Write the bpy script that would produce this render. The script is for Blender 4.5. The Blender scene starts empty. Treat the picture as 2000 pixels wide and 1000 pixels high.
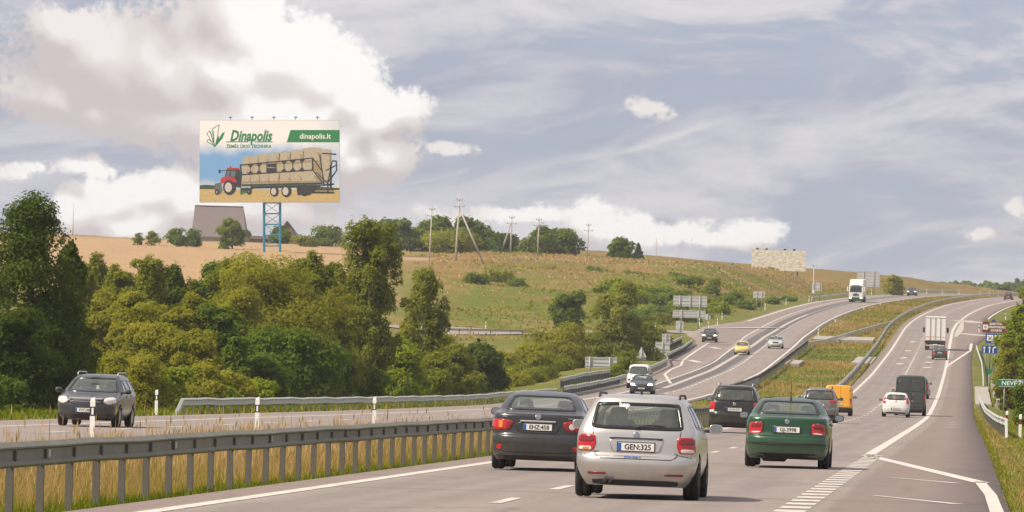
import bpy, bmesh, math, random
import numpy as np
from mathutils import Vector, Matrix
from mathutils.bvhtree import BVHTree

random.seed(7); RNG = np.random.default_rng(7)
C = bpy.context.scene.collection
SC = bpy.context.scene
F = 12000.0                       # focal length in pixels of the 2000 px wide photograph
EYE = 1.65

# ------------------------------------------------------------------ camera
cam_d = bpy.data.cameras.new('camera'); cam = bpy.data.objects.new('camera', cam_d); C.objects.link(cam)
cam.location = (0, 0, EYE); cam.rotation_euler = (math.radians(90), math.radians(-1.6), 0)
cam_d.sensor_width = 36; cam_d.lens = 36 * F / 2000
cam_d.shift_x = -0.0004; cam_d.shift_y = 0.1215
cam_d.clip_start = 1; cam_d.clip_end = 20000
SC.camera = cam

# ------------------------------------------------------------------ pixel helpers (roll of 1.6 degrees)
RHO = math.radians(1.6); CR, SR = math.cos(RHO), math.sin(RHO)
def T(u, v):
    x, y = u - 1250, v - 775
    return 1250 + x * CR + y * SR, 775 - x * SR + y * CR

# ------------------------------------------------------------------ light
SUN_EL, SUN_AZ = 48.0, -118.0      # azimuth from +Y (view), negative = left
sd = bpy.data.lights.new('sun', 'SUN'); sun = bpy.data.objects.new('sun', sd); C.objects.link(sun)
sd.energy = 4.5; sd.angle = math.radians(0.6); sd.color = (1.0, 0.885, 0.72)
_el, _az = math.radians(SUN_EL), math.radians(SUN_AZ)
sdir = Vector((math.sin(_az) * math.cos(_el), math.cos(_az) * math.cos(_el), math.sin(_el)))
sun.rotation_euler = sdir.to_track_quat('Z', 'Y').to_euler(); sun.location = (0, 0, 200)
SC.view_settings.view_transform = 'Standard'; SC.view_settings.look = 'None'
SC.view_settings.gamma = 1; SC.view_settings.exposure = 0.36; SC.view_settings.use_curve_mapping = False
SC.cycles.use_denoising = True
SC.cycles.max_bounces = 8; SC.cycles.transparent_max_bounces = 16
SC.cycles.sample_clamp_indirect = 4

# ------------------------------------------------------------------ sky
class NG:
    """small node-graph writer"""
    def __init__(s, tree): s.t = tree; s.n = tree.nodes; s.l = tree.links
    def put(s, sock, v):
        if v is None: return
        if isinstance(v, bpy.types.NodeSocket): s.l.new(v, sock)
        else: sock.default_value = v
    def math(s, op, a, b=None, c=None, clamp=False):
        n = s.n.new('ShaderNodeMath'); n.operation = op; n.use_clamp = clamp
        for i, v in enumerate((a, b, c)): s.put(n.inputs[i], v)
        return n.outputs[0]
    def vec(s, op, a, b=None, c=None):
        n = s.n.new('ShaderNodeVectorMath'); n.operation = op
        for i, v in enumerate((a, b, c)): s.put(n.inputs[i], v)
        return n.outputs['Value'] if op in ('LENGTH', 'DOT_PRODUCT', 'DISTANCE') else n.outputs[0]
    def mix(s, f, a, b):
        n = s.n.new('ShaderNodeMix'); n.data_type = 'RGBA'
        s.put(n.inputs[0], f); s.put(n.inputs[6], a); s.put(n.inputs[7], b)
        return n.outputs[2]
    def smooth(s, x, lo, hi, a=0.0, b=1.0):
        n = s.n.new('ShaderNodeMapRange'); n.interpolation_type = 'SMOOTHSTEP'
        for i, v in enumerate((x, lo, hi, a, b)): s.put(n.inputs[i], v)
        return n.outputs[0]
    def noise(s, vec, scale, detail=4, rough=0.55, dim='3D', dist=0.0):
        n = s.n.new('ShaderNodeTexNoise'); n.noise_dimensions = dim
        s.put(n.inputs['Vector'], vec); n.inputs['Scale'].default_value = scale
        n.inputs['Detail'].default_value = detail; n.inputs['Roughness'].default_value = rough
        n.inputs['Distortion'].default_value = dist
        return n.outputs['Fac']
    def comb(s, x, y, z=0.0):
        n = s.n.new('ShaderNodeCombineXYZ')
        for i, v in enumerate((x, y, z)): s.put(n.inputs[i], v)
        return n.outputs[0]
    def sep(s, v):
        n = s.n.new('ShaderNodeSeparateXYZ'); s.put(n.inputs[0], v); return n.outputs
def rgba(c): return (c[0], c[1], c[2], 1.0)
def srgb(r, g, b):
    f = lambda x: x / 255 / 12.92 if x / 255 <= .04045 else ((x / 255 + .055) / 1.055) ** 2.4
    return (f(r), f(g), f(b))

def build_sky():
    w = bpy.data.worlds.new('World'); SC.world = w; w.use_nodes = True
    w.cycles.sampling_method = 'MANUAL'; w.cycles.sample_map_resolution = 512
    t = w.node_tree; g = NG(t); t.nodes.clear()
    out = t.nodes.new('ShaderNodeOutputWorld'); bg = t.nodes.new('ShaderNodeBackground'); bg.inputs[1].default_value = 0.1
    t.links.new(bg.outputs[0], out.inputs[0])
    sky = t.nodes.new('ShaderNodeTexSky'); sky.sky_type = 'NISHITA'; sky.sun_disc = False
    sky.sun_elevation = math.radians(SUN_EL); sky.sun_rotation = math.radians(SUN_AZ)
    tc = t.nodes.new('ShaderNodeTexCoord')
    d = g.vec('NORMALIZE', tc.outputs['Generated']); x, y, z = g.sep(d)
    a = g.math('MULTIPLY', g.math('ARCTAN2', x, y), 12.0)          # thousandths of a pixel of heading
    e = g.math('MULTIPLY', g.math('ARCSINE', z), 12.0)             # and of elevation
    p = g.comb(a, e, 0.0)
    def ae(u, v):
        q = T(u, v); return (q[0] - 1000) / 1000, (750 - q[1]) / 1000
    blobs = [(470, 50, 120, 100), (560, 110, 125, 85), (640, 150, 110, 75), (690, 190, 80, 60), (430, 140, 120, 90), (790, 210, 58, 36),
             (745, 235, 80, 45), (560, 215, 160, 70), (745, 300, 78, 55), (680, 325, 90, 55), (640, 290, 120, 70),
             (200, 110, 190, 110), (110, 190, 110, 65), (330, 150, 160, 130), (140, 50, 110, 50), (330, 235, 210, 55), (500, 275, 200, 55),
             (180, 225, 60, 40),
             (205, 395, 75, 55), (265, 375, 75, 45), (335, 355, 70, 45), (240, 440, 150, 50), (160, 425, 60, 50), (380, 400, 120, 60), (500, 410, 170, 45),
             (1150, 432, 55, 42), (1230, 445, 95, 36), (1320, 450, 75, 24), (1478, 458, 52, 22), (1420, 470, 80, 14),
             (1280, 217, 36, 13), (170, 325, 62, 16), (20, 335, 55, 15), (885, 298, 30, 9), (1010, 415, 150, 14), (1930, 465, 34, 7), (1990, 405, 26, 20)]
    def density(pp, fine=True):
        wv = g.noise(pp, 5.5, 2, .5); wv2 = g.noise(g.vec('ADD', pp, (7.3, 2.1, 0)), 5.5, 2, .5)
        q = g.vec('ADD', pp, g.comb(g.math('MULTIPLY_ADD', wv, .10, -.05), g.math('MULTIPLY_ADD', wv2, .08, -.04)))
        base = None
        for (u, v, ru, rv) in blobs:
            a0, e0 = ae(u, v); ia, ie = 1000 / ru, 1000 / rv; k_ = min(1.0, max(.40, (rv / 60) ** .6))
            L = g.vec('LENGTH', g.vec('MULTIPLY_ADD', q, (ia, ie, 0), (-a0 * ia, -e0 * ie, 0))); L = g.math('MULTIPLY_ADD', L, -k_, k_ * (1.0 if rv > 30 else 1.15))
            if base is None: base = L
            else:
                n = t.nodes.new('ShaderNodeMath'); n.operation = 'SMOOTH_MAX'; g.put(n.inputs[0], base); g.put(n.inputs[1], L); n.inputs[2].default_value = .2; base = n.outputs[0]
        # the same sort of clouds go on all round, outside the part of the sky listed above
        away = g.math('MAXIMUM', g.smooth(g.math('ABSOLUTE', a), 1.1, 1.7), g.smooth(e, .85, 1.3))
        far = g.math('MULTIPLY_ADD', g.noise(g.vec('MULTIPLY', pp, (1, 1.6, 1)), .85, 3, .5), 5.2, -2.9)
        base = g.math('MAXIMUM', base, g.math('MULTIPLY', g.math('SUBTRACT', far, g.math('MULTIPLY_ADD', away, -3.0, 3.0)), 1.0))
        fb = g.noise(pp, 8.0, 8 if fine else 3, .60 if fine else .45)
        if not fine: return g.math('ADD', base, g.math('MULTIPLY_ADD', fb, 1.15, -.50))
        f2 = g.noise(g.vec('ADD', pp, (3.1, 1.7, 0)), 30.0, 6, .62)
        return g.math('ADD', base, g.math('ADD', g.math('MULTIPLY_ADD', fb, 1.15, -.50), g.math('ADD', g.math('MULTIPLY_ADD', f2, .9, -.45), g.math('MULTIPLY_ADD', g.noise(pp, 75.0, 5, .62), .7, -.36))))
    D0 = density(p); D2 = density(p, False); D1 = density(g.vec('ADD', p, (.022, .050, 0)), False)
    cov = g.smooth(D0, -.16, .26)
    lit = g.math('MULTIPLY_ADD', g.math('MULTIPLY_ADD', D0, .25, g.math('SUBTRACT', g.math('MULTIPLY', D2, .75), D1)), .95, .48, clamp=True)
    lit = g.math('MULTIPLY_ADD', g.math('SUBTRACT', g.noise(p, 3.2, 4, .5), .5), .55, lit, clamp=True)
    # big dull cloud mass to the left, whiter one to the right
    ax, ex = ae(600, 150)
    near = g.smooth(g.vec('LENGTH', g.vec('MULTIPLY_ADD', p, (4.4, 5.2, 0), (-ax * 4.4, -ex * 5.2, 0))), .35, 1.35, 1.0, 0.0)
    a2, e2 = ae(250, 380)
    near2 = g.smooth(g.vec('LENGTH', g.vec('MULTIPLY_ADD', p, (5.0, 9.0, 0), (-a2 * 5.0, -e2 * 9.0, 0))), .3, 1.4, 1.0, 0.0)
    a3, e3 = ae(1250, 435); near3 = g.smooth(g.vec('LENGTH', g.vec('MULTIPLY_ADD', p, (3.2, 12.0, 0), (-a3 * 3.2, -e3 * 12.0, 0))), .4, 1.2, .8, 0.0); near2 = g.math('MAXIMUM', near2, near3)
    lit = g.math('ADD', lit, g.math('MULTIPLY_ADD', g.math('MAXIMUM', near, g.math('MULTIPLY', near2, .85)), .72, -.38), clamp=True)
    K = 8.3
    k = lambda c: rgba([v * K for v in srgb(*c)])
    cloud = g.mix(g.smooth(lit, .02, .45), k((204, 194, 194)), k((228, 220, 217)))
    cloud = g.mix(g.smooth(lit, .42, .85), cloud, k((255, 252, 249)))
    # thin veil, stretched sideways and rising gently to the right
    pr = g.comb(g.math('MULTIPLY_ADD', e, .35, a), g.math('MULTIPLY_ADD', a, -.12, e), 1.7)
    v1 = g.noise(g.vec('MULTIPLY', pr, (1.0, 3.4, 1)), 1.7, 8, .60, dist=.8)
    v2 = g.noise(g.vec('MULTIPLY', pr, (1.0, 5.0, 1)), 5.0, 7, .66, dist=.6)
    veil = g.math('ADD', g.math('MULTIPLY_ADD', v1, 1.3, -.25), g.math('MULTIPLY', v2, .36))
    lowb = g.smooth(e, .10, .62, .20, .0)
    tuv = g.smooth(g.math('SUBTRACT', e, g.math('MULTIPLY', a, -.06)), .60, .74, 0.0, .16)
    veil = g.math('ADD', veil, g.math('ADD', lowb, tuv))
    base = g.mix(g.smooth(veil, .40, .92), k((162, 168, 188)), k((218, 216, 220)))
    blue = g.mix(.12, g.mix(.75, base, k((164, 175, 198))), sky.outputs[0])
    base = g.mix(g.smooth(v1, .50, .36), base, blue)
    # contrail-like streak
    s0, s1 = ae(1195, 305), ae(1470, 222)
    dx, dy = s1[0] - s0[0], s1[1] - s0[1]; Ls = math.hypot(dx, dy); dx, dy = dx / Ls, dy / Ls
    al = g.math('ADD', g.math('MULTIPLY', g.math('SUBTRACT', a, s0[0]), dx), g.math('MULTIPLY', g.math('SUBTRACT', e, s0[1]), dy))
    pe = g.math('SUBTRACT', g.math('MULTIPLY', g.math('SUBTRACT', e, s0[1]), dx), g.math('MULTIPLY', g.math('SUBTRACT', a, s0[0]), dy))
    pe = g.math('ADD', pe, g.math('MULTIPLY_ADD', g.noise(p, 16, 4, .6), .030, -.018))
    st = g.math('MULTIPLY', g.smooth(g.math('ABSOLUTE', pe), .001, .011, 1, 0), g.math('MULTIPLY', g.smooth(al, 0.0, .05), g.smooth(al, .17, .30, 1, 0)))
    base = g.mix(g.math('MULTIPLY', st, .55), base, k((222, 219, 222)))
    col = g.mix(cov, base, cloud)
    t.links.new(col, bg.inputs[0])
build_sky()

# ------------------------------------------------------------------ materials
MATS = {}
def mat(name, col, rough=.8, metal=0.0, var=.12, scale=6.0, bump=0.0, coat=0.0, spec=.5, coords='Object', emit=None):
    if name in MATS: return MATS[name]
    m = bpy.data.materials.new(name); m.use_nodes = True; t = m.node_tree; g = NG(t)
    b = t.nodes['Principled BSDF']; b.inputs['Roughness'].default_value = rough; b.inputs['Metallic'].default_value = metal
    b.inputs['Coat Weight'].default_value = coat; b.inputs['Coat Roughness'].default_value = .05; b.inputs['Specular IOR Level'].default_value = spec
    if var > 0:
        tc = t.nodes.new('ShaderNodeTexCoord'); nz = g.noise(tc.outputs[coords], scale, 5, .6)
        c = g.mix(nz, rgba([v * (1 - var) for v in col]), rgba([min(1, v * (1 + var)) for v in col])); t.links.new(c, b.inputs['Base Color'])
        if bump:
            bn = t.nodes.new('ShaderNodeBump'); bn.inputs['Strength'].default_value = bump; bn.inputs['Distance'].default_value = .05
            t.links.new(nz, bn.inputs['Height']); t.links.new(bn.outputs[0], b.inputs['Normal'])
    else: b.inputs['Base Color'].default_value = rgba(col)
    if emit: b.inputs['Emission Color'].default_value = rgba(emit[0]); b.inputs['Emission Strength'].default_value = emit[1]
    MATS[name] = m; return m

def paint(name, col, metal=.35, rough=.38):
    """car paint with a film of road dust that is thicker low down"""
    if name in MATS: return MATS[name]
    m = bpy.data.materials.new(name); m.use_nodes = True; t = m.node_tree; g = NG(t); b = t.nodes['Principled BSDF']
    tc = t.nodes.new('ShaderNodeTexCoord'); ob = tc.outputs['Object']; x, y, z = g.sep(ob)
    dust = g.math('MULTIPLY', g.smooth(z, .15, .75, .45, .10), g.math('MULTIPLY_ADD', g.noise(ob, 5, 6, .65), 1.2, .1), clamp=True)
    t.links.new(g.mix(dust, rgba(col), rgba((.16, .14, .12))), b.inputs['Base Color'])
    t.links.new(g.math('MULTIPLY_ADD', dust, .5, rough), b.inputs['Roughness'])
    b.inputs['Metallic'].default_value = metal; b.inputs['Coat Weight'].default_value = .6; b.inputs['Coat Roughness'].default_value = .12
    MATS[name] = m; return m

def glass_mat(name='car_glass', tint=(.84, .90, .85)):
    if name in MATS: return MATS[name]
    m = bpy.data.materials.new(name); m.use_nodes = True; t = m.node_tree; t.nodes.clear(); g = NG(t)
    o = t.nodes.new('ShaderNodeOutputMaterial'); tr = t.nodes.new('ShaderNodeBsdfTransparent'); tr.inputs[0].default_value = rgba(tint)
    gl = t.nodes.new('ShaderNodeBsdfGlossy'); gl.inputs['Roughness'].default_value = .04; gl.inputs[0].default_value = (.9, .95, .95, 1)
    df = t.nodes.new('ShaderNodeBsdfDiffuse'); df.inputs[0].default_value = (.40, .43, .37, 1)      # dust on the pane
    lw = t.nodes.new('ShaderNodeFresnel'); gm = t.nodes.new('ShaderNodeNewGeometry'); t.links.new(g.math('MULTIPLY_ADD', gm.outputs['Backfacing'], -.8333, 1.5), lw.inputs[0])
    mx = t.nodes.new('ShaderNodeMixShader'); m2 = t.nodes.new('ShaderNodeMixShader')
    tc = t.nodes.new('ShaderNodeTexCoord')
    t.links.new(g.math('MULTIPLY_ADD', g.noise(tc.outputs['Object'], 3, 4, .6), .16, .04), m2.inputs[0])
    t.links.new(tr.outputs[0], m2.inputs[1]); t.links.new(df.outputs[0], m2.inputs[2])
    t.links.new(g.math('MULTIPLY_ADD', lw.outputs[0], 1.0, .05, clamp=True), mx.inputs[0])
    t.links.new(m2.outputs[0], mx.inputs[1]); t.links.new(gl.outputs[0], mx.inputs[2]); t.links.new(mx.outputs[0], o.inputs[0])
    MATS[name] = m; return m

# ------------------------------------------------------------------ object helpers
def mesh_obj(name, verts, faces, mats, parent=None, smooth=False, midx=None, loc=None):
    me = bpy.data.meshes.new(name); me.from_pydata([tuple(v) for v in verts], [], [tuple(f) for f in faces])
    for m in (mats if isinstance(mats, (list, tuple)) else [mats]): me.materials.append(m)
    if midx is not None: me.polygons.foreach_set('material_index', np.asarray(midx, dtype=np.int32))
    if smooth: me.polygons.foreach_set('use_smooth', np.ones(len(me.polygons), dtype=bool))
    me.update(); return link(name, me, parent, loc)
def link(name, data, parent=None, loc=None):
    o = bpy.data.objects.new(name, data); C.objects.link(o)
    if parent is not None: o.parent = parent
    if loc is not None: o.location = loc
    return o
def tag(o, label, cat, group=None):
    o['label'] = label; o['category'] = cat
    if group: o['group'] = group
    return o
def thing(name, label, cat, loc, rotz=0.0, group=None, pitch=0.0):
    o = bpy.data.objects.new(name, None); o.empty_display_size = .3; C.objects.link(o)
    o.location = loc; o.rotation_euler = (0, pitch, rotz); return tag(o, label, cat, group)
def struct(o): o['kind'] = 'structure'; return o

class MB:
    """collects simple shapes into one mesh"""
    def __init__(s): s.v = []; s.f = []; s.m = []; s.cm = 0
    def add(s, verts, faces):
        k = len(s.v); s.v += [tuple(q) for q in verts]; s.f += [tuple(i + k for i in f) for f in faces]; s.m += [s.cm] * len(faces); return s
    def box(s, c, d, bev=0.0, M=None):
        x, y, z = [q / 2 for q in d]; b = min(bev, x * .9, y * .9, z * .9)
        if b <= 0:
            vs = [(i * x, j * y, k * z) for i in (-1, 1) for j in (-1, 1) for k in (-1, 1)]
            fs = [(0, 1, 3, 2), (4, 6, 7, 5), (0, 4, 5, 1), (2, 3, 7, 6), (0, 2, 6, 4), (1, 5, 7, 3)]
        else:
            vs = []; fs = []; idx = {}
            for i in (-1, 1):
                for j in (-1, 1):
                    for k in (-1, 1):
                        for ax in range(3):
                            q = [i * (x - b), j * (y - b), k * (z - b)]; q[ax] = (i, j, k)[ax] * (x, y, z)[ax]
                            idx[i, j, k, ax] = len(vs); vs.append(tuple(q))
            for ax in range(3):
                o1, o2 = [q for q in range(3) if q != ax]
                for sg in (-1, 1):
                    fc = []
                    for (p, q) in ((-1, -1), (1, -1), (1, 1), (-1, 1)):
                        t = [0, 0, 0]; t[ax] = sg; t[o1] = p; t[o2] = q; fc.append(idx[t[0], t[1], t[2], ax])
                    fs.append(tuple(fc) if (sg > 0) == (ax != 1) else tuple(fc[::-1]))
            for ax in range(3):                       # edge strips run along ax
                o1, o2 = [q for q in range(3) if q != ax]
                for p in (-1, 1):
                    for q in (-1, 1):
                        def key(sg, a): t = [0, 0, 0]; t[ax] = sg; t[o1] = p; t[o2] = q; return idx[t[0], t[1], t[2], a]
                        fs.append((key(-1, o1), key(1, o1), key(1, o2), key(-1, o2)))
            for i in (-1, 1):
                for j in (-1, 1):
                    for k in (-1, 1): fs.append((idx[i, j, k, 0], idx[i, j, k, 1], idx[i, j, k, 2]))
        if M is not None: vs = [tuple(M @ Vector(q)) for q in vs]
        return s.add([(q[0] + c[0], q[1] + c[1], q[2] + c[2]) for q in vs], fs)
    def tube(s, pts, rad, n=6, cap=True):
        pts = [Vector(q) for q in pts]; rad = rad if isinstance(rad, (list, tuple)) else [rad] * len(pts); vs = []; fs = []
        for i, q in enumerate(pts):
            d = (pts[min(i + 1, len(pts) - 1)] - pts[max(i - 1, 0)]).normalized()
            a = d.orthogonal().normalized() if abs(d.z) > .9 else d.cross(Vector((0, 0, 1))).normalized(); b = d.cross(a)
            for k in range(n):
                th = 2 * math.pi * k / n; vs.append(q + (a * math.cos(th) + b * math.sin(th)) * rad[i])
        for i in range(len(pts) - 1):
            for k in range(n): fs.append((i * n + k, i * n + (k + 1) % n, (i + 1) * n + (k + 1) % n, (i + 1) * n + k))
        if cap: fs.append(tuple(range(n))[::-1]); fs.append(tuple(range((len(pts) - 1) * n, len(pts) * n)))
        return s.add(vs, fs)
    def prism(s, poly, axis, lo, hi):
        """polygon of 2d points pushed along an axis: 'x' takes (y,z), 'y' takes (x,z), 'z' takes (x,y)"""
        mk = {'x': lambda p, h: (h, p[0], p[1]), 'y': lambda p, h: (p[0], h, p[1]), 'z': lambda p, h: (p[0], p[1], h)}[axis]
        n = len(poly); vs = [mk(p, lo) for p in poly] + [mk(p, hi) for p in poly]
        fs = [tuple(range(n))[::-1], tuple(range(n, 2 * n))] + [(i, (i + 1) % n, n + (i + 1) % n, n + i) for i in range(n)]
        return s.add(vs, fs)
    def lathe(s, prof, n=24, M=None):
        """profile of (r, h) turned round the local y axis"""
        vs = []; fs = []
        for k in range(n):
            th = 2 * math.pi * k / n
            for (r, h) in prof: vs.append(Vector((r * math.cos(th), h, r * math.sin(th))))
        m = len(prof)
        for k in range(n):
            for i in range(m - 1): fs.append((k * m + i, k * m + i + 1, ((k + 1) % n) * m + i + 1, ((k + 1) % n) * m + i))
        if M is not None: vs = [M @ v for v in vs]
        return s.add(vs, fs)
    def build(s, name, mats, parent=None, smooth=False, loc=None):
        o = mesh_obj(name, s.v, s.f, mats, parent, smooth, s.m if isinstance(mats, (list, tuple)) and len(mats) > 1 else None, loc)
        bm = bmesh.new(); bm.from_mesh(o.data); bmesh.ops.recalc_face_normals(bm, faces=bm.faces); bm.to_mesh(o.data); bm.free(); return o

def text_obj(name, body, size, m, parent, mtx, shear=0.0, bold=0.0, ext=.002, ax='CENTER', sx=1.0):
    cu = bpy.data.curves.new(name, 'FONT'); cu.body = body; cu.size = size; cu.align_x = ax; cu.align_y = 'CENTER'
    cu.shear = shear; cu.offset = bold; cu.extrude = ext; cu.resolution_u = 2; cu.materials.append(m)
    tmp = bpy.data.objects.new(name, cu); C.objects.link(tmp); bpy.context.view_layer.update(); me = bpy.data.meshes.new_from_object(tmp.evaluated_get(bpy.context.evaluated_depsgraph_get())); bpy.data.objects.remove(tmp); me.name = name
    o = link(name, me, parent); o.matrix_local = mtx @ Matrix.Diagonal((sx, 1, 1, 1)); return o
REAR_M = Matrix(((0, 0, -1), (-1, 0, 0), (0, 1, 0)))       # text seen from behind a car whose nose is +x
FRONT_M = Matrix(((0, 0, 1), (1, 0, 0), (0, 1, 0)))
FACE_M = Matrix(((1, 0, 0), (0, 0, -1), (0, 1, 0)))        # text facing -y
def at4(M3, loc): return Matrix.Translation(loc) @ M3.to_4x4()

# ------------------------------------------------------------------ road and terrain
PY = np.array([-200, 0, 300, 380, 450, 500, 600, 700, 750, 850, 1000, 1080, 1200, 1300, 1400, 1500, 1650, 2000, 2500, 6000.])
PZ = np.array([0, 0, 0, .1, .75, 1.35, 3.2, 5.6, 6.85, 9.7, 14.5, 17, 20.2, 22.4, 24.3, 25.8, 26.5, 25, 24, 20.])
_yy = np.arange(-200, 6001, 1.0); _zz = np.interp(_yy, PY, PZ)
_kern = np.hanning(61); _kern /= _kern.sum(); _pad = np.pad(_zz, 30, mode='edge'); _zs = np.convolve(_pad, _kern, 'valid')
def ZP(Y): return np.interp(Y, _yy, _zs)
def AX(Y):
    Y = np.asarray(Y, float); q = np.clip(Y - 850, 0, 750)
    return .07433 * Y + 9.8e-5 * q ** 2 + np.clip(Y - 1600, 0, None) * 2 * 9.8e-5 * 750
def tl(Y, pts): return np.interp(Y, [p[0] for p in pts], [p[1] for p in pts])
R_LEFT, R_RIGHT = -9.5, -2.5
def t_Rl(Y): return -10.35 + 0 * Y                                             # asphalt edges of the two carriageways
def t_Rr(Y): return tl(Y, [(0, .65), (200, .6), (400, .35), (700, .2), (760, .4), (800, 1.2), (850, 2.6), (900, 2.2), (960, 1.4), (1100, 1.8), (1500, 1.8)])
def t_Lright(Y): return tl(Y, [(0, -20.2), (200, -20.2), (480, -19.8), (600, -20.2), (700, -21), (800, -21.8), (1000, -21.8), (1200, -21.2)])
def t_Lleft(Y): return tl(Y, [(0, -26.6), (500, -26.3), (640, -26.6), (730, -28.1), (800, -29.3), (940, -29.4), (1200, -29.0)])
def t_Ldash(Y): return (t_Lright(Y) + t_Lleft(Y)) / 2 - .05
def t_Lr(Y): return t_Lright(Y) + .7
def t_Ll(Y): return tl(Y, [(0, -29), (150, -29.2), (230, -29.6), (400, -29.6), (450, -28.8), (521, -29.6), (665, -32), (740, -33), (770, -34.5), (800, -37), (860, -37), (897, -33.6), (945, -33), (1082, -32.8), (1200, -32), (1500, -31.5)])
def G(u, v):
    """point of the road surface seen at a pixel of the photograph: (X, Y, t)"""
    a, b = T(u, v); Y = np.arange(40, 1500, .5); V = 750 - F * (ZP(Y) - EYE) / Y; i = int(np.argmax(V <= b)); Y = float(Y[i])
    X = (a - 1000) * Y / F; return X, Y, X - float(AX(Y))
def PX(u, v, Y):
    a, b = T(u, v); return Vector(((a - 1000) * Y / F, Y, EYE + (750 - b) * Y / F))
def heading(Y): return math.atan2(float(AX(Y + 2) - AX(Y - 2)), 4.0)
def slope(Y): return math.atan2(float(ZP(Y + 3) - ZP(Y - 3)), 6.0)
def road_pt(t, Y, dz=0.0): return Vector((float(AX(Y)) + t, Y, float(ZP(Y)) + dz))

# natural ground left of the road: control points (photo pixel, distance), smooth surface through them
_cp = []
for (x, y, z) in [(-60, 120, -.6), (-30, 60, -.4), (-40, 300, -1.0), (-90, 300, -1.4), (-10, 470, -1.2), (-60, 470, -1.8), (-140, 450, -1.5), (0, 560, .6), (-60, 600, .8), (-140, 600, 1.5),
                  (-10, 690, 4.0), (-80, 700, 6.5), (-150, 700, 8.5), (-200, 300, -1), (-300, 700, 9), (-300, 1000, 26), (-300, 1500, 37),
                  (-300, 2500, 30), (0, 2500, 30), (300, 2500, 26), (600, 2500, 22), (0, 4500, 20), (20, 600, 2.4), (15, 500, .3), (-200, 20, -.5)]: _cp.append((x, y, z))
for (u, v, Y) in [(880, 655, 800), (1060, 655, 800), (1200, 652, 815), (100, 535, 850), (300, 532, 880), (500, 528, 890), (700, 530, 900), (850, 523, 960),
                  (160, 480, 1080), (600, 488, 1100), (850, 503, 1080), (1000, 500, 1100), (1150, 506, 1100), (1280, 512, 1100), (1400, 519, 1080),
                  (160, 468, 1400), (380, 471, 1400), (600, 478, 1400), (850, 488, 1500), (1000, 486, 1500), (1150, 490, 1500), (1280, 501, 1450), (1470, 519, 1400),
                  (900, 605, 880), (1000, 605, 880), (1100, 602, 885), (1250, 596, 890), (1000, 560, 945), (1150, 556, 950), (1250, 550, 960), (1330, 580, 935), (1350, 545, 1000), (1350, 517, 1070),
                  (1450, 575, 1010), (1450, 543, 1060), (1470, 519, 1130), (1550, 566, 1085), (1560, 548, 1115), (1575, 528, 1180), (1640, 562, 1150), (1650, 545, 1215), (1700, 560, 1270), (1760, 566, 1330), (1650, 540, 1500)]:
    _cp.append(tuple(PX(u, v, Y)))
_cp = np.array(_cp); _n = len(_cp)
_A = np.zeros((_n + 3, _n + 3)); _dd = np.hypot(_cp[:, None, 0] - _cp[None, :, 0], _cp[:, None, 1] - _cp[None, :, 1])
_A[:_n, :_n] = _dd + np.eye(_n) * -1.0; _A[:_n, _n] = 1; _A[:_n, _n + 1] = _cp[:, 0] / 100; _A[:_n, _n + 2] = _cp[:, 1] / 100; _A[_n:, :_n] = _A[:_n, _n:].T
_w = np.linalg.solve(_A, np.concatenate([_cp[:, 2], [0, 0, 0]]))
def rbf(X, Y):
    X = np.asarray(X, float); Y = np.asarray(Y, float)
    r = np.hypot(X[..., None] - _cp[:, 0], Y[..., None] - _cp[:, 1])
    return r @ _w[:_n] + _w[_n] + _w[_n + 1] * X / 100 + _w[_n + 2] * Y / 100
def sstep(x, a, b): q = np.clip((x - a) / (b - a), 0, 1); return q * q * (3 - 2 * q)
def hash_noise(X, Y, s):
    X = X / s; Y = Y / s; xi = np.floor(X); yi = np.floor(Y); fx = X - xi; fy = Y - yi; fx = fx * fx * (3 - 2 * fx); fy = fy * fy * (3 - 2 * fy)
    h = lambda a, b: np.modf(np.abs(np.sin(a * 127.1 + b * 311.7) * 43758.5453))[0]
    return (h(xi, yi) * (1 - fx) + h(xi + 1, yi) * fx) * (1 - fy) + (h(xi, yi + 1) * (1 - fx) + h(xi + 1, yi + 1) * fx) * fy - .5
def terrain(X, Y):
    X = np.asarray(X, float); Y = np.asarray(Y, float); t = X - AX(Y); z0 = ZP(Y)
    dl = t_Ll(Y) - t                                             # metres left of the far carriageway
    dr = t - t_Rr(Y)                                             # metres right of the near one
    Yc = np.clip(Y, -100, 4000); nat = rbf(np.clip(X, -500, 600), Yc)
    z = z0 - .05 + 0 * X
    wl = sstep(dl, 3.0, np.where(Y < 700, 16.0, 20.0))
    z = np.where(dl > 0, (z0 - .05) * (1 - wl) + nat * wl + .35 * wl * hash_noise(X, Y, 9.0) * np.where(Y > 700, 2.2, 1), z)
    brook = 3.0 * sstep(dr, 3, 14) * (1 - sstep(np.abs(Y - 480), 60, 180))
    z = np.where(dr > 0, z0 - .05 - .04 * np.clip(dr, 0, 40) - brook - .6 * sstep(dr, 1.5, 6) * (Y > 300) + .12 * hash_noise(X, Y, 4.0) * sstep(dr, 1, 3), z)
    med = (t > t_Lr(Y)) & (t < t_Rl(Y)); c = np.clip((t - t_Lr(Y)) * (t_Rl(Y) - t) / 20.0, 0, 1)
    z = np.where(med, z0 - .05 - .35 * c + .10 * hash_noise(X, Y, 3.0) * c, z)
    return z
def gz(X, Y): return float(terrain(np.array([X]), np.array([Y]))[0])

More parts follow.
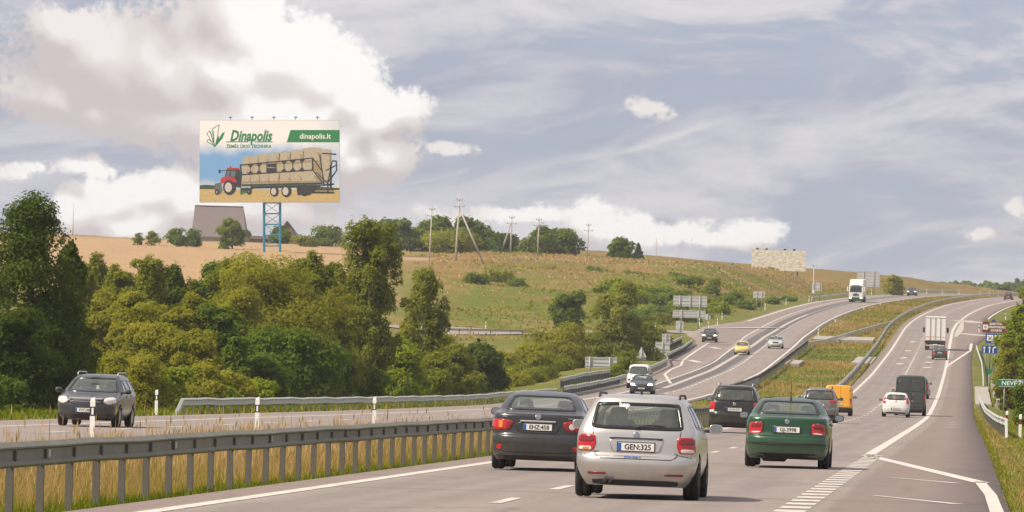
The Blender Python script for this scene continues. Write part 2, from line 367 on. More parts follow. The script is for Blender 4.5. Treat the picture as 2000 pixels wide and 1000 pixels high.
def attr_mesh(name, grid, mats, uv=None, parent=None):
    """grid of shape (rows, cols, 3) to one smooth sheet; uv of shape (rows, cols, 2) kept as a vertex attribute"""
    R, K = grid.shape[:2]; me = bpy.data.meshes.new(name); i = np.arange(R * K).reshape(R, K)
    f = np.stack([i[:-1, :-1], i[:-1, 1:], i[1:, 1:], i[1:, :-1]], -1).reshape(-1, 4)
    me.vertices.add(R * K); me.vertices.foreach_set('co', grid.reshape(-1).astype(np.float32))
    me.loops.add(f.size); me.loops.foreach_set('vertex_index', f.reshape(-1).astype(np.int32))
    me.polygons.add(len(f)); me.polygons.foreach_set('loop_start', np.arange(0, f.size, 4, dtype=np.int32)); me.polygons.foreach_set('loop_total', np.full(len(f), 4, dtype=np.int32))
    me.polygons.foreach_set('use_smooth', np.ones(len(f), dtype=bool)); me.update(calc_edges=True); me.validate()
    if uv is not None:
        at = me.attributes.new('road', 'FLOAT_VECTOR', 'POINT'); q = np.zeros((R * K, 3), np.float32); q[:, :2] = uv.reshape(-1, 2); at.data.foreach_set('vector', q.reshape(-1))
    me.materials.append(mats); return link(name, me, parent)

def ground_material():
    m = bpy.data.materials.new('meadow_ground'); m.use_nodes = True; t = m.node_tree; g = NG(t); b = t.nodes['Principled BSDF']
    geo = t.nodes.new('ShaderNodeNewGeometry'); P = geo.outputs['Position']; at = t.nodes.new('ShaderNodeAttribute'); at.attribute_name = 'road'
    rx, ry, rz = g.sep(at.outputs['Vector'])                    # x: field mask, y: mown-green mask
    n1 = g.noise(P, .045, 5, .6); n2 = g.noise(P, .35, 6, .65); n3 = g.noise(g.vec('MULTIPLY', P, (1, .25, 1)), .16, 6, .7)
    dry = g.mix(n2, rgba((.205, .140, .042)), rgba((.310, .218, .080)))
    green = g.mix(n2, rgba((.078, .104, .010)), rgba((.160, .176, .024)))
    red = rgba((.235, .135, .068))
    f = g.math('ADD', g.math('MULTIPLY', n1, 1.0), g.math('MULTIPLY', n3, .4))
    c = g.mix(g.smooth(f, .54, .76), dry, green)
    top = g.math('MULTIPLY', g.smooth(g.sep(P)[2], 14, 24), g.smooth(g.sep(P)[1], 700, 800)); c = g.mix(g.math('MULTIPLY', g.smooth(g.math('MULTIPLY_ADD', top, .16, g.noise(P, .07, 5, .65)), .50, .64), .62), c, red)
    c = g.mix(g.math('MULTIPLY', g.smooth(g.noise(g.vec('ADD', P, (50, 20, 0)), .11, 6, .7), .58, .66), .55), c, rgba((.085, .120, .016)))
    c = g.mix(g.math('MULTIPLY', ry, g.math('MULTIPLY_ADD', n3, .7, .45), clamp=True), c, g.mix(n2, rgba((.085, .11, .02)), rgba((.16, .165, .04))))
    field = g.mix(n3, rgba((.34, .220, .120)), rgba((.42, .290, .170)))
    c = g.mix(rx, c, field)
    t.links.new(c, b.inputs['Base Color']); b.inputs['Roughness'].default_value = .95; b.inputs['Specular IOR Level'].default_value = .1
    bn = t.nodes.new('ShaderNodeBump'); bn.inputs['Distance'].default_value = .8; bn.inputs['Strength'].default_value = .7
    t.links.new(g.math('ADD', n2, n3), bn.inputs['Height']); t.links.new(bn.outputs[0], b.inputs['Normal']); return m

def asphalt_material(name, left):
    m = bpy.data.materials.new(name); m.use_nodes = True; t = m.node_tree; g = NG(t); b = t.nodes['Principled BSDF']
    at = t.nodes.new('ShaderNodeAttribute'); at.attribute_name = 'road'; x, y, z = g.sep(at.outputs['Vector'])
    st = g.comb(g.math('MULTIPLY', x, 1.0), g.math('MULTIPLY', y, .03), 0.0); P = g.comb(x, y, 0.0)
    n1 = g.noise(st, 1.6, 5, .6); n2 = g.noise(P, .35, 6, .65); n3 = g.noise(P, 9.0, 3, .6); n4 = g.noise(g.comb(g.math('MULTIPLY', x, .12), y, 0.0), .22, 4, .6)
    c = g.mix(n1, rgba((.205, .166, .152)), rgba((.345, .292, .268)))
    c = g.mix(g.smooth(n4, .52, .72, 0, .35), c, rgba((.19, .165, .16)))
    def band(lo, hi, s): return g.math('MULTIPLY', g.smooth(x, lo - s, lo + s), g.smooth(x, hi - s, hi + s, 1, 0))
    if left:
        on = g.smooth(y, 380, 520); w = g.math('MULTIPLY_ADD', g.noise(g.comb(0.0, y, 0.0), .02, 3, .5), .5, -.25)
        x0 = x; x = g.math('ADD', x, w)
        bb = g.math('MAXIMUM', band(-6.45, -5.15, .14), band(-4.75, -3.65, .14))
        c = g.mix(g.math('MULTIPLY', g.math('MULTIPLY', bb, on), g.math('MULTIPLY_ADD', n2, .35, .62), clamp=True), c, rgba((.085, .085, .095)))
        x = x0; c = g.mix(g.math('MULTIPLY', band(-14, -7.5, .15), .5), c, rgba((.21, .165, .15)))
    else:
        c = g.mix(g.math('MULTIPLY', band(-1.9, 4, .10), .75), c, rgba((.215, .158, .140)))
        c = g.mix(g.math('MULTIPLY', band(-14, -9.7, .12), .75), c, rgba((.19, .14, .125)))
        wheel = g.math('MAXIMUM', g.math('MAXIMUM', band(-9.0, -8.4, .4), band(-7.3, -6.9, .4)), g.math('MAXIMUM', band(-5.6, -5.0, .4), band(-3.9, -3.3, .4)))
        c = g.mix(g.math('MULTIPLY', wheel, g.math('MULTIPLY_ADD', n4, .5, .12)), c, rgba((.16, .14, .13)))
        oil = g.math('MAXIMUM', band(-8.1, -7.7, .25), band(-4.7, -4.2, .25)); c = g.mix(g.math('MULTIPLY', oil, g.math('MULTIPLY', n2, .55)), c, rgba((.12, .105, .10)))
        patch = g.math('MULTIPLY', g.smooth(g.noise(g.comb(g.math('MULTIPLY', x, .5), g.math('MULTIPLY', y, .05), 3.0), 1.0, 2, .4), .60, .62), .30); c = g.mix(patch, c, rgba((.17, .15, .145)))
    crk = t.nodes.new('ShaderNodeTexVoronoi'); crk.feature = 'DISTANCE_TO_EDGE'; crk.inputs['Scale'].default_value = .22; g.put(crk.inputs['Vector'], g.vec('ADD', g.comb(g.math('MULTIPLY', x, 1.3), g.math('MULTIPLY', y, .45), 0.0), g.comb(g.math('MULTIPLY', g.noise(P, 1.2, 4, .6), 1.6), g.math('MULTIPLY', g.noise(P, 1.7, 4, .6), 1.6), 0.0)))
    c = g.mix(g.math('MULTIPLY', g.math('MULTIPLY', g.smooth(crk.outputs['Distance'], .006, .020, 1, 0), g.smooth(g.noise(P, .12, 2, .5), .48, .60)), .5), c, rgba((.10, .085, .08)))
    # sealed cross joints and cracks
    cr = g.math('MULTIPLY', g.smooth(g.math('ABSOLUTE', g.math('SUBTRACT', g.math('FRACT', g.math('ADD', g.math('MULTIPLY', y, .0163), g.math('MULTIPLY', g.noise(P, .3, 3, .6), .02))), .5)), .0025, .006, 1, 0), .45)
    c = g.mix(cr, c, rgba((.10, .09, .09)))
    c = g.mix(g.smooth(n3, .35, .75, 0, .38), c, rgba((.12, .11, .11)))
    t.links.new(c, b.inputs['Base Color']); t.links.new(g.math('MULTIPLY_ADD', n2, .2, .68), b.inputs['Roughness']); b.inputs['Specular IOR Level'].default_value = .25
    bn = t.nodes.new('ShaderNodeBump'); bn.inputs['Distance'].default_value = .01; bn.inputs['Strength'].default_value = .5
    t.links.new(n3, bn.inputs['Height']); t.links.new(bn.outputs[0], b.inputs['Normal']); return m

def build_ground():
    ys = np.concatenate([np.arange(-60, 60, 20), np.arange(60, 420, 5), np.arange(420, 1640, 6), np.arange(1640, 2200, 40), np.arange(2200, 4600, 150)]).astype(float)
    dl = np.array([700, 500, 350, 280, 240] + list(range(220, 40, -6)) + list(range(40, 16, -3)) + [14, 12, 10, 8, 6.5, 5, 4, 3, 2, 1, .4, 0.0])
    cols = []; msk = []
    for y in ys:
        L, Lr, Rl, Rr = float(t_Ll(y)), float(t_Lr(y)), float(t_Rl(y)), float(t_Rr(y))
        t = list(L - dl) + [L + (Lr - L) * q for q in (.33, .66)] + [Lr + (Rl - Lr) * q for q in (0, .06, .14, .25, .4, .55, .7, .8, .9, .96, 1)] + [Rl + (Rr - Rl) * q for q in (.33, .66)] \
            + [Rr + q for q in (0, .4, .9, 1.5, 2.2, 3, 4, 5, 6.5, 8, 10, 13, 17, 22, 30, 45, 70, 110, 180, 300, 500)]
        cols.append(np.array(t))
    Tt = np.array(cols); Y = np.repeat(ys[:, None], Tt.shape[1], 1); X = AX(Y) + Tt; Z = terrain(X, Y)
    inside = ((Tt > t_Ll(Y) + .05) & (Tt < t_Lr(Y) - .05)) | ((Tt > t_Rl(Y) + .05) & (Tt < t_Rr(Y) - .05)); Z = np.where(inside, ZP(Y) - .12, Z)
    # masks: ploughed field on the hill top at the left, mown green verges
    b = X * F / np.maximum(Y, 1) + 1000
    fld = sstep(Y, 820, 850) * (1 - sstep(Y, 1150, 1250)) * (1 - sstep(X, -28 + .0 * Y, -12 + .0 * Y)) * (1 - sstep(hash_noise(X, Y, 30.) + (X + 20) / 60, .1, .6))
    fld = np.maximum(fld, sstep(Y, 985, 1000) * (1 - sstep(Y, 1045, 1055)) * (1 - sstep(np.abs(X + 16), 3, 7)))
    d_l = t_Ll(Y) - Tt; d_r = Tt - t_Rr(Y); dm = np.minimum(Tt - t_Lr(Y), t_Rl(Y) - Tt)
    grn = np.where(d_l > 0, 1 - sstep(d_l, 4, 9), 0) + np.where(d_r > 0, 1 - .5 * sstep(d_r, 4, 30), 0) + np.where((dm > 0), (1 - sstep(t_Rl(Y) - Tt, 1.0, 2.2)) * np.where(Y < 420, 1, .4), 0)
    grn = grn + np.where((d_l > 6) & (Y > 780), .30 * (1 - sstep(Y, 860, 985)), 0)
    # green band of the bridge meadow in the median and the hollow at the left
    grn = grn + np.where(dm > 0, sstep(Y, 560, 590) * (1 - sstep(Y, 600, 625)) * .9 + sstep(Y, 668, 690) * (1 - sstep(Y, 735, 755)) * .9, 0) + np.where((d_l > 8) & (Y < 800), .55, 0)
    o = attr_mesh('ground', np.stack([X, Y, Z], -1), ground_material(), np.stack([fld, np.clip(grn, 0, 1)], -1)); return struct(o)
ground = build_ground()

M_ASPH_R = asphalt_material('worn_asphalt', False); M_ASPH_L = asphalt_material('patched_asphalt', True)
def build_road(name, tl_, tr_, m, ref):
    ys = np.concatenate([np.arange(-40, 400, 5), np.arange(400, 1700, 6), np.arange(1700, 2200, 50)]).astype(float); q = np.linspace(0, 1, 9)
    L, Rr = tl_(ys), tr_(ys); t = L[:, None] + (Rr - L)[:, None] * q; Y = np.repeat(ys[:, None], 9, 1); X = AX(Y) + t; Z = np.repeat(ZP(ys)[:, None], 9, 1).copy()
    # turned-down edges make the slab a real thickness
    e1 = np.stack([X[:, :1], Y[:, :1], Z[:, :1] - .2], -1); e2 = np.stack([X[:, -1:], Y[:, -1:], Z[:, -1:] - .2], -1)
    gr = np.concatenate([e1, np.stack([X, Y, Z], -1), e2], 1); uvx = t - ref(Y); uvx = np.concatenate([uvx[:, :1], uvx, uvx[:, -1:]], 1)
    return struct(attr_mesh(name, gr, m, np.stack([uvx, np.concatenate([Y[:, :1], Y, Y[:, -1:]], 1)], -1)))
road_r = build_road('road', t_Rl, t_Rr, M_ASPH_R, lambda Y: 0 * Y)
road_l = build_road('oncoming_road', t_Ll, t_Lr, M_ASPH_L, t_Lright)
road_r['label'] = 'near carriageway of worn pinkish asphalt'; road_l['label'] = 'oncoming carriageway with dark repaired wheel tracks'

def mark_material():
    m = bpy.data.materials.new('road_paint'); m.use_nodes = True; t = m.node_tree; g = NG(t); b = t.nodes['Principled BSDF']
    geo = t.nodes.new('ShaderNodeNewGeometry'); n = g.noise(geo.outputs['Position'], 3.0, 6, .7)
    t.links.new(g.mix(g.smooth(n, .42, .70, 0, .85), rgba((.60, .57, .52)), rgba((.30, .255, .235))), b.inputs['Base Color']); b.inputs['Roughness'].default_value = .75; return m
M_MARK = mark_material(); M_PALE = mat('pale_concrete_lane', (.42, .37, .33), .9, var=.15, scale=.8, coords='Object')
def strip(name, parent, pts, w, m=M_MARK, dz=.006):
    """painted band through points (t, Y); w is its width, a number or one per point"""
    P = [road_pt(t, Y, dz) for t, Y in pts]; vs = []; n = len(P)
    for i, p in enumerate(P):
        d = (P[min(i + 1, n - 1)] - P[max(i - 1, 0)]); d = Vector((d.x, d.y, 0)).normalized(); s = Vector((d.y, -d.x, 0)) * ((w[i] if isinstance(w, (list, tuple)) else w) / 2)
        vs += [p - s, p + s]
    return mesh_obj(name, vs, [(2 * i, 2 * i + 1, 2 * i + 3, 2 * i + 2) for i in range(n - 1)], m, parent)
def along(tf, y0, y1, step=8.0):
    n = max(2, int((y1 - y0) / step) + 1); return [(float(tf(y)), float(y)) for y in np.linspace(y0, y1, n)]
cst = lambda v: (lambda Y: v + 0 * Y)
# near carriageway
strip('edge_line', road_r, along(cst(R_LEFT), 40, 1600), .24)
strip('edge_line', road_r, along(cst(R_RIGHT), 158, 690), .28)
strip('edge_line', road_r, along(cst(R_RIGHT - .1), 690, 930), .36)
strip('edge_line', road_r, along(cst(R_RIGHT), 930, 1600), .32)
y = 47.4
while y < 1250:
    if y < 180 or y > 520: strip('lane_dash', road_r, [(-6.3, y), (-6.3, y + 4.0)], .16)
    else: strip('lane_dash', road_r, along(cst(-6.3), y, y + 4), .15)
    y += 11.6 if y < 430 else (5.8 if y < 700 else 11.6)
y = 60.0
while y < 156: strip('lane_dash', road_r, [(R_RIGHT + .15, y), (R_RIGHT + .15, y + 1.4)], .42); y += 2.7
# lay-by taper at the right
strip('taper_line', road_r, [(R_RIGHT - .08, 156.5), (.28, 113.5)], .32)
strip('taper_line', road_r, [(.25, 114.5), (.40, 100), (.50, 60), (.5, 20)], [.20, .20, .19, .19])
for (a, b) in (((1740, 933.5), (1870, 944.5)), ((1706, 969), (1870, 986))):
    p, q = G(*a), G(*b); strip('arrow_mark', road_r, [(p[2], p[1]), ((p[2] * .35 + q[2] * .65), p[1] * .35 + q[1] * .65), (q[2], q[1])], [.10, .16, .24])
for yy in (292, 312, 333): strip('bay_mark', road_r, [(-1.0, yy), (-.5, yy + 2)], .5)
# exit lane further up
strip('bay_line', road_r, [(R_RIGHT, 648), (0.0, 748), (.15, 792)], .34)
strip('cross_joint', road_r, [(-2.6, 862), (2.3, 846)], 3.6, M_PALE); strip('cross_joint', road_r, [(-2.3, 948), (1.0, 933)], 4.5, M_PALE)
strip('gore_band', road_r, [(-2.0, 835), (-1.6, 880), (-2.0, 935)], [.5, 1.0, .4], M_PALE)
strip('edge_line', road_r, along(cst(1.45), 962, 1350), .3)
for yy in (690, 727, 770): strip('arrow_mark', road_r, [(-1.9, yy), (-.7, yy + 1)], 1.4)
for yy in (655, 690, 735, 790): strip('arrow_mark', road_r, [(-7.6, yy), (-7.3, yy + 5)], .7)
for yy in (640, 668, 700): strip('arrow_mark', road_r, [(-4.6, yy), (-4.3, yy + 4)], .8)
# oncoming carriageway
strip('edge_line', road_l, along(t_Lright, 30, 1600), .26)
strip('edge_line', road_l, along(t_Lleft, 30, 500), .26)
strip('edge_line', road_l, along(t_Lleft, 500, 1500), .20)
strip('centre_seam', road_l, along(lambda Y: t_Lright(Y) - 4.95, 500, 960), .45, M_PALE)
y = 60.0
while y < 1250: strip('lane_dash', road_l, along(t_Ldash, y, y + 4), .24); y += 12 if y < 480 else 8
bay = [G(*q) for q in [(1310, 749), (1298, 731), (1310, 722), (1330, 714), (1334, 704), (1359, 686), (1384, 670)]]
strip('bay_line', road_l, [(q[2], q[1]) for q in bay], .25)
for a, b in (((1316, 730), (1342, 731)), ((1308, 737), (1326, 737)), ((1346, 703), (1366, 708)), ((1388, 678), (1405, 681))):
    p, q = G(*a), G(*b); strip('arrow_mark', road_l, [(p[2], p[1]), (q[2], q[1])], .9)
strip('edge_line', road_l, [(float(t_Ll(y)) + .7, y) for y in range(900, 1500, 12)], .34)
strip('cross_joint', road_l, [(-36, 850), (-29.6, 862)], 9, M_PALE); strip('cross_joint', road_l, [(-33, 742), (-28.6, 747)], 4, M_PALE)
# side road that leaves to the left along the foot of the hill
def build_side_road():
    pts = [(-34.5, 812, 22), (-40, 815, 14), (-50, 814, 9), (-62, 808, 7), (-74, 804, 6.5), (-88, 800, 6)]; vs = []; n = 25; X0 = []
    for i in range(n):
        q = i / (n - 1) * (len(pts) - 1); k = min(int(q), len(pts) - 2); f = q - k; t, Y, w = [pts[k][j] * (1 - f) + pts[k + 1][j] * f for j in range(3)]
        for sg in (-1, 1):
            yy = Y + sg * w / 2; X = float(AX(yy)) + t; z = gz(X, yy) + .10 if t < -37.5 else float(ZP(yy)) - .02; vs.append((X, yy, z))
    o = mesh_obj('side_road', vs, [(2 * i, 2 * i + 1, 2 * i + 3, 2 * i + 2) for i in range(n - 1)], mat('side_road_asphalt', (.27, .235, .21), .9, var=.15, scale=.5), smooth=True); o['label'] = 'pale side road along the foot of the hill'; return struct(o)
build_side_road()

# ------------------------------------------------------------------ air
def build_haze(density):
    mb = MB(); mb.box((0, 2300, 36), (2600, 4900, 110)); m = bpy.data.materials.new('air'); m.use_nodes = True; t = m.node_tree; t.nodes.clear()
    o = t.nodes.new('ShaderNodeOutputMaterial'); p = t.nodes.new('ShaderNodeVolumePrincipled'); p.inputs['Color'].default_value = (.86, .87, .92, 1)
    p.inputs['Density'].default_value = density; p.inputs['Anisotropy'].default_value = .2; t.links.new(p.outputs[0], o.inputs['Volume'])
    h = mb.build('haze', m); h['kind'] = 'stuff'; return h
HAZE = 0.00010
if HAZE > 0: build_haze(HAZE)

# ------------------------------------------------------------------ vegetation
def leaf_material(name, lo, hi, trans=.45):
    if name in MATS: return MATS[name]
    m = bpy.data.materials.new(name); m.use_nodes = True; t = m.node_tree; t.nodes.clear(); g = NG(t)
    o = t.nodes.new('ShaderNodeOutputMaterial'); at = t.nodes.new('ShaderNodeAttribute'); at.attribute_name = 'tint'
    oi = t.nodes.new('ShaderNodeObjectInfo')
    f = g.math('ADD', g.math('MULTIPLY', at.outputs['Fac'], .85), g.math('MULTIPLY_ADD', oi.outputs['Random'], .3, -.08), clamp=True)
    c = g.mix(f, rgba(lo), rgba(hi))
    d = t.nodes.new('ShaderNodeBsdfPrincipled'); t.links.new(c, d.inputs['Base Color']); d.inputs['Roughness'].default_value = .6; d.inputs['Specular IOR Level'].default_value = .08
    tr = t.nodes.new('ShaderNodeBsdfTranslucent'); t.links.new(g.mix(.5, c, rgba((hi[0] * 1.1, hi[1] * 1.2, hi[2] * .7))), tr.inputs[0])
    mx = t.nodes.new('ShaderNodeMixShader'); mx.inputs[0].default_value = trans; t.links.new(d.outputs[0], mx.inputs[1]); t.links.new(tr.outputs[0], mx.inputs[2]); t.links.new(mx.outputs[0], o.inputs[0])
    MATS[name] = m; return m
LEAF = {
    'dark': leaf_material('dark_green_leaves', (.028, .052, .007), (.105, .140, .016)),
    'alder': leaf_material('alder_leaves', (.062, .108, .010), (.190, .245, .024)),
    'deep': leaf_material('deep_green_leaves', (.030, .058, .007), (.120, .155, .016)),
    'willow': leaf_material('willow_leaves', (.140, .155, .012), (.390, .360, .036)),
    'olive': leaf_material('olive_leaves', (.100, .126, .011), (.290, .300, .028)),
    'bright': leaf_material('yellow_green_leaves', (.115, .175, .010), (.350, .385, .026)),
    'birch': leaf_material('birch_leaves', (.110, .138, .016), (.310, .310, .044)),
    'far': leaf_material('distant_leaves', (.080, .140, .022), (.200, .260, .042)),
    'spruce': leaf_material('spruce_needles', (.030, .058, .022), (.075, .115, .036))}
M_BARK = mat('brown_bark', (.075, .058, .042), .95, var=.4, scale=12, bump=.6)
M_BIRCH = mat('white_birch_bark', (.48, .43, .37), .85, var=.55, scale=5)

def leaf_mesh(name, pts, nrm, size, m, parent, tint, aspect=.6, droop=0.0):
    """one quad per leaf clump, random spin about its own normal"""
    n = len(pts); a = RNG.normal(size=(n, 3)); nn = nrm + RNG.normal(size=(n, 3)) * .55; nn /= np.linalg.norm(nn, axis=1, keepdims=True)
    a[:, 2] -= droop; a -= nn * np.sum(a * nn, 1, keepdims=True); a /= np.linalg.norm(a, axis=1, keepdims=True) + 1e-9; b = np.cross(nn, a)
    s = (size * RNG.uniform(.6, 1.35, n))[:, None]; a = a * s * .62; b = b * s * .62 * aspect
    k = nn * s * .16
    v = np.stack([pts - a, pts + b * RNG.uniform(.7, 1.2, (n, 1)) + k, pts + a, pts - b * RNG.uniform(.7, 1.2, (n, 1)) + k], 1).reshape(-1, 3)
    me = bpy.data.meshes.new(name); me.vertices.add(4 * n); me.vertices.foreach_set('co', v.reshape(-1).astype(np.float32))
    me.loops.add(4 * n); me.loops.foreach_set('vertex_index', np.arange(4 * n, dtype=np.int32)); me.polygons.add(n)
    me.polygons.foreach_set('loop_start', np.arange(0, 4 * n, 4, dtype=np.int32)); me.polygons.foreach_set('loop_total', np.full(n, 4, dtype=np.int32)); me.update(calc_edges=True)
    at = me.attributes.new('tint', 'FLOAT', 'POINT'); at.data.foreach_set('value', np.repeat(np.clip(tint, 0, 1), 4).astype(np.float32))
    me.materials.append(m); return link(name, me, parent)

def crown_points(kind, H, W, n):
    """leaf positions and outward directions of a crown of height H and width W standing on the origin"""
    R = W / 2; B = []
    if kind == 'tall':
        for i in range(70):
            z = RNG.uniform(.05, .97); prof = (1 - z ** 1.35) * .95 + .05; r = R * prof; th = RNG.uniform(0, 2 * math.pi); q = RNG.uniform(.2, .85) ** .6
            s = RNG.uniform(.16, .30) * R * (1.15 - .6 * z) + .02 * H; B.append((q * r * math.cos(th), q * r * math.sin(th), z * H - s * .3, s * 1.1, s * 1.1, s * .9))
        B.append((0, 0, H * .95, R * .13, R * .13, H * .05))
        for z in np.linspace(.08, .88, 9): q = R * ((1 - z ** 1.35) * .95 + .05); B.append((RNG.normal(0, .12) * q, RNG.normal(0, .12) * q, z * H, q * .68, q * .68, H * .085))
    elif kind == 'birch':
        for i in range(85):
            z = RNG.uniform(.20, .99); prof = math.sin(math.pi * min(1, (z - .06) * .92)) ** .7; r = R * prof; th = RNG.uniform(0, 2 * math.pi); q = RNG.uniform(.1, .95)
            s = RNG.uniform(.12, .22) * R; B.append((q * r * math.cos(th), q * r * math.sin(th), z * H - s, s, s, s * RNG.uniform(1.5, 3.2)))
        B.append((R * .1, 0, H * .94, R * .12, R * .12, H * .06))
        for z in np.linspace(.30, .88, 7): q = R * math.sin(math.pi * min(1, (z - .06) * .92)) ** .7; B.append((RNG.normal(0, .25) * q, RNG.normal(0, .25) * q, z * H, q * .5, q * .5, H * .09))
    elif kind == 'spruce':
        for i in range(14):
            z = i / 14; r = R * (1 - z)
            for k in range(5): th = 2 * math.pi * k / 5 + i; B.append((r * .55 * math.cos(th), r * .55 * math.sin(th), H * (.08 + .9 * z), r * .5 + .05, r * .5 + .05, H * .035))
    elif kind == 'tree':
        for i in range(24):
            z = RNG.uniform(.30, .97); prof = math.sin(math.pi * min(1, max(.02, (z - .16) * 1.08))) ** .6; th = RNG.uniform(0, 2 * math.pi); q = RNG.uniform(.15, .8)
            s = RNG.uniform(.26, .42) * R; B.append((q * R * prof * math.cos(th), q * R * prof * math.sin(th), z * H - s * .4, s * 1.1, s * 1.1, s * 1.2))
    else:                                                         # round shrubs and willows, leafy to the ground
        m = 26 if kind == 'willow' else 18
        for i in range(m):
            z = RNG.uniform(.04, .93) if kind != 'willow' else RNG.uniform(.10, .93)
            prof = math.sqrt(max(0.05, 1 - ((z - .42) / .60) ** 2)); th = RNG.uniform(0, 2 * math.pi); q = RNG.uniform(.25, .80); s = RNG.uniform(.22, .40) * R * (1.0 if kind != 'willow' else .85)
            B.append((q * R * prof * math.cos(th), q * R * prof * math.sin(th), z * H - s * .25, s * 1.1, s * 1.1, s * RNG.uniform(.75, 1.05)))
        B.append((0, 0, H * .42, R * .62, R * .62, H * .40)); B.append((0, 0, H * .25, R * .75, R * .75, H * .24)); B.append((0, 0, H * .74, R * .40, R * .40, H * .22))
    B = np.array(B); area = (B[:, 3] * B[:, 5]); k = RNG.choice(len(B), n, p=area / area.sum()); d = RNG.normal(size=(n, 3)); d /= np.linalg.norm(d, axis=1, keepdims=True)
    low = (d[:, 2] < -.35); d[low, 2] *= -.6; d /= np.linalg.norm(d, axis=1, keepdims=True)
    rad = 1 - np.abs(RNG.normal(0, .17, n)); lump = 1 + .16 * np.sin(d[:, 0] * 7 + k) * np.sin(d[:, 2] * 8 + k * 2.3)
    P = B[k, :3] + d * B[k, 3:6] * (rad * lump)[:, None]; tuft = RNG.random(n) < .06; P[tuft] += d[tuft] * (B[k[tuft], 3:4] * .22)
    P[:, 2] = np.maximum(P[:, 2], .02 * H); c = np.array([0, 0, H * .45]); out = (P - c) / np.array([R, R, H * .5]); nr = d * .8 + out * .5 + np.array([0, 0, .25])
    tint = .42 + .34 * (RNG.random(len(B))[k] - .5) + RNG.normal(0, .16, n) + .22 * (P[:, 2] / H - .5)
    P += RNG.normal(0, .02 * R, P.shape); return P, nr, tint, B

def tree(name, label, group, u, vtop, wpx, Y, kind='bush', leaf='olive', X=None, H=None, cat='bush', lean=0.0, dens=1.0, fine=1.0):
    p = PX(u, vtop, Y); wpx *= {'tall': 1.0, 'birch': 1.0, 'spruce': 1.0}.get(kind, 1.22); X = p.x if X is None else X; zg = gz(X, Y) - .05; H = max(1.3, p.z - zg) if H is None else H; W = wpx * Y / F; ppm = F / Y * .512
    o = thing(name, label, cat, (X, Y, zg), RNG.uniform(0, 6.28), group)
    A = H * W * ppm ** 2; n = int(min(46000, max(260, A * 2.9 * dens * (1.35 if kind == 'tall' else 1)))); sz = max(2.1, min(2.7, 1.8 + W * ppm / 70)) / ppm * fine
    if kind == 'birch': n = int(n * .72)
    P, nr, tint, B = crown_points(kind, H, W, n)
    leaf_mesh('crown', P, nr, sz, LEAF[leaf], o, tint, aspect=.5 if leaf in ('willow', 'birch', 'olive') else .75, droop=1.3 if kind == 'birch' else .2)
    mb = MB(); r0 = max(.05, .016 * H + .02 * W * .3); top = .93 if kind in ('tall', 'birch', 'spruce', 'tree') else .6
    mb.tube([(0, 0, -.3), (r0 * .6, 0, H * .25), (-r0 * .4, r0 * .5, H * .55), (0, 0, H * top)], [r0 * 1.25, r0, r0 * .6, r0 * .15], 7)
    for q in B[RNG.choice(len(B), min(len(B), 9 if kind in ('willow', 'birch', 'tall', 'tree') else 5), replace=False)]:
        z0 = max(.06 * H, q[2] * (.45 if kind != 'willow' else .25)); mid = (q[0] * .45, q[1] * .45, z0 + (q[2] - z0) * .65)
        mb.tube([(0, 0, z0), mid, (q[0] * .95, q[1] * .95, q[2])], [r0 * .5, r0 * .32, r0 * .1], 5)
    mb.build('trunk', M_BIRCH if leaf == 'birch' else M_BARK, o, True); return o

TH = 'trees and bushes of the thicket left of the road'
ORD = ['leftmost', 'second', 'third', 'fourth', 'fifth', 'sixth', 'seventh', 'eighth', 'ninth', 'tenth', 'eleventh', 'twelfth', 'thirteenth', 'fourteenth', 'fifteenth', 'sixteenth', 'seventeenth', 'eighteenth', 'nineteenth', 'twentieth', 'twenty-first', 'twenty-second', 'twenty-third']
def from_left(us, u):
    i = sorted(us).index(u); n = len(us)
    if i == n - 1: return 'rightmost'
    if i > n // 2: j = n - 1 - i; return ORD[j] + ' from the right' if j else 'rightmost'
    return ORD[i] + (' from the left' if i else '')
def bush(u, v, w, Y, leaf, label, kind='bush', name='bush', cat='bush', group=TH, **k):
    ymin = 37.5 / (.0743 + (1000 - u) / F)
    if u < 1200 and Y < 600 and Y < ymin + 45: Y = ymin + max(0, Y - 262) * .28 + 2
    return tree(name, label, group, u, v, w, Y, kind, leaf, cat=cat, **k)
# the dark clump at the left edge
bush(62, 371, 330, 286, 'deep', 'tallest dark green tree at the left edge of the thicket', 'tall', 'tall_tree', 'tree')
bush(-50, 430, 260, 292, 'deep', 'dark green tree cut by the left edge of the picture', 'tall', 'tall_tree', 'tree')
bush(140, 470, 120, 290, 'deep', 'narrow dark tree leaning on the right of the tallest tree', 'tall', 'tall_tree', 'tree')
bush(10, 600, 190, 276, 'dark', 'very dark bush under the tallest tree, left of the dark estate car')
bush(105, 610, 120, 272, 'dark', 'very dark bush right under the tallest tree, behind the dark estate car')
bush(20, 735, 70, 262, 'alder', 'low green bush at the left edge beside the verge'); bush(-25, 700, 80, 266, 'alder', 'leafy bush at the very left edge above the verge')
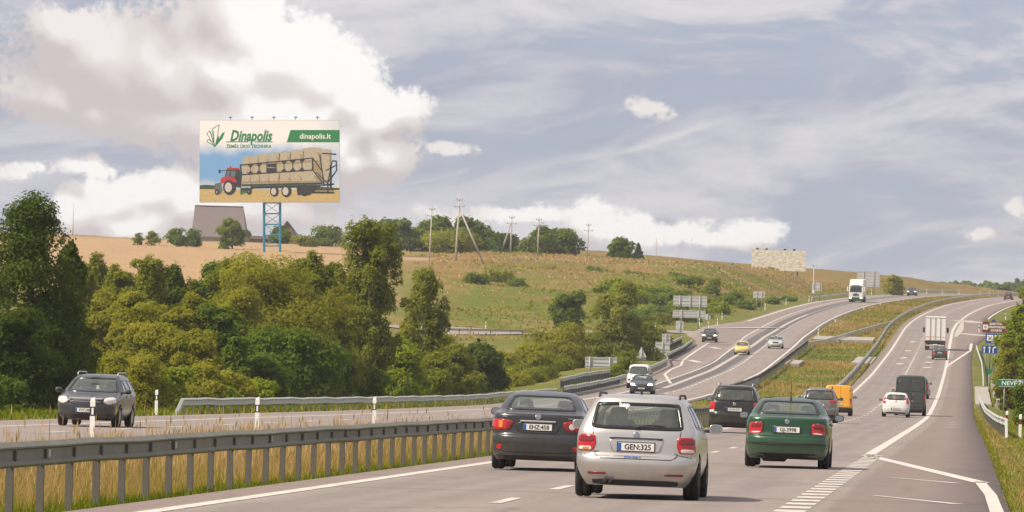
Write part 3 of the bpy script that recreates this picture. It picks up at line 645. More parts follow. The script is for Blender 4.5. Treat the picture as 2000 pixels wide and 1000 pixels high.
# willows and scrub behind, from far to near
L1_ = [(190, 476, 80, 440), (255, 520, 100, 430), (312, 496, 82, 420), (345, 515, 70, 425), (395, 545, 100, 430), (150, 520, 90, 420), (445, 488, 90, 425), (660, 520, 90, 430)]
for (u, v, w, Y) in L1_:
    L1 = 'olive willow shrub of the back row below the brown field, ' + from_left([q[0] + q[1] * .001 for q in L1_], u + v * .001)
    bush(u, v, w, Y, 'olive', L1, group='willow shrubs in the back row of the thicket')
bush(290, 486, 92, 415, 'olive', 'round willow in the back row standing highest against the brown field', 'willow', 'willow', 'willow')
L2_ = [(200, 556, 95, 375), (255, 560, 100, 372), (212, 592, 115, 360), (300, 580, 90, 368), (350, 588, 80, 366), (270, 625, 110, 345), (335, 632, 130, 338), (395, 640, 110, 335), (375, 560, 85, 372)]
for (u, v, w, Y) in L2_:
    L2 = 'yellow-green willow left of the broad spreading willow, ' + from_left([q[0] + q[1] * .001 for q in L2_], u + v * .001)
    bush(u, v, w, Y, 'willow', L2, 'willow', 'willow', 'willow', group='yellow-green willows in the middle of the thicket')
LB_ = [(170, 500, 80, 415), (225, 500, 80, 425), (340, 500, 90, 420), (375, 530, 90, 420), (430, 505, 100, 420), (495, 500, 90, 425), (580, 495, 90, 425), (660, 500, 90, 420), (690, 520, 80, 420), (260, 590, 90, 350), (430, 590, 100, 350), (690, 600, 100, 370), (660, 640, 100, 330), (800, 610, 90, 400), (860, 640, 80, 400)]
for (u, v, w, Y) in LB_: bush(u, v, w, Y, ('olive', 'alder', 'willow')[u % 3], 'leafy bush filling the thicket, ' + from_left([q[0] + q[1] * .001 for q in LB_], u + v * .001), group='bushes filling the gaps of the thicket')
bush(545, 486, 265, 385, 'willow', 'broad spreading willow with dark forked limbs in the middle of the thicket', 'willow', 'willow', 'willow', dens=.8)
bush(455, 492, 110, 392, 'olive', 'willow crown between the brown field and the broad spreading willow', 'willow', 'willow', 'willow')
bush(612, 476, 105, 395, 'olive', 'tall willow crown left of the birch and below the small brown house', 'willow', 'willow', 'willow')
bush(470, 560, 150, 372, 'willow', 'willow bush in front of the left half of the broad willow', 'willow', 'willow', 'willow')
bush(640, 545, 125, 380, 'willow', 'willow bush between the broad willow and the birch', 'willow', 'willow', 'willow')
L3_ = [(215, 690, 95, 285), (275, 695, 110, 280), (225, 735, 90, 270), (330, 715, 95, 276), (395, 705, 110, 280), (455, 725, 90, 272), (300, 742, 80, 268), (375, 750, 90, 266), (500, 745, 80, 268), (440, 760, 70, 262)]
for (u, v, w, Y) in L3_:
    L3 = 'yellowish front-row bush behind the roadside rail, ' + from_left([q[0] + q[1] * .001 for q in L3_], u + v * .001)
    bush(u, v, w, Y, 'willow' if u % 2 else 'bright', L3, group='yellowish bushes of the front row')
bush(465, 650, 75, 310, 'alder', 'small dark green bush left of the broad dark bush')
bush(560, 640, 185, 298, 'alder', 'broad dark green bush under the broad spreading willow')
bush(640, 690, 120, 285, 'dark', 'dark green bush left of the birch trunk')
bush(520, 690, 110, 288, 'alder', 'leafy green bush in front of the broad dark bush')
bush(600, 725, 100, 272, 'alder', 'low leafy green bush behind the rail left of the birch')
bush(728, 434, 150, 305, 'birch', 'tall birch with a whitish trunk in the thicket', 'birch', 'birch', 'tree', group=None)
bush(832, 528, 112, 345, 'birch', 'thin birch with a pale trunk right of the tall birch', 'birch', 'birch', 'tree', group=None)
bush(778, 652, 130, 290, 'bright', 'bright yellow-green bush right of the birch trunk')
bush(715, 715, 90, 275, 'alder', 'low green bush at the foot of the birch'); bush(770, 722, 90, 272, 'bright', 'low bright bush in front of the bright yellow-green bush')
bush(845, 690, 95, 290, 'olive', 'olive bush below the thin birch'); bush(885, 670, 80, 330, 'olive', 'olive bush right of the thin birch near the side road')
bush(945, 672, 108, 296, 'dark', 'round dark green bush behind the dark grey sedan'); bush(900, 700, 80, 305, 'olive', 'olive bush left of the round dark bush')
bush(935, 655, 30, 320, 'spruce', 'slender young conifer behind the round dark bush', 'spruce', 'conifer', 'tree')
bush(1092, 640, 150, 425, 'willow', 'large yellow-green willow behind the dark grey sedan', 'willow', 'willow', 'willow')
bush(1040, 672, 100, 415, 'willow', 'left shoulder of yellow-green willows behind the dark grey sedan', 'willow', 'willow', 'willow')
bush(1148, 648, 100, 440, 'olive', 'olive willow left of the blank road sign backs', 'willow', 'willow', 'willow')
bush(1015, 712, 80, 395, 'olive', 'low olive bush between the round dark bush and the large willow'); bush(985, 735, 70, 380, 'willow', 'low willow bush right of the round dark bush above the rail')
LF_ = [(878, 715, 70, 300), (922, 722, 66, 300), (965, 705, 70, 330), (985, 688, 60, 470), (1005, 735, 70, 300), (1040, 722, 70, 300), (1060, 735, 60, 300), (915, 690, 50, 420), (1080, 700, 80, 420), (1120, 705, 70, 420)]
for (u, v, w, Y) in LF_: bush(u, v, w, Y, 'willow' if u % 2 else 'olive', 'low bush between the thin birch and the bridge parapet, ' + from_left([q[0] for q in LF_], u), group='low bushes behind the dark grey saloon')
bush(1212, 553, 78, 640, 'birch', 'slim tree with a bare pale trunk behind the white van', 'tree', 'slim_tree', 'tree', group=None)
bush(1110, 566, 62, 770, 'alder', 'single dark tree at the foot of the hill', 'tree', 'slim_tree', 'tree', group=None)
L4_ = [(1235, 640, 60, 640), (1262, 632, 55, 690), (1288, 640, 50, 690), (1170, 690, 60, 520), (1225, 685, 50, 590), (1150, 722, 60, 480), (1205, 725, 45, 545), (1275, 690, 40, 640)]
for (u, v, w, Y) in L4_:
    L4 = 'olive scrub bush beside the road sign backs, ' + from_left([q[0] + q[1] * .001 for q in L4_], u + v * .001)
    bush(u, v, w, Y, 'olive', L4, group='scrub on the bank behind the sign backs')
# shrubs on the hillside
L5_ = [(1245, 545, 55, 905), (1290, 538, 50, 935), (1330, 560, 60, 930), (1265, 575, 60, 885), (1310, 590, 55, 890), (1375, 575, 50, 960), (1350, 605, 50, 885), (1295, 615, 50, 860), (1405, 588, 50, 940), (1440, 580, 45, 985),
                     (1205, 532, 50, 940), (1160, 520, 40, 1010), (1240, 515, 45, 1020), (1320, 525, 45, 1020), (1390, 550, 45, 1000), (1430, 555, 40, 1020), (1475, 580, 36, 1010), (1510, 578, 32, 1040), (1250, 612, 50, 850), (1222, 590, 45, 880),
                     (975, 565, 60, 940), (930, 572, 50, 925), (1010, 578, 50, 925), (1280, 560, 55, 910), (1340, 540, 40, 985), (1540, 572, 30, 1075), (1205, 560, 40, 905), (1225, 548, 60, 915), (1262, 552, 60, 920), (1305, 552, 60, 930), (1345, 580, 60, 915), (1365, 592, 55, 910), (1322, 602, 55, 880), (1280, 598, 60, 875), (1418, 572, 50, 985), (1460, 588, 40, 985), (1185, 545, 45, 930), (1355, 528, 40, 1030), (1395, 530, 36, 1040), (1240, 600, 50, 865)]
for (u, v, w, Y) in L5_:
    L5 = 'green shrub on the grassy hillside, ' + from_left([q[0] + q[1] * .001 for q in L5_], u + v * .001)
    gy = gz(PX(u, v, Y).x, Y); bush(u, v, w * RNG.uniform(.75, 1.15), Y, ('far', 'bright', 'alder', 'olive')[u % 4], L5, H=w * Y / F * RNG.uniform(.30, .5), group='shrubs on the hillside', cat='bush')
# tree groups on the skyline
SK = 'trees on the skyline of the hill'
for (u, v, w, Y, lf, lab) in [(775, 428, 66, 1120, 'far', 'round green tree on the skyline right of the birch top'), (850, 427, 95, 1130, 'far', 'left half of the largest green tree clump on the hill top behind the thin pole'),
                              (912, 428, 80, 1130, 'far', 'right half of the largest tree clump, behind the tall strutted pole'), (880, 455, 95, 1105, 'olive', 'lighter bush in front of the largest tree clump on the hill top'),
                              (985, 455, 66, 1200, 'dark', 'low dark tree on the skyline behind the second strutted pole'), (945, 468, 50, 1180, 'far', 'low bush between the tree clump and the second strutted pole'),
                              (1065, 442, 45, 1160, 'alder', 'pointed tree on the skyline behind the single pole'), (1098, 450, 72, 1165, 'alder', 'broad tree right of the pointed skyline tree'), (1035, 470, 50, 1170, 'far', 'low bush left of the single pole on the skyline'),
                              (1212, 470, 52, 1160, 'alder', 'lone round bush on the skyline right of the poles'), (643, 447, 62, 1150, 'far', 'round bush right of the small brown house'), (600, 462, 45, 1140, 'olive', 'low bush at the right foot of the small brown house'),
                              (455, 430, 72, 1090, 'far', 'green bush in front of the big grey barn'), (345, 446, 50, 1090, 'far', 'green bush left of the big grey barn'), (378, 450, 44, 1100, 'far', 'bush at the left corner of the big grey barn'),
                              (300, 455, 34, 1100, 'olive', 'small bush on the field edge left of the barn bushes'), (270, 457, 24, 1100, 'olive', 'smallest bush on the field edge'), (545, 440, 40, 1180, 'alder', 'tree seen through the legs of the blue billboard tower'),
                              (805, 448, 50, 1150, 'far', 'bush between the round skyline tree and the largest clump')]:
    tree('skyline_tree', lab, SK, u, v - 2, w * (.80 if Y < 1110 and u < 700 else 1.1), Y, 'bush', lf, cat='tree')
tree('spruce', 'small spruce on the skyline beside the lone round bush', SK, 1247, 473, 24, 1150, 'spruce', 'spruce', cat='tree')
tree('bush', 'dry yellowish bush right of the large sign back on the crest', SK, 1745, 538, 46, 1230, 'bush', 'willow', cat='bush')
# right-hand edge
RG = 'trees on the right verge'
tree('roadside_tree', 'leafy olive tree at the right edge hiding the brown sign', RG, 1992, 585, 82, 450, 'bush', 'bright', cat='tree')
tree('roadside_tree', 'darker tree cut by the right edge of the picture', RG, 2022, 540, 80, 470, 'bush', 'olive', cat='tree')
tree('bush', 'olive bush on the verge right of the lane sign', RG, 1968, 655, 50, 440, 'bush', 'willow', cat='bush')
tree('bush', 'dark bush at the right edge below the green river sign', RG, 2005, 742, 52, 330, 'bush', 'alder', cat='bush')
tree('bush', 'tall leafy bush top at the far right edge', RG, 1990, 600, 60, 520, 'bush', 'olive', cat='bush')
# far-off wood beyond the crest
def far_wood():
    P = []; Nn = []; Tn = []
    for i in range(120):
        u = RNG.uniform(1560, 2090) if i > 14 else RNG.uniform(1775, 2010); Y = RNG.uniform(1900, 2300); X = (u - 1000) * Y / F; vt = RNG.normal(553, 5) if 1780 < u else RNG.normal(566, 4)
        if 1890 < u < 1925: vt += 6
        zt = PX(u, vt, Y).z; zg = gz(X, Y); H = max(4, zt - zg); p, n, tt, _ = crown_points('bush' if i % 4 else 'tall', H, RNG.uniform(5, 9), 420); P.append(p + np.array([X, Y, zg])); Nn.append(n); Tn.append(tt)
    o = leaf_mesh('far_wood', np.concatenate(P), np.concatenate(Nn), 1.3, LEAF['far'], None, np.concatenate(Tn), .8); o['kind'] = 'stuff'; o['label'] = 'bluish far-off wood beyond the crest of the road'
far_wood()

# ------------------------------------------------------------------ grass
def grass_material():
    m = bpy.data.materials.new('grass_blades'); m.use_nodes = True; t = m.node_tree; t.nodes.clear(); g = NG(t); o = t.nodes.new('ShaderNodeOutputMaterial')
    at = t.nodes.new('ShaderNodeAttribute'); at.attribute_name = 'tint'; r = t.nodes.new('ShaderNodeValToRGB'); e = r.color_ramp.elements
    e[0].position = 0; e[0].color = (.085, .135, .008, 1); e[1].position = 1; e[1].color = (.54, .37, .20, 1)
    for p_, c_ in ((.3, (.215, .235, .016, 1)), (.55, (.34, .255, .060, 1)), (.8, (.45, .30, .125, 1))): q = e.new(p_); q.color = c_
    t.links.new(at.outputs['Fac'], r.inputs[0]); d = t.nodes.new('ShaderNodeBsdfDiffuse'); tr = t.nodes.new('ShaderNodeBsdfTranslucent'); mx = t.nodes.new('ShaderNodeMixShader'); mx.inputs[0].default_value = .35
    t.links.new(r.outputs[0], d.inputs[0]); t.links.new(r.outputs[0], tr.inputs[0]); t.links.new(d.outputs[0], mx.inputs[1]); t.links.new(tr.outputs[0], mx.inputs[2]); t.links.new(mx.outputs[0], o.inputs[0]); return m
M_GRASS = grass_material()
def blades(name, X, Y, h, w, tint, heads=None, label=None):
    n = len(X); Z = terrain(X, Y) - .02; th = RNG.uniform(0, 2 * math.pi, n); lean = RNG.normal(0, .22, (n, 2)) * h[:, None]
    a = np.stack([np.cos(th), np.sin(th), 0 * th], 1) * (w / 2)[:, None]; p = np.stack([X, Y, Z], 1); mid = p + np.stack([lean[:, 0] * .35, lean[:, 1] * .35, h * .6], 1); top = p + np.stack([lean[:, 0], lean[:, 1], h], 1)
    V = np.stack([p - a, p + a, mid + a * .8, mid - a * .8, top], 1).reshape(-1, 3); i = np.arange(n)[:, None] * 5; T4 = np.repeat(tint, 5)
    quads = (i + np.array([0, 1, 2, 3])).reshape(-1); tris = (i + np.array([3, 2, 4])).reshape(-1); vcount = 5 * n
    if heads is not None:
        k = np.where(heads)[0]; hw = np.stack([np.cos(th[k]), np.sin(th[k]), 0 * k], 1) * (w[k] * 1.15)[:, None]; tp = top[k]; hl = h[k][:, None] * np.array([0, 0, .2])
        V2 = np.stack([tp - hl * .8, tp + hw - hl * .2, tp + hl * .6, tp - hw - hl * .2], 1).reshape(-1, 3); quads = np.concatenate([quads, (vcount + np.arange(len(k))[:, None] * 4 + np.array([0, 1, 2, 3])).reshape(-1)])
        V = np.concatenate([V, V2]); T4 = np.concatenate([T4, np.repeat(np.clip(tint[k] + .15, 0, 1), 4)])
    me = bpy.data.meshes.new(name); me.vertices.add(len(V)); me.vertices.foreach_set('co', V.reshape(-1).astype(np.float32)); nq, nt = len(quads) // 4, len(tris) // 3
    me.loops.add(len(quads) + len(tris)); me.loops.foreach_set('vertex_index', np.concatenate([quads, tris]).astype(np.int32)); me.polygons.add(nq + nt)
    me.polygons.foreach_set('loop_start', np.concatenate([np.arange(nq) * 4, nq * 4 + np.arange(nt) * 3]).astype(np.int32)); me.polygons.foreach_set('loop_total', np.concatenate([np.full(nq, 4), np.full(nt, 3)]).astype(np.int32)); me.update(calc_edges=True)
    at = me.attributes.new('tint', 'FLOAT', 'POINT'); at.data.foreach_set('value', np.clip(T4, 0, 1).astype(np.float32)); me.materials.append(M_GRASS); o = link(name, me); o['kind'] = 'stuff'
    if label: o['label'] = label
    return o
def scatter(n, y0, y1, tf):
    """points along the road with density falling with distance"""
    Y = y0 * (y1 / y0) ** RNG.random(n); t = tf(Y); return AX(Y) + t, Y, t
def meadow():
    n = 120000; X, Y, t = scatter(n, 62, 300, lambda Y: RNG.uniform(-19.4, -12.1, len(Y))); clump = hash_noise(X, Y, 2.3) + .7 * hash_noise(X + 9, Y, .7); s = np.clip(Y / 100, .8, 2.2)
    bare = hash_noise(X + 31, Y + 7, 3.1) + .5 * hash_noise(X, Y, 1.1) > .38; edge = sstep(t, -13.4, -12.2); h = (.40 + .36 * clump + RNG.normal(0, .11, n)) * (1 - .45 * edge) * (1 - .35 * sstep(-t, 17, 19.4)) * np.where(bare, .45, 1); k = RNG.random(n) < .05; h[k] *= 1.6
    h = np.clip(h, .08, 1.1) * np.clip(1 - (Y - 150) / 300, .5, 1); tint = .70 + .45 * clump + RNG.normal(0, .16, n) - .30 * edge * RNG.random(n); g_ = RNG.random(n) < .10 + .55 * (hash_noise(X + 5, Y, 1.7) > .22); tint[g_] = RNG.uniform(.10, .45, g_.sum()); h[g_] *= .62
    blades('dry_grass', X, Y, h, .0085 * np.minimum(s, 1.35) * RNG.uniform(.6, 1.6, n), tint, heads=(RNG.random(n) < .28) & (h > .5), label='tall dry grass between the two carriageways')
    n = 800; X, Y, t = scatter(n, 66, 300, lambda Y: RNG.uniform(-19, -12.3, len(Y))); blades('tall_weeds', X, Y, RNG.uniform(.5, 1.0, n), .013 * np.clip(Y / 100, .8, 1.5) * RNG.uniform(.5, 1.2, n), np.where(RNG.random(n) < .25, .35, .72) + RNG.normal(0, .1, n), heads=RNG.random(n) < .8, label='taller weeds among the dry grass of the median')
    n = 60000; X, Y, t = scatter(n, 62, 420, lambda Y: RNG.uniform(-12.7, -10.2, len(Y))); s = np.clip(Y / 100, .8, 3)
    tint = .20 + RNG.normal(0, .12, n) + .30 * hash_noise(X, Y, 1.2) + .25 * sstep(-t, 12.0, 12.7) + .3 * (t > -10.5) * RNG.random(n); hh = np.clip(RNG.normal(.09, .035, n) * (1 + 1.2 * hash_noise(X, Y, .9)) + .10 * sstep(-t, 11.7, 12.6), .02, .4) * (1 - .6 * (t > -10.6)); blades('green_grass', X, Y, hh, .012 * s * RNG.uniform(.6, 1.4, n), tint, label='short green grass along the edge of the near road')
    # right verge
    n = 38000; X, Y, t = scatter(n, 75, 420, lambda Y: t_Rr(Y) + RNG.random(len(Y)) ** 1.4 * 9 - .05); s = np.clip(Y / 100, .8, 3); d = t - t_Rr(Y)
    tint = .34 + RNG.normal(0, .12, n) + .50 * ((d < .9) & (d > .25)) * RNG.random(n) + .3 * hash_noise(X, Y, 2.0); blades('verge_grass', X, Y, np.clip(RNG.normal(.07, .03, n) + .10 * sstep(d, .8, 5), .02, .4), .016 * s * RNG.uniform(.6, 1.4, n), tint, label='grass on the right verge')
    # verge in front of the thicket
    n = 14000; X, Y, t = scatter(n, 150, 470, lambda Y: t_Ll(Y) - RNG.random(len(Y)) * 9); s = np.clip(Y / 100, .8, 3)
    tint = .22 + RNG.normal(0, .12, n) + .3 * hash_noise(X, Y, 3.0); blades('verge_grass', X, Y, np.clip(RNG.normal(.16, .06, n) + .12 * sstep(t_Ll(Y) - t, 3, 8), .04, .6), .022 * s * RNG.uniform(.6, 1.4, n), tint, label='green grass in front of the thicket')
    # hillside and median tussocks further off
    n = 60000; Y = RNG.uniform(760, 1330, n); X = RNG.uniform(-95, 75, n); t = X - AX(Y); dl = t_Ll(Y) - t; vis = (dl > 5) & (np.abs(X / Y * F + 20) < 1080); X, Y, dl = X[vis], Y[vis], dl[vis]; n = len(X)
    keep = ~((X < -14) & (Y > 790) & (Y < 1260)); X, Y, dl = X[keep], Y[keep], dl[keep]; n = len(X); pat = hash_noise(X, Y, 28.) + .6 * hash_noise(X, Y, 9.)
    tint = .74 + .75 * pat + RNG.normal(0, .12, n) - .35 * (dl < 10) - .36 * (1 - sstep(Y, 850, 1010)) * (X < 45) * RNG.random(n) ** .6 - .5 * (hash_noise(X, Y, 17.) > .24) * RNG.random(n); tint = np.clip(tint, .24, 1); blades('hill_grass', X, Y, np.clip(RNG.normal(.24, .10, n), .06, .6), RNG.uniform(.14, .40, n), tint, label='dry and green grass tussocks on the hillside')
    n = 30000; Y = RNG.uniform(420, 1250, n); lo, hi = t_Lr(Y) + .4, t_Rl(Y) - .4; t = lo + (hi - lo) * RNG.random(n); X = AX(Y) + t; pat = hash_noise(X, Y, 12.) + .6 * hash_noise(X, Y, 4.)
    Yw = Y + 45 * hash_noise(X, Y, 14.) + 20 * hash_noise(X, Y, 4.); gr = sstep(Yw, 545, 590) * (1 - sstep(Yw, 600, 640)) + sstep(Yw, 655, 695) * (1 - sstep(Yw, 725, 765)) + (1 - sstep(Yw, 500, 540)) * .8; tint = .58 + .60 * pat + RNG.normal(0, .14, n) - .36 * gr
    blades('median_grass', X, Y, np.clip(RNG.normal(.22, .10, n) * (1 - .5 * gr), .05, .6), RNG.uniform(.05, .15, n) * Y / 700, tint, label='reddish and green grass on the far part of the median')
meadow()
def scrub():
    n = 90000; Y = RNG.uniform(800, 1240, n); X = RNG.uniform(-20, 72, n); dl = t_Ll(Y) - (X - AX(Y)); nz = hash_noise(X, Y, 15.) + .7 * hash_noise(X + 40, Y, 5.) + .35 * hash_noise(X, Y + 13, 2.); right = sstep(X / Y * F, 120, 300) * (1 - sstep(Y, 1010, 1120))
    keep = (dl > 6) & (nz > .36 - .42 * right) & (RNG.random(n) < .55 + .45 * right); X, Y, nz, right = X[keep], Y[keep], nz[keep], right[keep]; n = len(X); h = np.clip(.25 + .9 * (nz - .2 + .4 * right) * RNG.random(n), .1, 1.6); Z = terrain(X, Y) + h * RNG.random(n)
    o = leaf_mesh('hill_scrub', np.stack([X, Y, Z], 1), RNG.normal(size=(n, 3)) * .5 + np.array([-.2, -.3, .7]), .42, LEAF['olive'], None, .45 + .8 * hash_noise(X, Y, 8.) + RNG.normal(0, .15, n), .8); o['kind'] = 'stuff'; o['label'] = 'low green scrub spreading over the hillside'
scrub()

# ------------------------------------------------------------------ guardrails
M_STEEL = mat('galvanised_steel', (.150, .145, .115), .62, .15, var=.45, scale=1.3); M_STEEL2 = mat('pale_galvanised_steel', (.40, .42, .38), .6, .25, var=.25, scale=1.3); M_STEEL_D = mat('weathered_steel', (.135, .125, .11), .65, .35, var=.25, scale=3)
M_CONC = mat('pale_concrete', (.34, .31, .28), .9, var=.25, scale=1.5, bump=.3); M_PANEL = mat('grey_mesh_panel', (.27, .28, .29), .7, .3, var=.2, scale=8)
M_REFL = mat('reflector_cap', (.50, .50, .44), .4, var=.05); M_BOLT = mat('bolt_heads', (.12, .12, .11), .6, .5, var=0)
WPROF = [(-.035, .755), (-.018, .772), (.080, .716), (.078, .698), (.028, .676), (.026, .560), (.072, .528), (.076, .496), (.050, .468), (.0, .46)]
def path_eval(pts, s):
    d = [0.0]
    for a, b in zip(pts[:-1], pts[1:]): d.append(d[-1] + (b - a).length)
    s = max(0, min(s, d[-1])); k = max(i for i in range(len(d) - 1) if d[i] <= s + 1e-9); f = (s - d[k]) / (d[k + 1] - d[k]); return pts[k].lerp(pts[k + 1], f), (pts[k + 1] - pts[k]).normalized()
def guardrail(label, pts, face=1, steel=None, post=2.45, beam=4.9, h=.765, near=False, panel=None, ends=(False, False), group='crash barriers along the motorway'):
    """W-beam barrier through ground points; face=+1 turns the ribs to the right of the path"""
    o = thing('guardrail', label, 'crash barrier', pts[0], 0, group); org = pts[0]; L = sum((b - a).length for a, b in zip(pts[:-1], pts[1:])); dz = h - .765
    def sect(s, zz=0.0):
        p, d = path_eval(pts, s); n = Vector((d.y, -d.x, 0)).normalized() * face; return [p - org + n * q[0] + Vector((0, 0, q[1] + dz + zz)) for q in WPROF]
    s = 0.0; k = 0; first_post = None; bolt = None
    while s < L - .05:
        e = min(s + beam, L); pr = sect(s) ; pe = sect(min(e + (.12 if near else 0), L)); m = len(WPROF); q = sect((s + e) / 2)
        wob = .012 * math.sin(k * 2.1) * (1 if near else 2.5); q = [v + Vector((0, 0, wob)) for v in q]
        mesh_obj('beam', pr + q + pe, [(a * m + i, a * m + i + 1, (a + 1) * m + i + 1, (a + 1) * m + i) for a in range(2) for i in range(m - 1)], steel or (M_STEEL if near else M_STEEL2), o, smooth=False); s = e; k += 1
    s = post * .4; k = 0
    while s < L:
        p, d = path_eval(pts, s); n = Vector((d.y, -d.x, 0)).normalized() * face; zg = p.z
        if first_post is None:
            mb = MB(); c = -.055
            if near:
                mb.prism([(-.042, .03), (-.042, -.06), (-.028, -.06), (-.028, .012), (.028, .012), (.028, -.06), (.042, -.06), (.042, .03)], 'z', -.4, .66 + dz)
                mb.box((0, .045, .61 + dz), (.07, .05, .12), .006)
            else: mb.box((0, -.03, .2 + dz / 2), (.10, .07, .95 + dz))
            first_post = mb.build('post', M_STEEL_D, o); q = first_post
        else:
            q = first_post.copy(); C.objects.link(q); q.parent = o
        q.location = p - org; q.rotation_euler = (0, 0, math.atan2(d.y, d.x) + (math.pi if face > 0 else 0))
        if near and k < 80:
            if bolt is None: mb = MB(); mb.lathe([(0, .012), (.02, .012), (.024, 0)], 8); bolt = mb.build('bolt', M_BOLT, o); b = bolt
            else: b = bolt.copy(); C.objects.link(b); b.parent = o
            b.location = p - org + n * .030 + Vector((0, 0, .618 + dz)); b.rotation_euler = (0, 0, math.atan2(n.y, n.x) - math.pi / 2)
        s += post; k += 1
    if near:
        s = 6.2
        while s < L and s < 120:
            p, d = path_eval(pts, s); n = Vector((d.y, -d.x, 0)).normalized() * face; mb = MB(); mb.box((0, 0, 0), (.09, .03, .105), .01); r = mb.build('reflector', M_REFL, o); r.location = p - org + n * .045 + Vector((0, 0, .615 + dz)); r.rotation_euler = (0, 0, math.atan2(d.y, d.x)); s += 12.2
    for fl, a, b in ((ends[0], 0.0, -2.4), (ends[1], L, 2.4)):
        if fl:
            p, d = path_eval(pts, a); d = d if b > 0 else -d; m = len(WPROF); n = Vector((d.y, -d.x, 0)).normalized() * face * (1 if b > 0 else -1); A = sect(a); B2 = [v + d * 2.4 + Vector((0, 0, -.72)) for v in A]
            mesh_obj('end_ramp', A + B2, [(i, i + 1, m + i + 1, m + i) for i in range(m - 1)], M_STEEL if near else M_STEEL2, o)
    if panel:
        a, b, low = panel; mb = MB(); s = a
        while s < b:
            p, d = path_eval(pts, s); p2, _ = path_eval(pts, min(s + 1.95, b)); n = Vector((d.y, -d.x, 0)).normalized() * face; q = []
            for w in (p, p2):
                for sg in (-.02, .02): q += [w - org - n * .12 + n * sg + Vector((0, 0, low)), w - org - n * .12 + n * sg + Vector((0, 0, .56))]
            mesh_obj('panel', q, [(0, 1, 5, 4), (2, 6, 7, 3), (1, 3, 7, 5), (0, 4, 6, 2), (0, 2, 3, 1), (4, 5, 7, 6)], M_PANEL, o); s += 2.0
        p, d = path_eval(pts, a); p2, _ = path_eval(pts, b)
    return o
def path(tf, y0, y1, step=6.0, dz=-.03): return [road_pt(float(tf(y)), float(y), dz) for y in np.linspace(y0, y1, max(2, int((y1 - y0) / step) + 1))]
def pathp(l, dz=-.03):
    r = [l[0]]
    for a, b in zip(l[:-1], l[1:]):
        n = max(1, int((b[1] - a[1]) / 8)); r += [(a[0] + (b[0] - a[0]) * i / n, a[1] + (b[1] - a[1]) * i / n) for i in range(1, n + 1)]
    return [road_pt(t, y, dz) for t, y in r]
guardrail('long galvanised crash barrier crossing the foreground, left of the near cars', path(cst(-11.45), 58, 300), 1, near=True)
guardrail('crash barrier along the median edge of the near road, climbing the slope', pathp([(-11.45, 300), (-11.4, 420), (-10.6, 500), (-11.1, 600), (-11.4, 750), (-11.7, 850), (-11.6, 1000), (-11.6, 1330)]), 1, post=4, beam=8)
guardrail('crash barrier on the inner edge of the oncoming road with a bridge parapet', pathp([(-18.2, 440), (-18.6, 480), (-18.4, 535), (-18.8, 574), (-19.4, 657), (-19.9, 752)]), -1, post=2, beam=8, panel=(0, 95, .02), ends=(True, False))
guardrail('dark crash barrier slanting across the median between the carriageways', pathp([(-19.9, 752), (-18.2, 772), (-15.2, 845), (-11.9, 911)], -.3), 1, post=2.5, beam=8)
guardrail('galvanised crash barrier with a sloped end in front of the thicket', pathp([(-30.6, 239), (-30.3, 400), (-29.0, 432)], -.12), 1, post=2.5, beam=5, ends=(True, False), h=.72)
guardrail('crash barrier with bridge parapet beside the white van', pathp([(-28.5, 432), (-29.0, 510), (-29.2, 549), (-30.2, 614)], .0), 1, post=2, beam=6, panel=(0, 80, .0))
guardrail('stepped-back crash barrier beyond the white van', pathp([(-30.2, 614), (-31.5, 636), (-32.2, 690), (-33.2, 734)], .0), 1, post=2, beam=6, panel=(34, 120, .0))
guardrail('outer parapet of the first bridge left of the white van', [PX(1096, 757, 478), PX(1140, 746, 505), PX(1191, 738, 540)], 1, post=2, beam=6, panel=(0, 62, .0))
guardrail('outer parapet of the second bridge below the small square sign backs', [PX(1306, 682, 700), PX(1332, 669, 745)], 1, post=2, beam=6, panel=(0, 45, .0))
guardrail('low barrier between triangle sign and second bridge', [PX(1262, 700, 640), PX(1283, 691, 665), PX(1304, 683, 690)], 1, post=3, beam=6)
guardrail('crash barrier on the right verge behind the red-banded posts', pathp([(1.55, 246), (1.35, 279), (1.05, 380), (.8, 457)], -.1), -1, post=3, beam=5, ends=(True, False))
guardrail('crash barrier on the right verge beside the exit lane', pathp([(1.3, 560), (1.3, 647), (.75, 752)], -.1), -1, post=3, beam=6, ends=(True, False))
guardrail('pale barrier along the side road at the foot of the hill', [Vector((q.x, q.y, gz(q.x, q.y) + .1)) for q in [PX(u, 657, 782) for u in (872, 920, 970, 1020, 1064)]], -1, steel=M_CONC, post=4, beam=6)
guardrail('far crash barrier on the left verge beside the white lorry', pathp([(-33.6, 1086), (-33.2, 1200)]), 1, post=4, beam=8, ends=(True, False))
guardrail('farthest crash barrier on the left verge near the crest', pathp([(-33.4, 1262), (-33, 1400)]), 1, post=4, beam=8, ends=(True, False))
# bridge deck edges and the concrete at the right
def slab(name, label, t0, t1, y0, y1, top, depth, m=M_CONC, cat='bridge edge', n=8):
    mb = MB(); ys = np.linspace(y0, y1, n + 1); o = thing(name, label, cat, road_pt((t0 + t1) / 2, (y0 + y1) / 2), 0); org = o.location
    for a, b in zip(ys[:-1], ys[1:]):
        q = [road_pt(t, yy, dz) - org for yy in (a + .02, b - .02) for t in (t0, t1) for dz in (top - depth, top)]; mesh_obj('concrete_panel', q, [(0, 1, 3, 2), (4, 6, 7, 5), (0, 4, 5, 1), (2, 3, 7, 6), (1, 5, 7, 3), (0, 2, 6, 4)], m, o)
    return o
slab('bridge_kerb', 'pale concrete kerb of the first bridge on the oncoming side', -28.9, -28.3, 432, 540, .16, .9)
slab('bridge_kerb', 'pale concrete kerb of the second bridge below the sign backs', -33.3, -32.6, 665, 734, .16, .9)
slab('bridge_kerb', 'concrete slab on the right verge where the barrier is interrupted', .5, 1.7, 452, 545, .08, .9)
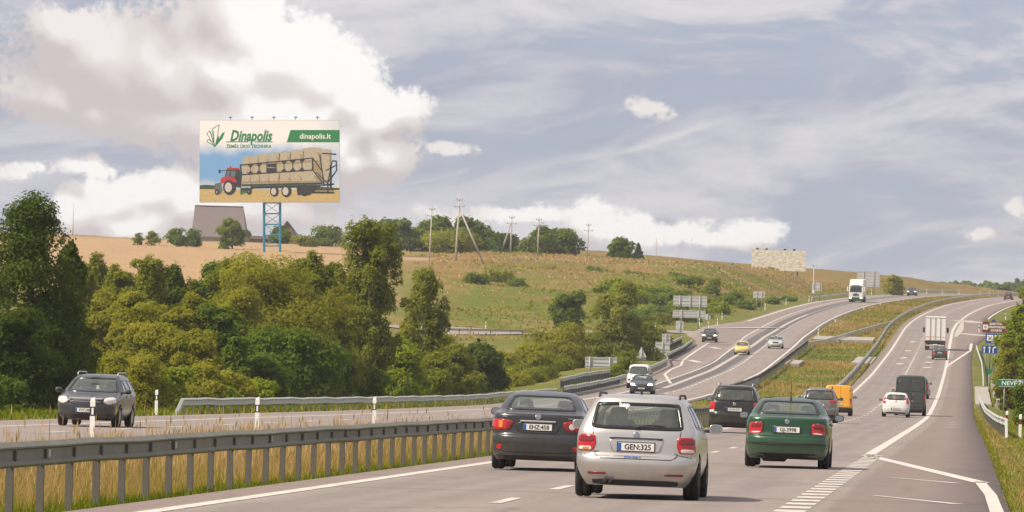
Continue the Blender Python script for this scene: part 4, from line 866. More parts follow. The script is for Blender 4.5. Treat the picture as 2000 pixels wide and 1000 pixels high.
slab('bridge_parapet', 'low concrete parapet on the outer right side of the bridge', 2.0, 2.25, 440, 565, .55, 2.4, cat='bridge parapet')
slab('bridge_kerb', 'pale concrete patch on the median at the near bridge end', -12.6, -10.5, 655, 690, .05, .3, n=3); slab('bridge_kerb', 'pale concrete patch under the barrier in the middle of the median', -19.3, -17.8, 640, 660, .06, .3, n=2)
slab('concrete_strip', 'pale concrete strip crossing the upper median', -20.5, -12.6, 795, 815, .0, .4, cat='concrete strip', n=2)
# river below the bridge
def river():
    pts = [(-200, 490), (-60, 487), (20, 485), (60, 482), (160, 470)]; vs = []
    for x, y in pts: vs += [(x, y - 7, -2.1), (x, y + 7, -2.1)]
    o = mesh_obj('river_water', vs, [(2 * i, 2 * i + 1, 2 * i + 3, 2 * i + 2) for i in range(len(pts) - 1)], mat('river_water', (.05, .06, .04), .1, var=.2, scale=.3)); struct(o)
river()

# ------------------------------------------------------------------ delineator posts
M_WHITE = mat('white_plastic', (.78, .77, .74), .5, var=.06); M_BLACK = mat('black_band', (.02, .02, .02), .5, var=0); M_RED = mat('red_reflector', (.42, .03, .02), .35, var=.1)
def delin_meshes(red):
    sh = [(-.06, -.03), (.06, -.03), (.045, .035), (-.045, .035)]; mb = MB(); mb.prism(sh, 'z', -.2, .93); n = len(mb.v)
    mb.add([(q[0] * .98, q[1] * .98, .93) for q in sh] + [(q[0] * .8, q[1] * .6, .99 + .04 * (q[0] > 0)) for q in sh], [(0, 1, 5, 4), (1, 2, 6, 5), (2, 3, 7, 6), (3, 0, 4, 7), (4, 5, 6, 7)])
    b = MB(); b.prism([(q[0] * 1.06, q[1] * 1.1) for q in sh], 'z', .58, .80); r = MB(); r.box((0, -.036, .69), (.05, .006, .16)); r.box((0, .041, .69), (.05, .006, .16)); return mb, b, r
_dp = {}
def delineator(label, X, Y, z, red=False, rz=0.0, sc=1.0, group='marker posts along the motorway'):
    o = thing('marker_post', label, 'marker post', (X, Y, z), rz, group); o.scale = (1, 1, sc)
    if red not in _dp:
        a, b, r = delin_meshes(red); _dp[red] = (a.build('post_body', M_WHITE, o), b.build('black_band', M_BLACK, o), r.build('reflector', M_RED if red else M_WHITE, o))
    else:
        for q in _dp[red]: c = q.copy(); C.objects.link(c); c.parent = o
    return o
for (u, v, lab, red) in [(305, 808, 'marker post standing left of the sloped barrier end', 0), (1966, 838, 'marker post with a red band beside the barrier end at the right', 1), (1992, 850, 'rightmost marker post with a red band on the verge', 1),
                         (1366, 636, 'marker post under the left post of the wide sign backs', 0), (1401, 636, 'marker post right of the dark minivan', 0), (1410, 624, 'marker post behind the one right of the dark minivan', 0), (1494, 605, 'marker post on the left verge below the small double sign back', 0),
                         (1535, 595, 'marker post on the left verge beyond the small double sign back', 0), (1580, 589, 'marker post at the barrier start under the lamp pole', 0), (1702, 575, 'marker post below the big sign back on the crest', 0), (1725, 573, 'marker post right of the big sign back on the crest', 0),
                         (1719, 595, 'marker post on the upper median right of the white lorry', 0), (1687, 604, 'marker post on the median below the white lorry', 0), (1631, 629, 'marker post in the middle of the upper median edge', 0), (1598, 654, 'marker post where the dark barrier starts across the median', 0),
                         (1964, 622, 'marker post on the grass island above the brown sign', 1), (1912, 649, 'marker post left of the brown sign', 1), (1259, 636, 'marker post beside the side road right of the slim tree', 0), (1280, 650, 'short marker post at the bend of the side road', 0), (1383, 643, 'marker post behind the dark minivan', 0)]:
    X, Y, t = G(u, v); delineator(lab, X, Y, gz(X, Y) + .03, bool(red), -heading(Y), 1.0 if Y > 300 else .92)
for (u, v, Y, lab) in [(502, 826, 176, 'marker post in the dry grass between rail and oncoming road, left one'), (731, 812, 205, 'marker post in the dry grass between rail and oncoming road, right one'), (180, 843, 146, 'marker post in front of the dark estate car')]:
    p = PX(u, v, Y); delineator(lab, p.x, Y, gz(p.x, Y), False, -heading(Y), 1.0)
for (u, v, Y, lab) in [(875, 652, 800, 'marker post at the left end of the side road barrier'), (896, 653, 800, 'second marker post from the left on the side road'), (948, 651, 815, 'taller marker post on the hill foot above the side road barrier')]:
    p = PX(u, v, Y); delineator(lab, p.x, Y, gz(p.x, Y), False)
for i, u in enumerate((1873, 1914, 1932, 1950, 1840, 1810)):
    Y = 1330 - i * 6; p = PX(u, 571, Y); delineator('tiny marker post on the crest, ' + ['leftmost', 'second from the left', 'third from the left', 'third from the right', 'second from the right', 'rightmost'][sorted((1873, 1914, 1932, 1950, 1840, 1810)).index(u)], p.x, Y, float(ZP(Y)), False, group='marker posts on the crest')

# ------------------------------------------------------------------ road signs
M_ALU = mat('sign_back_aluminium', (.56, .55, .54), .6, .25, var=.10, scale=2); M_POLE = mat('grey_sign_post', (.30, .30, .30), .6, .4, var=.1)
M_BROWN = mat('brown_sign_face', (.16, .035, .025), .5, var=.05); M_BLUE = mat('blue_sign_face', (.008, .06, .26), .45, var=.05); M_GREEN = mat('green_sign_face', (.003, .17, .085), .45, var=.05); M_SIGNW = mat('white_sign_print', (.82, .82, .80), .5, var=0); M_TAN = mat('tan_print', (.45, .36, .22), .5, var=0); M_INK = mat('dark_print', (.02, .02, .025), .5, var=0)
def sign_frame(name, label, u0, u1, v0, v1, Y, posts, cat='road sign', group=None, back=True, shape=None, face=M_ALU, ribs=2):
    c = PX((u0 + u1) / 2, (v0 + v1) / 2, Y); w, h = (u1 - u0) * Y / F, (v1 - v0) * Y / F; zg = gz(c.x, Y); o = thing(name, label, cat, (c.x, Y, zg), 0, group); zc = c.z - zg
    mb = MB()
    if shape == 'triangle': mb.prism([(-w / 2, zc - h / 2), (w / 2, zc - h / 2), (.05, zc + h / 2), (-.05, zc + h / 2)], 'y', -.015, .015)
    elif shape == 'round': mb.lathe([(0, -.015), (w / 2, -.015), (w / 2, .015), (0, .015)], 20); mb.v = [(x, y, z + zc) for x, y, z in mb.v]
    else: mb.box((0, 0, zc), (w, .04, h), .012)
    mb.build('board', face, o)
    if back and shape is None:
        for i in range(ribs + 1):
            r = MB(); r.box((0, -.035, zc - h / 2 + h * (i + .5) / (ribs + 1)), (w * .98, .03, .05)); r.build('rib', M_POLE, o)
        r = MB(); r.box((0, -.03, zc + h / 2 - .03), (w, .02, .05)); r.build('rib', M_ALU, o)
    for pu in posts:
        px_ = PX(pu, (v0 + v1) / 2, Y).x - c.x; z0 = gz(c.x + px_, Y) - zg; p = MB(); s = .06 if back else .045; yy = -.09 if back else .07
        p.tube([(px_, yy, z0 - .4), (px_, yy, zc + h / 2 + (.05 if back else -.03))], s * (1.4 if w > 2.5 else 1), 8); p.build('post', M_POLE, o, True)
    return o, zc, w, h
SB = 'grey backs of road signs along the oncoming road'
sign_frame('road_sign', 'wide blank sign back on two posts left of the white van', 1143, 1205, 698, 719, 548, (1152, 1191), group=SB)
sign_frame('road_sign', 'narrow sign edge right behind the wide blank sign back', 1196, 1208, 712, 719, 556, (1199,), group=SB, ribs=0)
sign_frame('road_sign', 'triangular sign back above the white van', 1243, 1263, 679, 697, 609, (1253,), group=SB, shape='triangle'); sign_frame('road_sign', 'small plate under the triangular sign back', 1244, 1262, 697, 703, 609.3, (1253,), group=SB, ribs=0)
sign_frame('road_sign', 'upper square sign back over the second bridge', 1293, 1309, 652, 668, 652, (1301,), group=SB, ribs=1); sign_frame('road_sign', 'lower wide sign back over the second bridge', 1280, 1308, 668, 688, 649, (1294,), group=SB, ribs=1)
sign_frame('road_sign', 'upright narrow sign back left of the dark minivan', 1320, 1335, 627, 649, 772, (1328,), group=SB, ribs=1)
sign_frame('road_sign', 'upper one of the two wide sign backs at the side road', 1315, 1381, 578, 599, 886, (1328, 1348, 1367), group=SB); sign_frame('road_sign', 'lower one of the two wide sign backs at the side road', 1314, 1378, 606, 621, 845, (1331, 1364), group=SB)
sign_frame('road_sign', 'round sign back beside the lower wide sign back', 1376, 1388, 613, 626, 848, (1382,), group=SB, shape='round')
sign_frame('road_sign', 'small double sign back on the grassy verge', 1471, 1494, 569, 582, 985, (1478, 1488), group=SB, ribs=0)
sign_frame('road_sign', 'square sign back at the lamp pole', 1586, 1605, 552, 568, 1098, (1590, 1601), group=SB, ribs=1)
sign_frame('road_sign', 'largest sign back on the crest behind the white lorry', 1674, 1718, 530, 560, 1195, (1687, 1707), group=SB, ribs=4)
# signs at the right that face the camera
def flat(o, name, poly, m, y=-.026, t=.006): mb = MB(); mb.prism(poly, 'y', y - t, y); return mb.build(name, m, o)
def rect(x, z, w, h): return [(x - w / 2, z - h / 2), (x + w / 2, z - h / 2), (x + w / 2, z + h / 2), (x - w / 2, z + h / 2)]
o, zc, w, h = sign_frame('brown_sign', 'brown tourist sign with white text half hidden by the right-hand tree', 1919, 1984, 629, 650, 650, (1935, 1970), back=False, face=M_BROWN)
flat(o, 'emblem', rect(-w / 2 + .30, zc, .50, .52), M_SIGNW); flat(o, 'emblem_print', [(-w / 2 + .30 + .15 * math.cos(k * math.pi / 6), zc + .15 * math.sin(k * math.pi / 6)) for k in range(12)], M_TAN, y=-.034)
for i, s in enumerate(('BABTYNO', 'ŽEMAITKIEMIO', 'DVARAS')): text_obj('lettering', s, .33, M_SIGNW, o, at4(FACE_M, (-.30, -.03, zc + .34 - .34 * i)), bold=.008, sx=.95)
o, zc, w, h = sign_frame('blue_sign', 'blue services sign with two white squares at the right', 1925, 1957, 651.5, 671, 640, (1940,), back=False, face=M_BLUE)
for i in (-1, 1): flat(o, 'white_square', rect(i * .39, zc + .06, .64, .62), M_SIGNW)
flat(o, 'pictogram', [(-.60, zc + .2), (-.52, zc + .26), (-.40, zc + .02), (-.24, zc + .22), (-.18, zc + .18), (-.34, zc - .04), (-.20, zc - .16), (-.28, zc - .18), (-.40, zc - .06), (-.52, zc - .18), (-.58, zc - .12), (-.46, zc + .02)], M_INK, y=-.034)
flat(o, 'pictogram', [(.39 + .18 * math.cos(k * math.pi / 6), zc + .02 + .22 * math.sin(k * math.pi / 6)) for k in range(12)], M_TAN, y=-.034); text_obj('lettering', '500 m', .20, M_SIGNW, o, at4(FACE_M, (0, -.03, zc - .40)))
o, zc, w, h = sign_frame('lane_sign', 'blue lane sign with white arrows at the right', 1917.5, 1948.5, 675, 690, 630, (1925, 1943), back=False, face=M_BLUE)
for x in (-.56, -.02):
    flat(o, 'arrow', rect(x, zc - .09, .10, .52), M_SIGNW); flat(o, 'arrow', [(x - .16, zc + .12), (x + .16, zc + .12), (x, zc + .33)], M_SIGNW)
flat(o, 'arrow', [(.30, zc - .36), (.40, zc - .36), (.40, zc + .08), (.50, zc + .17), (.66, zc + .17), (.66, zc + .29), (.46, zc + .29), (.30, zc + .14)], M_SIGNW)
o, zc, w, h = sign_frame('river_sign', 'green river name sign at the right edge', 1950, 2010, 740.5, 757, 420, (1962, 2000), back=False, face=M_GREEN, cat='river sign')
text_obj('lettering', 'NEVĖŽIS', .40, M_SIGNW, o, at4(FACE_M, (.02, -.03, zc - .01)), bold=.006, sx=1.12)
for a in (1, -1): flat(o, 'border', rect(0, zc + a * (h / 2 - .05), w - .1, .025), M_SIGNW)
sign_frame('round_sign', 'small round green sign above the right-hand parapet', 1927, 1937, 720, 730, 520, (1932,), back=False, shape='round', face=M_GREEN)
sign_frame('round_sign', 'round blue sign peeping over the brown sign', 1936, 1945, 624, 633, 700, (1940.5,), back=False, shape='round', face=M_BLUE)

# ------------------------------------------------------------------ poles
M_POLEC = mat('pale_concrete_pole', (.46, .42, .38), .85, var=.12, scale=2); M_WOODP = mat('grey_weathered_timber', (.36, .32, .28), .9, var=.2, scale=4); M_INS = mat('insulator', (.22, .20, .19), .4, var=0)
PG = 'power poles on the hill'
def pole(label, u, vt, vb, Y, strut=None, lean=0.0, r=.17, arms=True):
    b = PX(u, vb, Y); t_ = PX(u + lean, vt, Y); zg = gz(b.x, Y); o = thing('power_pole', label, 'power pole', (b.x, Y, zg), 0, PG); H = t_.z - zg; dx = t_.x - b.x
    mb = MB(); mb.tube([(0, 0, -.5), (dx, 0, H)], [r, r * .6], 8); mb.build('shaft', M_POLEC, o, True)
    if strut:
        s = PX(strut, vb, Y); st = MB(); x1 = s.x - b.x; st.tube([(x1, .6, gz(b.x + x1, Y + .6) - zg - .4), (dx * .9, .05, H * .84)], [r * .8, r * .6], 8); st.build('strut', M_POLEC, o, True)
    if arms:
        for k, (z, w) in enumerate(((H - .5, 1.0), (H - 1.6, 1.7))):
            a = MB(); a.box((dx, -.12, z), (w, .10, .10)); a.build('crossarm', M_WOODP, o)
            for x in (-w / 2 + .06, 0, w / 2 - .06): i_ = MB(); i_.lathe([(0, 0), (.06, 0), (.07, .08), (.04, .14), (.05, .2), (0, .24)], 8, Matrix.Translation((dx + x, -.12, z + .05)) @ Matrix.Rotation(math.pi / 2, 4, 'X')); i_.build('insulator', M_INS, o, True)
    return o
pole('thin pole left of the tall strutted pole', 838, 403, 519, 1020, lean=6, r=.14); pole('tallest pole with a long strut to its right', 889, 385, 514, 1020, strut=949, lean=9, r=.2); pole('second strutted pole with its strut to the left', 997, 420, 495, 1130, strut=976, lean=3, r=.17)
pole('single pole in front of the broad skyline tree', 1050, 424, 499, 1110, lean=3, r=.16); pole('pale pole on the skyline between broad tree and round bush', 1147, 435, 491, 1200, lean=3, r=.14); pole('thin far pole right of the small spruce', 1282, 463, 500, 1250, r=.10, arms=False); pole('thin far pole on the left beside the tallest tree', 142, 395, 462, 1330, lean=2, r=.10, arms=False)
# slender lamp mast by the square sign
b = PX(1588, 587, 1094); zg = gz(b.x, 1094); o = thing('camera_mast', 'slender white mast with a bracket beside the square sign back', 'mast', (b.x, 1094, zg)); H = PX(1588, 515, 1094).z - zg
m_ = MB(); m_.tube([(0, 0, -.4), (0, 0, H)], [.09, .05], 8); m_.build('shaft', M_ALU, o, True); m_ = MB(); m_.box((.15, -.1, H - .25), (.9, .12, .12)); m_.box((-.35, -.15, H - .15), (.25, .35, .22), .03); m_.box((.45, -.15, H - .45), (.22, .4, .22), .03); m_.build('camera_bracket', M_ALU, o); m_ = MB(); m_.box((0, -.2, 1.6), (.35, .25, .6), .03); m_.build('cabinet', M_WHITE, o)
# power lines between the poles
# ------------------------------------------------------------------ barn, house, white hoarding
M_ROOF = mat('purple_grey_slate', (.155, .125, .125), .9, var=.08, scale=.4); M_ROOF2 = mat('brown_shingles', (.15, .115, .10), .9, var=.25, scale=1.5); M_WALLB = mat('weathered_boards', (.20, .15, .12), .9, var=.25, scale=2); M_WALLG = mat('dim_plaster', (.34, .32, .28), .9, var=.15, scale=1)
def barn():
    Y = 1180; c = PX(432, 466, Y); zg = gz(c.x, Y) - .1; o = thing('barn', 'big barn with a plain purple-grey roof on the hill top', 'barn', (c.x, Y, zg)); s = Y / F; L0, L1 = (377 - 432) * s, (487 - 432) * s; H = PX(432, 403, Y).z - zg; D = 9.0; e = .9
    a, b = L0 + .1, L1 - .4
    mb = MB(); mb.add([(a, -D, e), (b, -D, e), (b - .9, 0, H), (a + .1, 0, H), (a, -D, e - .25), (b, -D, e - .25), (a, D, e), (b, D, e)], [(0, 1, 2, 3), (0, 4, 5, 1), (6, 3, 2, 7)]); mb.build('roof', M_ROOF, o)
    mb = MB(); mb.add([(b, -D, e), (b, D, e), (b - .9, 0, H), (b + .02, -D, -.5), (b + .02, D, -.5)], [(0, 1, 2), (0, 3, 4, 1)]); mb.add([(a, -D, e), (a, D, e), (a + .1, 0, H), (a, -D, -.5), (a, D, -.5)], [(0, 2, 1), (0, 1, 4, 3)]); mb.build('gable', M_WALLG, o)
    mb = MB(); mb.box(((a + b) / 2, -D + .5, .2), (b - a - .2, .3, 1.6)); mb.box(((a + b) / 2, D - .5, .2), (b - a - .2, .3, 1.6)); mb.build('wall', M_WALLG, o); mb = MB(); mb.box(((a + b - .8) / 2, 0, H + .02), (b - a - 1, .5, .18), .05); mb.build('ridge', M_ROOF2, o)
    mb = MB(); mb.box((b - .12, -D / 2, (H + e) / 2), (.25, .2, .2)); return o
barn()
def house():
    Y = 1190; c = PX(570, 470, Y); zg = gz(c.x, Y) - .2; s = Y / F; o = thing('small_house', 'small brown gabled house right of the blue tower', 'house', (c.x, Y, zg)); H = PX(560, 432, Y).z - zg; xa, xr, xb = (549 - 570) * s, (561 - 570) * s, (594 - 570) * s; e = PX(549, 452, Y).z - zg; D = 4.5
    mb = MB(); mb.add([(xa, -D, -.5), (xb - .8, -D, -.5), (xb - .8, -D, .9), (xr, -D, H - .15), (xa, -D, e)], [(0, 1, 2, 3, 4)]); mb.add([(xa, D, -.5), (xb - .8, D, -.5), (xb - .8, D, .9), (xr, D, H - .15), (xa, D, e)], [(4, 3, 2, 1, 0)]); mb.add([(xa, -D, -.5), (xa, D, -.5), (xa, D, e), (xa, -D, e)], [(0, 1, 2, 3)]); mb.build('wall', M_WALLB, o)
    mb = MB(); t = .18
    for (x0, z0, x1, z1) in ((xr, H, xb, .6), (xr, H, xa - .25, e - .2)): mb.add([(x0, -D - .4, z0), (x1, -D - .4, z1), (x1, D + .4, z1), (x0, D + .4, z0), (x0, -D - .4, z0 - t), (x1, -D - .4, z1 - t), (x1, D + .4, z1 - t), (x0, D + .4, z0 - t)], [(0, 1, 2, 3), (4, 7, 6, 5), (0, 4, 5, 1), (1, 5, 6, 2), (2, 6, 7, 3)])
    mb.build('roof', M_ROOF2, o); mb = MB(); mb.box((.0, -D - .03, 1.2), (.5, .06, .6)); mb.build('window', M_INK, o)
    o2 = thing('shed', 'long low dark shed roof between barn and blue tower', 'shed', (PX(503, 470, 1200).x, 1200, gz(PX(503, 470, 1200).x, 1200))); mb = MB(); H2 = PX(503, 460.5, 1200).z - o2.location.z; mb.box((0, 0, H2 / 2 - .3), (4.4, 3, H2 + .4)); mb.build('wall', M_WALLB, o2); mb = MB(); mb.add([(-2.4, -1.8, H2 - .6), (2.4, -1.8, H2 - .6), (2.4, 0, H2), (-2.4, 0, H2), (-2.4, 1.8, H2 - .6), (2.4, 1.8, H2 - .6)], [(0, 1, 2, 3), (3, 2, 5, 4)]); mb.build('roof', M_ROOF2, o2)
house()
def hoarding():
    Y = 1215; c = PX(1521, 509, Y); s = Y / F; w, h = 106 * s, 40 * s; zg = gz(c.x, Y); o = thing('blank_hoarding', 'large pale hoarding with peeling paper on the hill crest', 'hoarding', (c.x, Y, zg)); zc = c.z - zg
    m = bpy.data.materials.new('peeling_paper'); m.use_nodes = True; t = m.node_tree; g = NG(t); b = t.nodes['Principled BSDF']; tc = t.nodes.new('ShaderNodeTexCoord'); n = g.noise(g.vec('MULTIPLY', tc.outputs['Object'], (1, 1, 2.2)), 1.5, 8, .75)
    t.links.new(g.mix(g.smooth(n, .42, .58), rgba((.52, .48, .36)), rgba((.78, .75, .66))), b.inputs['Base Color']); b.inputs['Roughness'].default_value = .9
    nx, nz = 8, 3
    for i in range(nx):
        for k in range(nz): mb = MB(); mb.box((-w / 2 + w * (i + .5) / nx, (i * 7 + k * 3) % 5 * .01, zc - h / 2 + h * (k + .5) / nz), (w / nx - .02, .12, h / nz - .02)); mb.build('panel', m, o)
    for x in (-.4, -.23, .11, .28): mb = MB(); mb.box((w * x, .1, zc + h / 2 + .12), (.15, .15, .3)); mb.box((w * x, .05, zc + h / 2 + .2), (.55, .3, .28), .05); mb.build('lamp', M_INK, o)
    for x in (-.35, -.12, .12, .35): mb = MB(); mb.tube([(w * x, .3, -.6), (w * x, .3, zc + h / 2 - .1)], .14, 8); mb.build('post', M_STEEL_D, o)
hoarding()

# ------------------------------------------------------------------ advertising board on the blue tower
def billboard():
    Y = 1050; u0, u1, v0, v1 = 390, 664.5, 234.5, 395.5; s = Y / F; c = PX((u0 + u1) / 2, (v0 + v1) / 2, Y); b = PX(531, 473, Y); zg = gz(b.x, Y)
    o = thing('billboard', 'advertising board with tractor picture on a blue lattice tower', 'billboard', (b.x, Y, zg)); o.rotation_euler = (0, -RHO, 0)
    # upright as the photograph shows it: board coordinates from the tower foot
    dxc = ((u0 + u1) / 2 - 531) * s; W, H = (u1 - u0) * s, (v1 - v0) * s; zb = (473 - v1) * s + (b.z - zg); zc = zb + H / 2
    mb = MB(); mb.box((dxc, .25, zc), (W, .5, H)); mb.build('board', M_ALU, o)
    K = 981 / W                                                      # zoomed photo pixels per metre
    P2 = lambda zx, zy: (dxc - W / 2 + (zx - 144) / K, zb + (661 - zy) / K)
    pm = {}
    def pmat(name, col, var=.08, scale=3): return mat('print_' + name, col, .55, var=var, scale=scale)
    layers = {}
    def poly(part, pts, m, y=-.03, par=None): mb = MB(); mb.prism([P2(*q) for q in pts], 'y', y * .30, y * .30 + .006); return mb.build(part, m, par or o)
    # sky print: pale at the top, blue lower down (ink, not light)
    m = bpy.data.materials.new('print_sky'); m.use_nodes = True; t = m.node_tree; g = NG(t); bs = t.nodes['Principled BSDF']; tc = t.nodes.new('ShaderNodeTexCoord'); x, y, z = g.sep(tc.outputs['Object'])
    f = g.math('ADD', g.math('DIVIDE', g.math('SUBTRACT', z, zb), H), g.math('MULTIPLY_ADD', g.noise(tc.outputs['Object'], .22, 4, .5), .24, -.12))
    col = g.mix(g.smooth(f, .55, .76), rgba((.18, .40, .72)), rgba((.88, .89, .91))); col = g.mix(g.smooth(f, .20, .30, 1, 0), col, rgba((.50, .58, .68))); col = g.mix(g.smooth(x, dxc + W * .28, dxc + W * .52, 0, .8), col, rgba((.62, .70, .80))); t.links.new(col, bs.inputs['Base Color']); bs.inputs['Roughness'].default_value = .55
    pic = poly('picture', [(146, 659), (1122, 659), (1122, 89), (146, 89)], m, y=-.03)
    field = pmat('stubble', (.54, .41, .17), .5, 3.0); straw = pmat('straw', (.45, .40, .29), .6, 3.5); straw2 = pmat('straw_shade_side', (.33, .25, .14), .45, 3.5); dark = pmat('black', (.018, .02, .02), .2); gframe = pmat('green_frame', (.012, .055, .025), .2); red = pmat('red', (.50, .018, .018), .2); glass = pmat('cab_glass', (.10, .16, .19), .3); rim = pmat('rim', (.55, .53, .48), .1); treel = pmat('tree_line', (.035, .06, .035), .3); grn = pmat('brand_green', (.006, .215, .06), .02); wht = pmat('white', (.85, .85, .85), .0); grey = pmat('grey', (.12, .13, .14), .2)
    kids = pic
    poly('tree_line', [(146, 572), (146, 541), (190, 537), (250, 542), (290, 546), (290, 570)], treel, -.055, kids); poly('tree_line', [(880, 575), (880, 551), (960, 549), (1122, 560), (1122, 576)], treel, -.055, kids)
    poly('stubble_field', [(146, 659), (1122, 659), (1122, 574), (880, 572), (146, 568)], field, -.06, kids)
    # bales: upper and lower row, drawn as drums with a darker end
    def bale(x0, x1, top, bot, lean=10):
        w = x1 - x0; n = 8; arc = lambda yy, k: [(x0 + w * i / n, yy - k * math.sin(math.pi * i / n)) for i in range(n + 1)]
        poly('bale', arc(top, 9) + arc(bot, -4)[::-1], straw, -.10, kids); poly('bale_band', [(x0 + 2, bot - 16), (x1 - 2, bot - 18), (x1 - 2, bot - 3), (x0 + 2, bot - 1)], straw2, -.112, kids); poly('bale_end', [(x1 - w * .30, top + 24), (x1 - 3, top + 34), (x1 - 2, bot - 12), (x1 - w * .12, bot - 20)], straw2, -.115, kids)
    poly('trailer_load', [(445, 345), (985, 285), (1000, 530), (445, 535)], straw2, -.085, kids)
    top = [(445, 505, 348), (503, 560, 340), (557, 630, 328), (628, 705, 320), (700, 782, 312), (778, 872, 300), (868, 1000, 285)]
    for i, (a, b2, ty) in enumerate(top): bale(a, b2, ty, ty + 62 + i * 6)
    mid = [(442, 478), (476, 518), (520, 566), (570, 620), (682, 735), (735, 795), (798, 860), (862, 935)]
    for i, (a, b2) in enumerate(mid):
        cx, rx = (a + b2) / 2, (b2 - a) / 2 * .95; cy = 430 - (cx - 440) * .055; poly('bale', [(cx + rx * math.cos(k * math.pi / 8), cy + 36 * math.sin(k * math.pi / 8)) for k in range(16)], straw, -.105, kids)
    low = [(442, 503), (500, 566), (563, 632), (630, 705), (700, 780), (778, 862), (862, 975)]
    for i, (a, b2) in enumerate(low): bale(a, b2, 475 - i * 4.5, 530 - i * .5)
    bale(1000, 1068, 298, 520)
    bar = lambda x0, y0, x1, y1, w, m_=dark, yy=-.14, nm='frame_bar': poly(nm, (lambda nx, ny: [(x0 + nx, y0 + ny), (x1 + nx, y1 + ny), (x1 - nx, y1 - ny), (x0 - nx, y0 - ny)])(-(y1 - y0) / max(1e-6, math.hypot(x1 - x0, y1 - y0)) * w / 2, (x1 - x0) / max(1e-6, math.hypot(x1 - x0, y1 - y0)) * w / 2), m_, yy, kids)
    bar(428, 400, 936, 351, 8); bar(432, 468, 936, 434, 8); bar(430, 398, 438, 470, 9); bar(934, 350, 936, 436, 10)
    for x in (500, 560, 615, 680, 735, 797, 860): yt = 400 - (x - 428) * .0965; yb = 468 - (x - 432) * .0675; bar(x, yt, x, yb, 6)
    for x in (500, 560, 735, 797, 860): yt = 402 - (x - 428) * .0965; poly('frame_gusset', [(x - 22, yt), (x + 22, yt), (x, yt + 26)], dark, -.135, kids); yb = 464 - (x - 432) * .0675; poly('frame_gusset', [(x - 20, yb), (x + 20, yb), (x, yb - 22)], dark, -.135, kids)
    poly('name_plate', [(612, 394), (682, 388), (682, 446), (612, 452)], dark, -.145, kids); text_obj('lettering', 'DINAPOLIS', .26, wht, kids, at4(FACE_M, (P2(645, 417)[0], -.052, P2(645, 417)[1])))
    for (x0, y0, x1, y1, w) in ((936, 352, 1000, 440, 8), (936, 436, 1010, 530, 9), (1000, 318, 1100, 324, 9), (985, 330, 1015, 540, 8), (1070, 370, 1100, 372, 8), (1100, 370, 1102, 440, 8), (1100, 440, 1040, 520, 8), (1070, 375, 1040, 520, 7), (1060, 400, 1062, 560, 12), (960, 450, 1060, 548, 8), (1025, 440, 1100, 400, 7), (1000, 540, 1085, 532, 10), (1040, 540, 1042, 596, 9), (915, 590, 1085, 592, 14), (925, 575, 1085, 575, 4)): bar(x0, y0, x1, y1, w)
    bar(440, 541, 1000, 528, 14, gframe, -.13, 'chassis'); bar(500, 556, 960, 546, 16, dark, -.125, 'chassis'); poly('axle_shadow', [(820, 545), (1000, 538), (915, 610), (830, 610)], dark, -.12, kids)
    def wheel(cx, cy, r, rr, tilt=.86): poly('tyre', [(cx + r * tilt * math.cos(k * math.pi / 10), cy + r * math.sin(k * math.pi / 10)) for k in range(20)], dark, -.16, kids); poly('rim', [(cx - r * .16 + rr * .75 * math.cos(k * math.pi / 8), cy + rr * math.sin(k * math.pi / 8)) for k in range(16)], rim, -.17, kids)
    wheel(880, 577, 40, 1); wheel(668, 584, 36, 24); wheel(752, 582, 42, 28)
    # tractor
    poly('tractor_ballast', [(250, 530), (296, 522), (305, 575), (290, 604), (252, 600)], grey, -.15, kids); wheel(268, 588, 20, 6); wheel(492, 585, 22, 4)
    poly('tractor_bonnet', [(290, 525), (296, 492), (320, 480), (350, 482), (352, 530)], red, -.15, kids); poly('tractor_cab', [(322, 482), (334, 432), (425, 430), (440, 480), (436, 560), (350, 540)], dark, -.145, kids); poly('cab_window', [(330, 480), (338, 440), (356, 440), (352, 482)], glass, -.155, kids); poly('cab_window', [(362, 480), (364, 440), (398, 440), (392, 482)], glass, -.155, kids)
    poly('cab_roof', [(330, 432), (342, 420), (420, 418), (424, 430)], red, -.16, kids); poly('beacon', [(356, 420), (356, 408), (366, 408), (366, 420)], red, -.16, kids); bar(290, 440, 335, 438, 4); poly('mirror', [(279, 432), (291, 432), (291, 455), (279, 455)], dark, -.16, kids)
    wheel(355, 555, 54, 34); poly('mudguard', [(312, 512), (322, 490), (352, 480), (388, 486), (406, 518), (384, 522), (362, 504), (332, 506)], red, -.175, kids)
    poly('drawbar', [(432, 560), (480, 556), (520, 566), (490, 584), (440, 606), (430, 604)], gframe, -.15, kids); poly('drawbar_light', [(436, 590), (470, 580), (476, 592), (440, 604)], grn, -.16, kids)
    # logo, name, web address
    for ln in ([(250, 274), (197, 181), (216, 160), (250, 262)], [(250, 274), (232, 150), (283, 117), (268, 215), (254, 272)], [(244, 262), (199, 240), (201, 224), (214, 222), (238, 252)], [(240, 240), (222, 166)], [(247, 260), (242, 160)]):
        for a_, b_ in zip(ln[:-1], ln[1:]): bar(*a_, *b_, 4.5, grn, -.06, 'logo_stroke')
    for pts in ([(252, 276), (300, 180), (322, 167), (306, 213)], [(250, 276), (262, 222), (283, 190), (280, 228)]): poly('logo_leaf', pts, grn, -.065, kids)
    def tx(s_, zx, zy, size, m_, **k): q = P2(zx, zy); return text_obj('lettering', s_, size / K, m_, pic, at4(FACE_M, (q[0], -.022, q[1])), ext=.002, **k)
    tx('Dinapolis', 502, 199, 104, grn, shear=.28, bold=.085, sx=.74); poly('underline', [(327, 241), (484, 241), (487, 235), (330, 235)], grn, -.06, kids); poly('underline', [(528, 241), (654, 241), (657, 235), (531, 235)], grn, -.06, kids); tx('ŽEMĖS ŪKIO TECHNIKA', 490, 270, 32, grn, bold=.016, sx=.90)
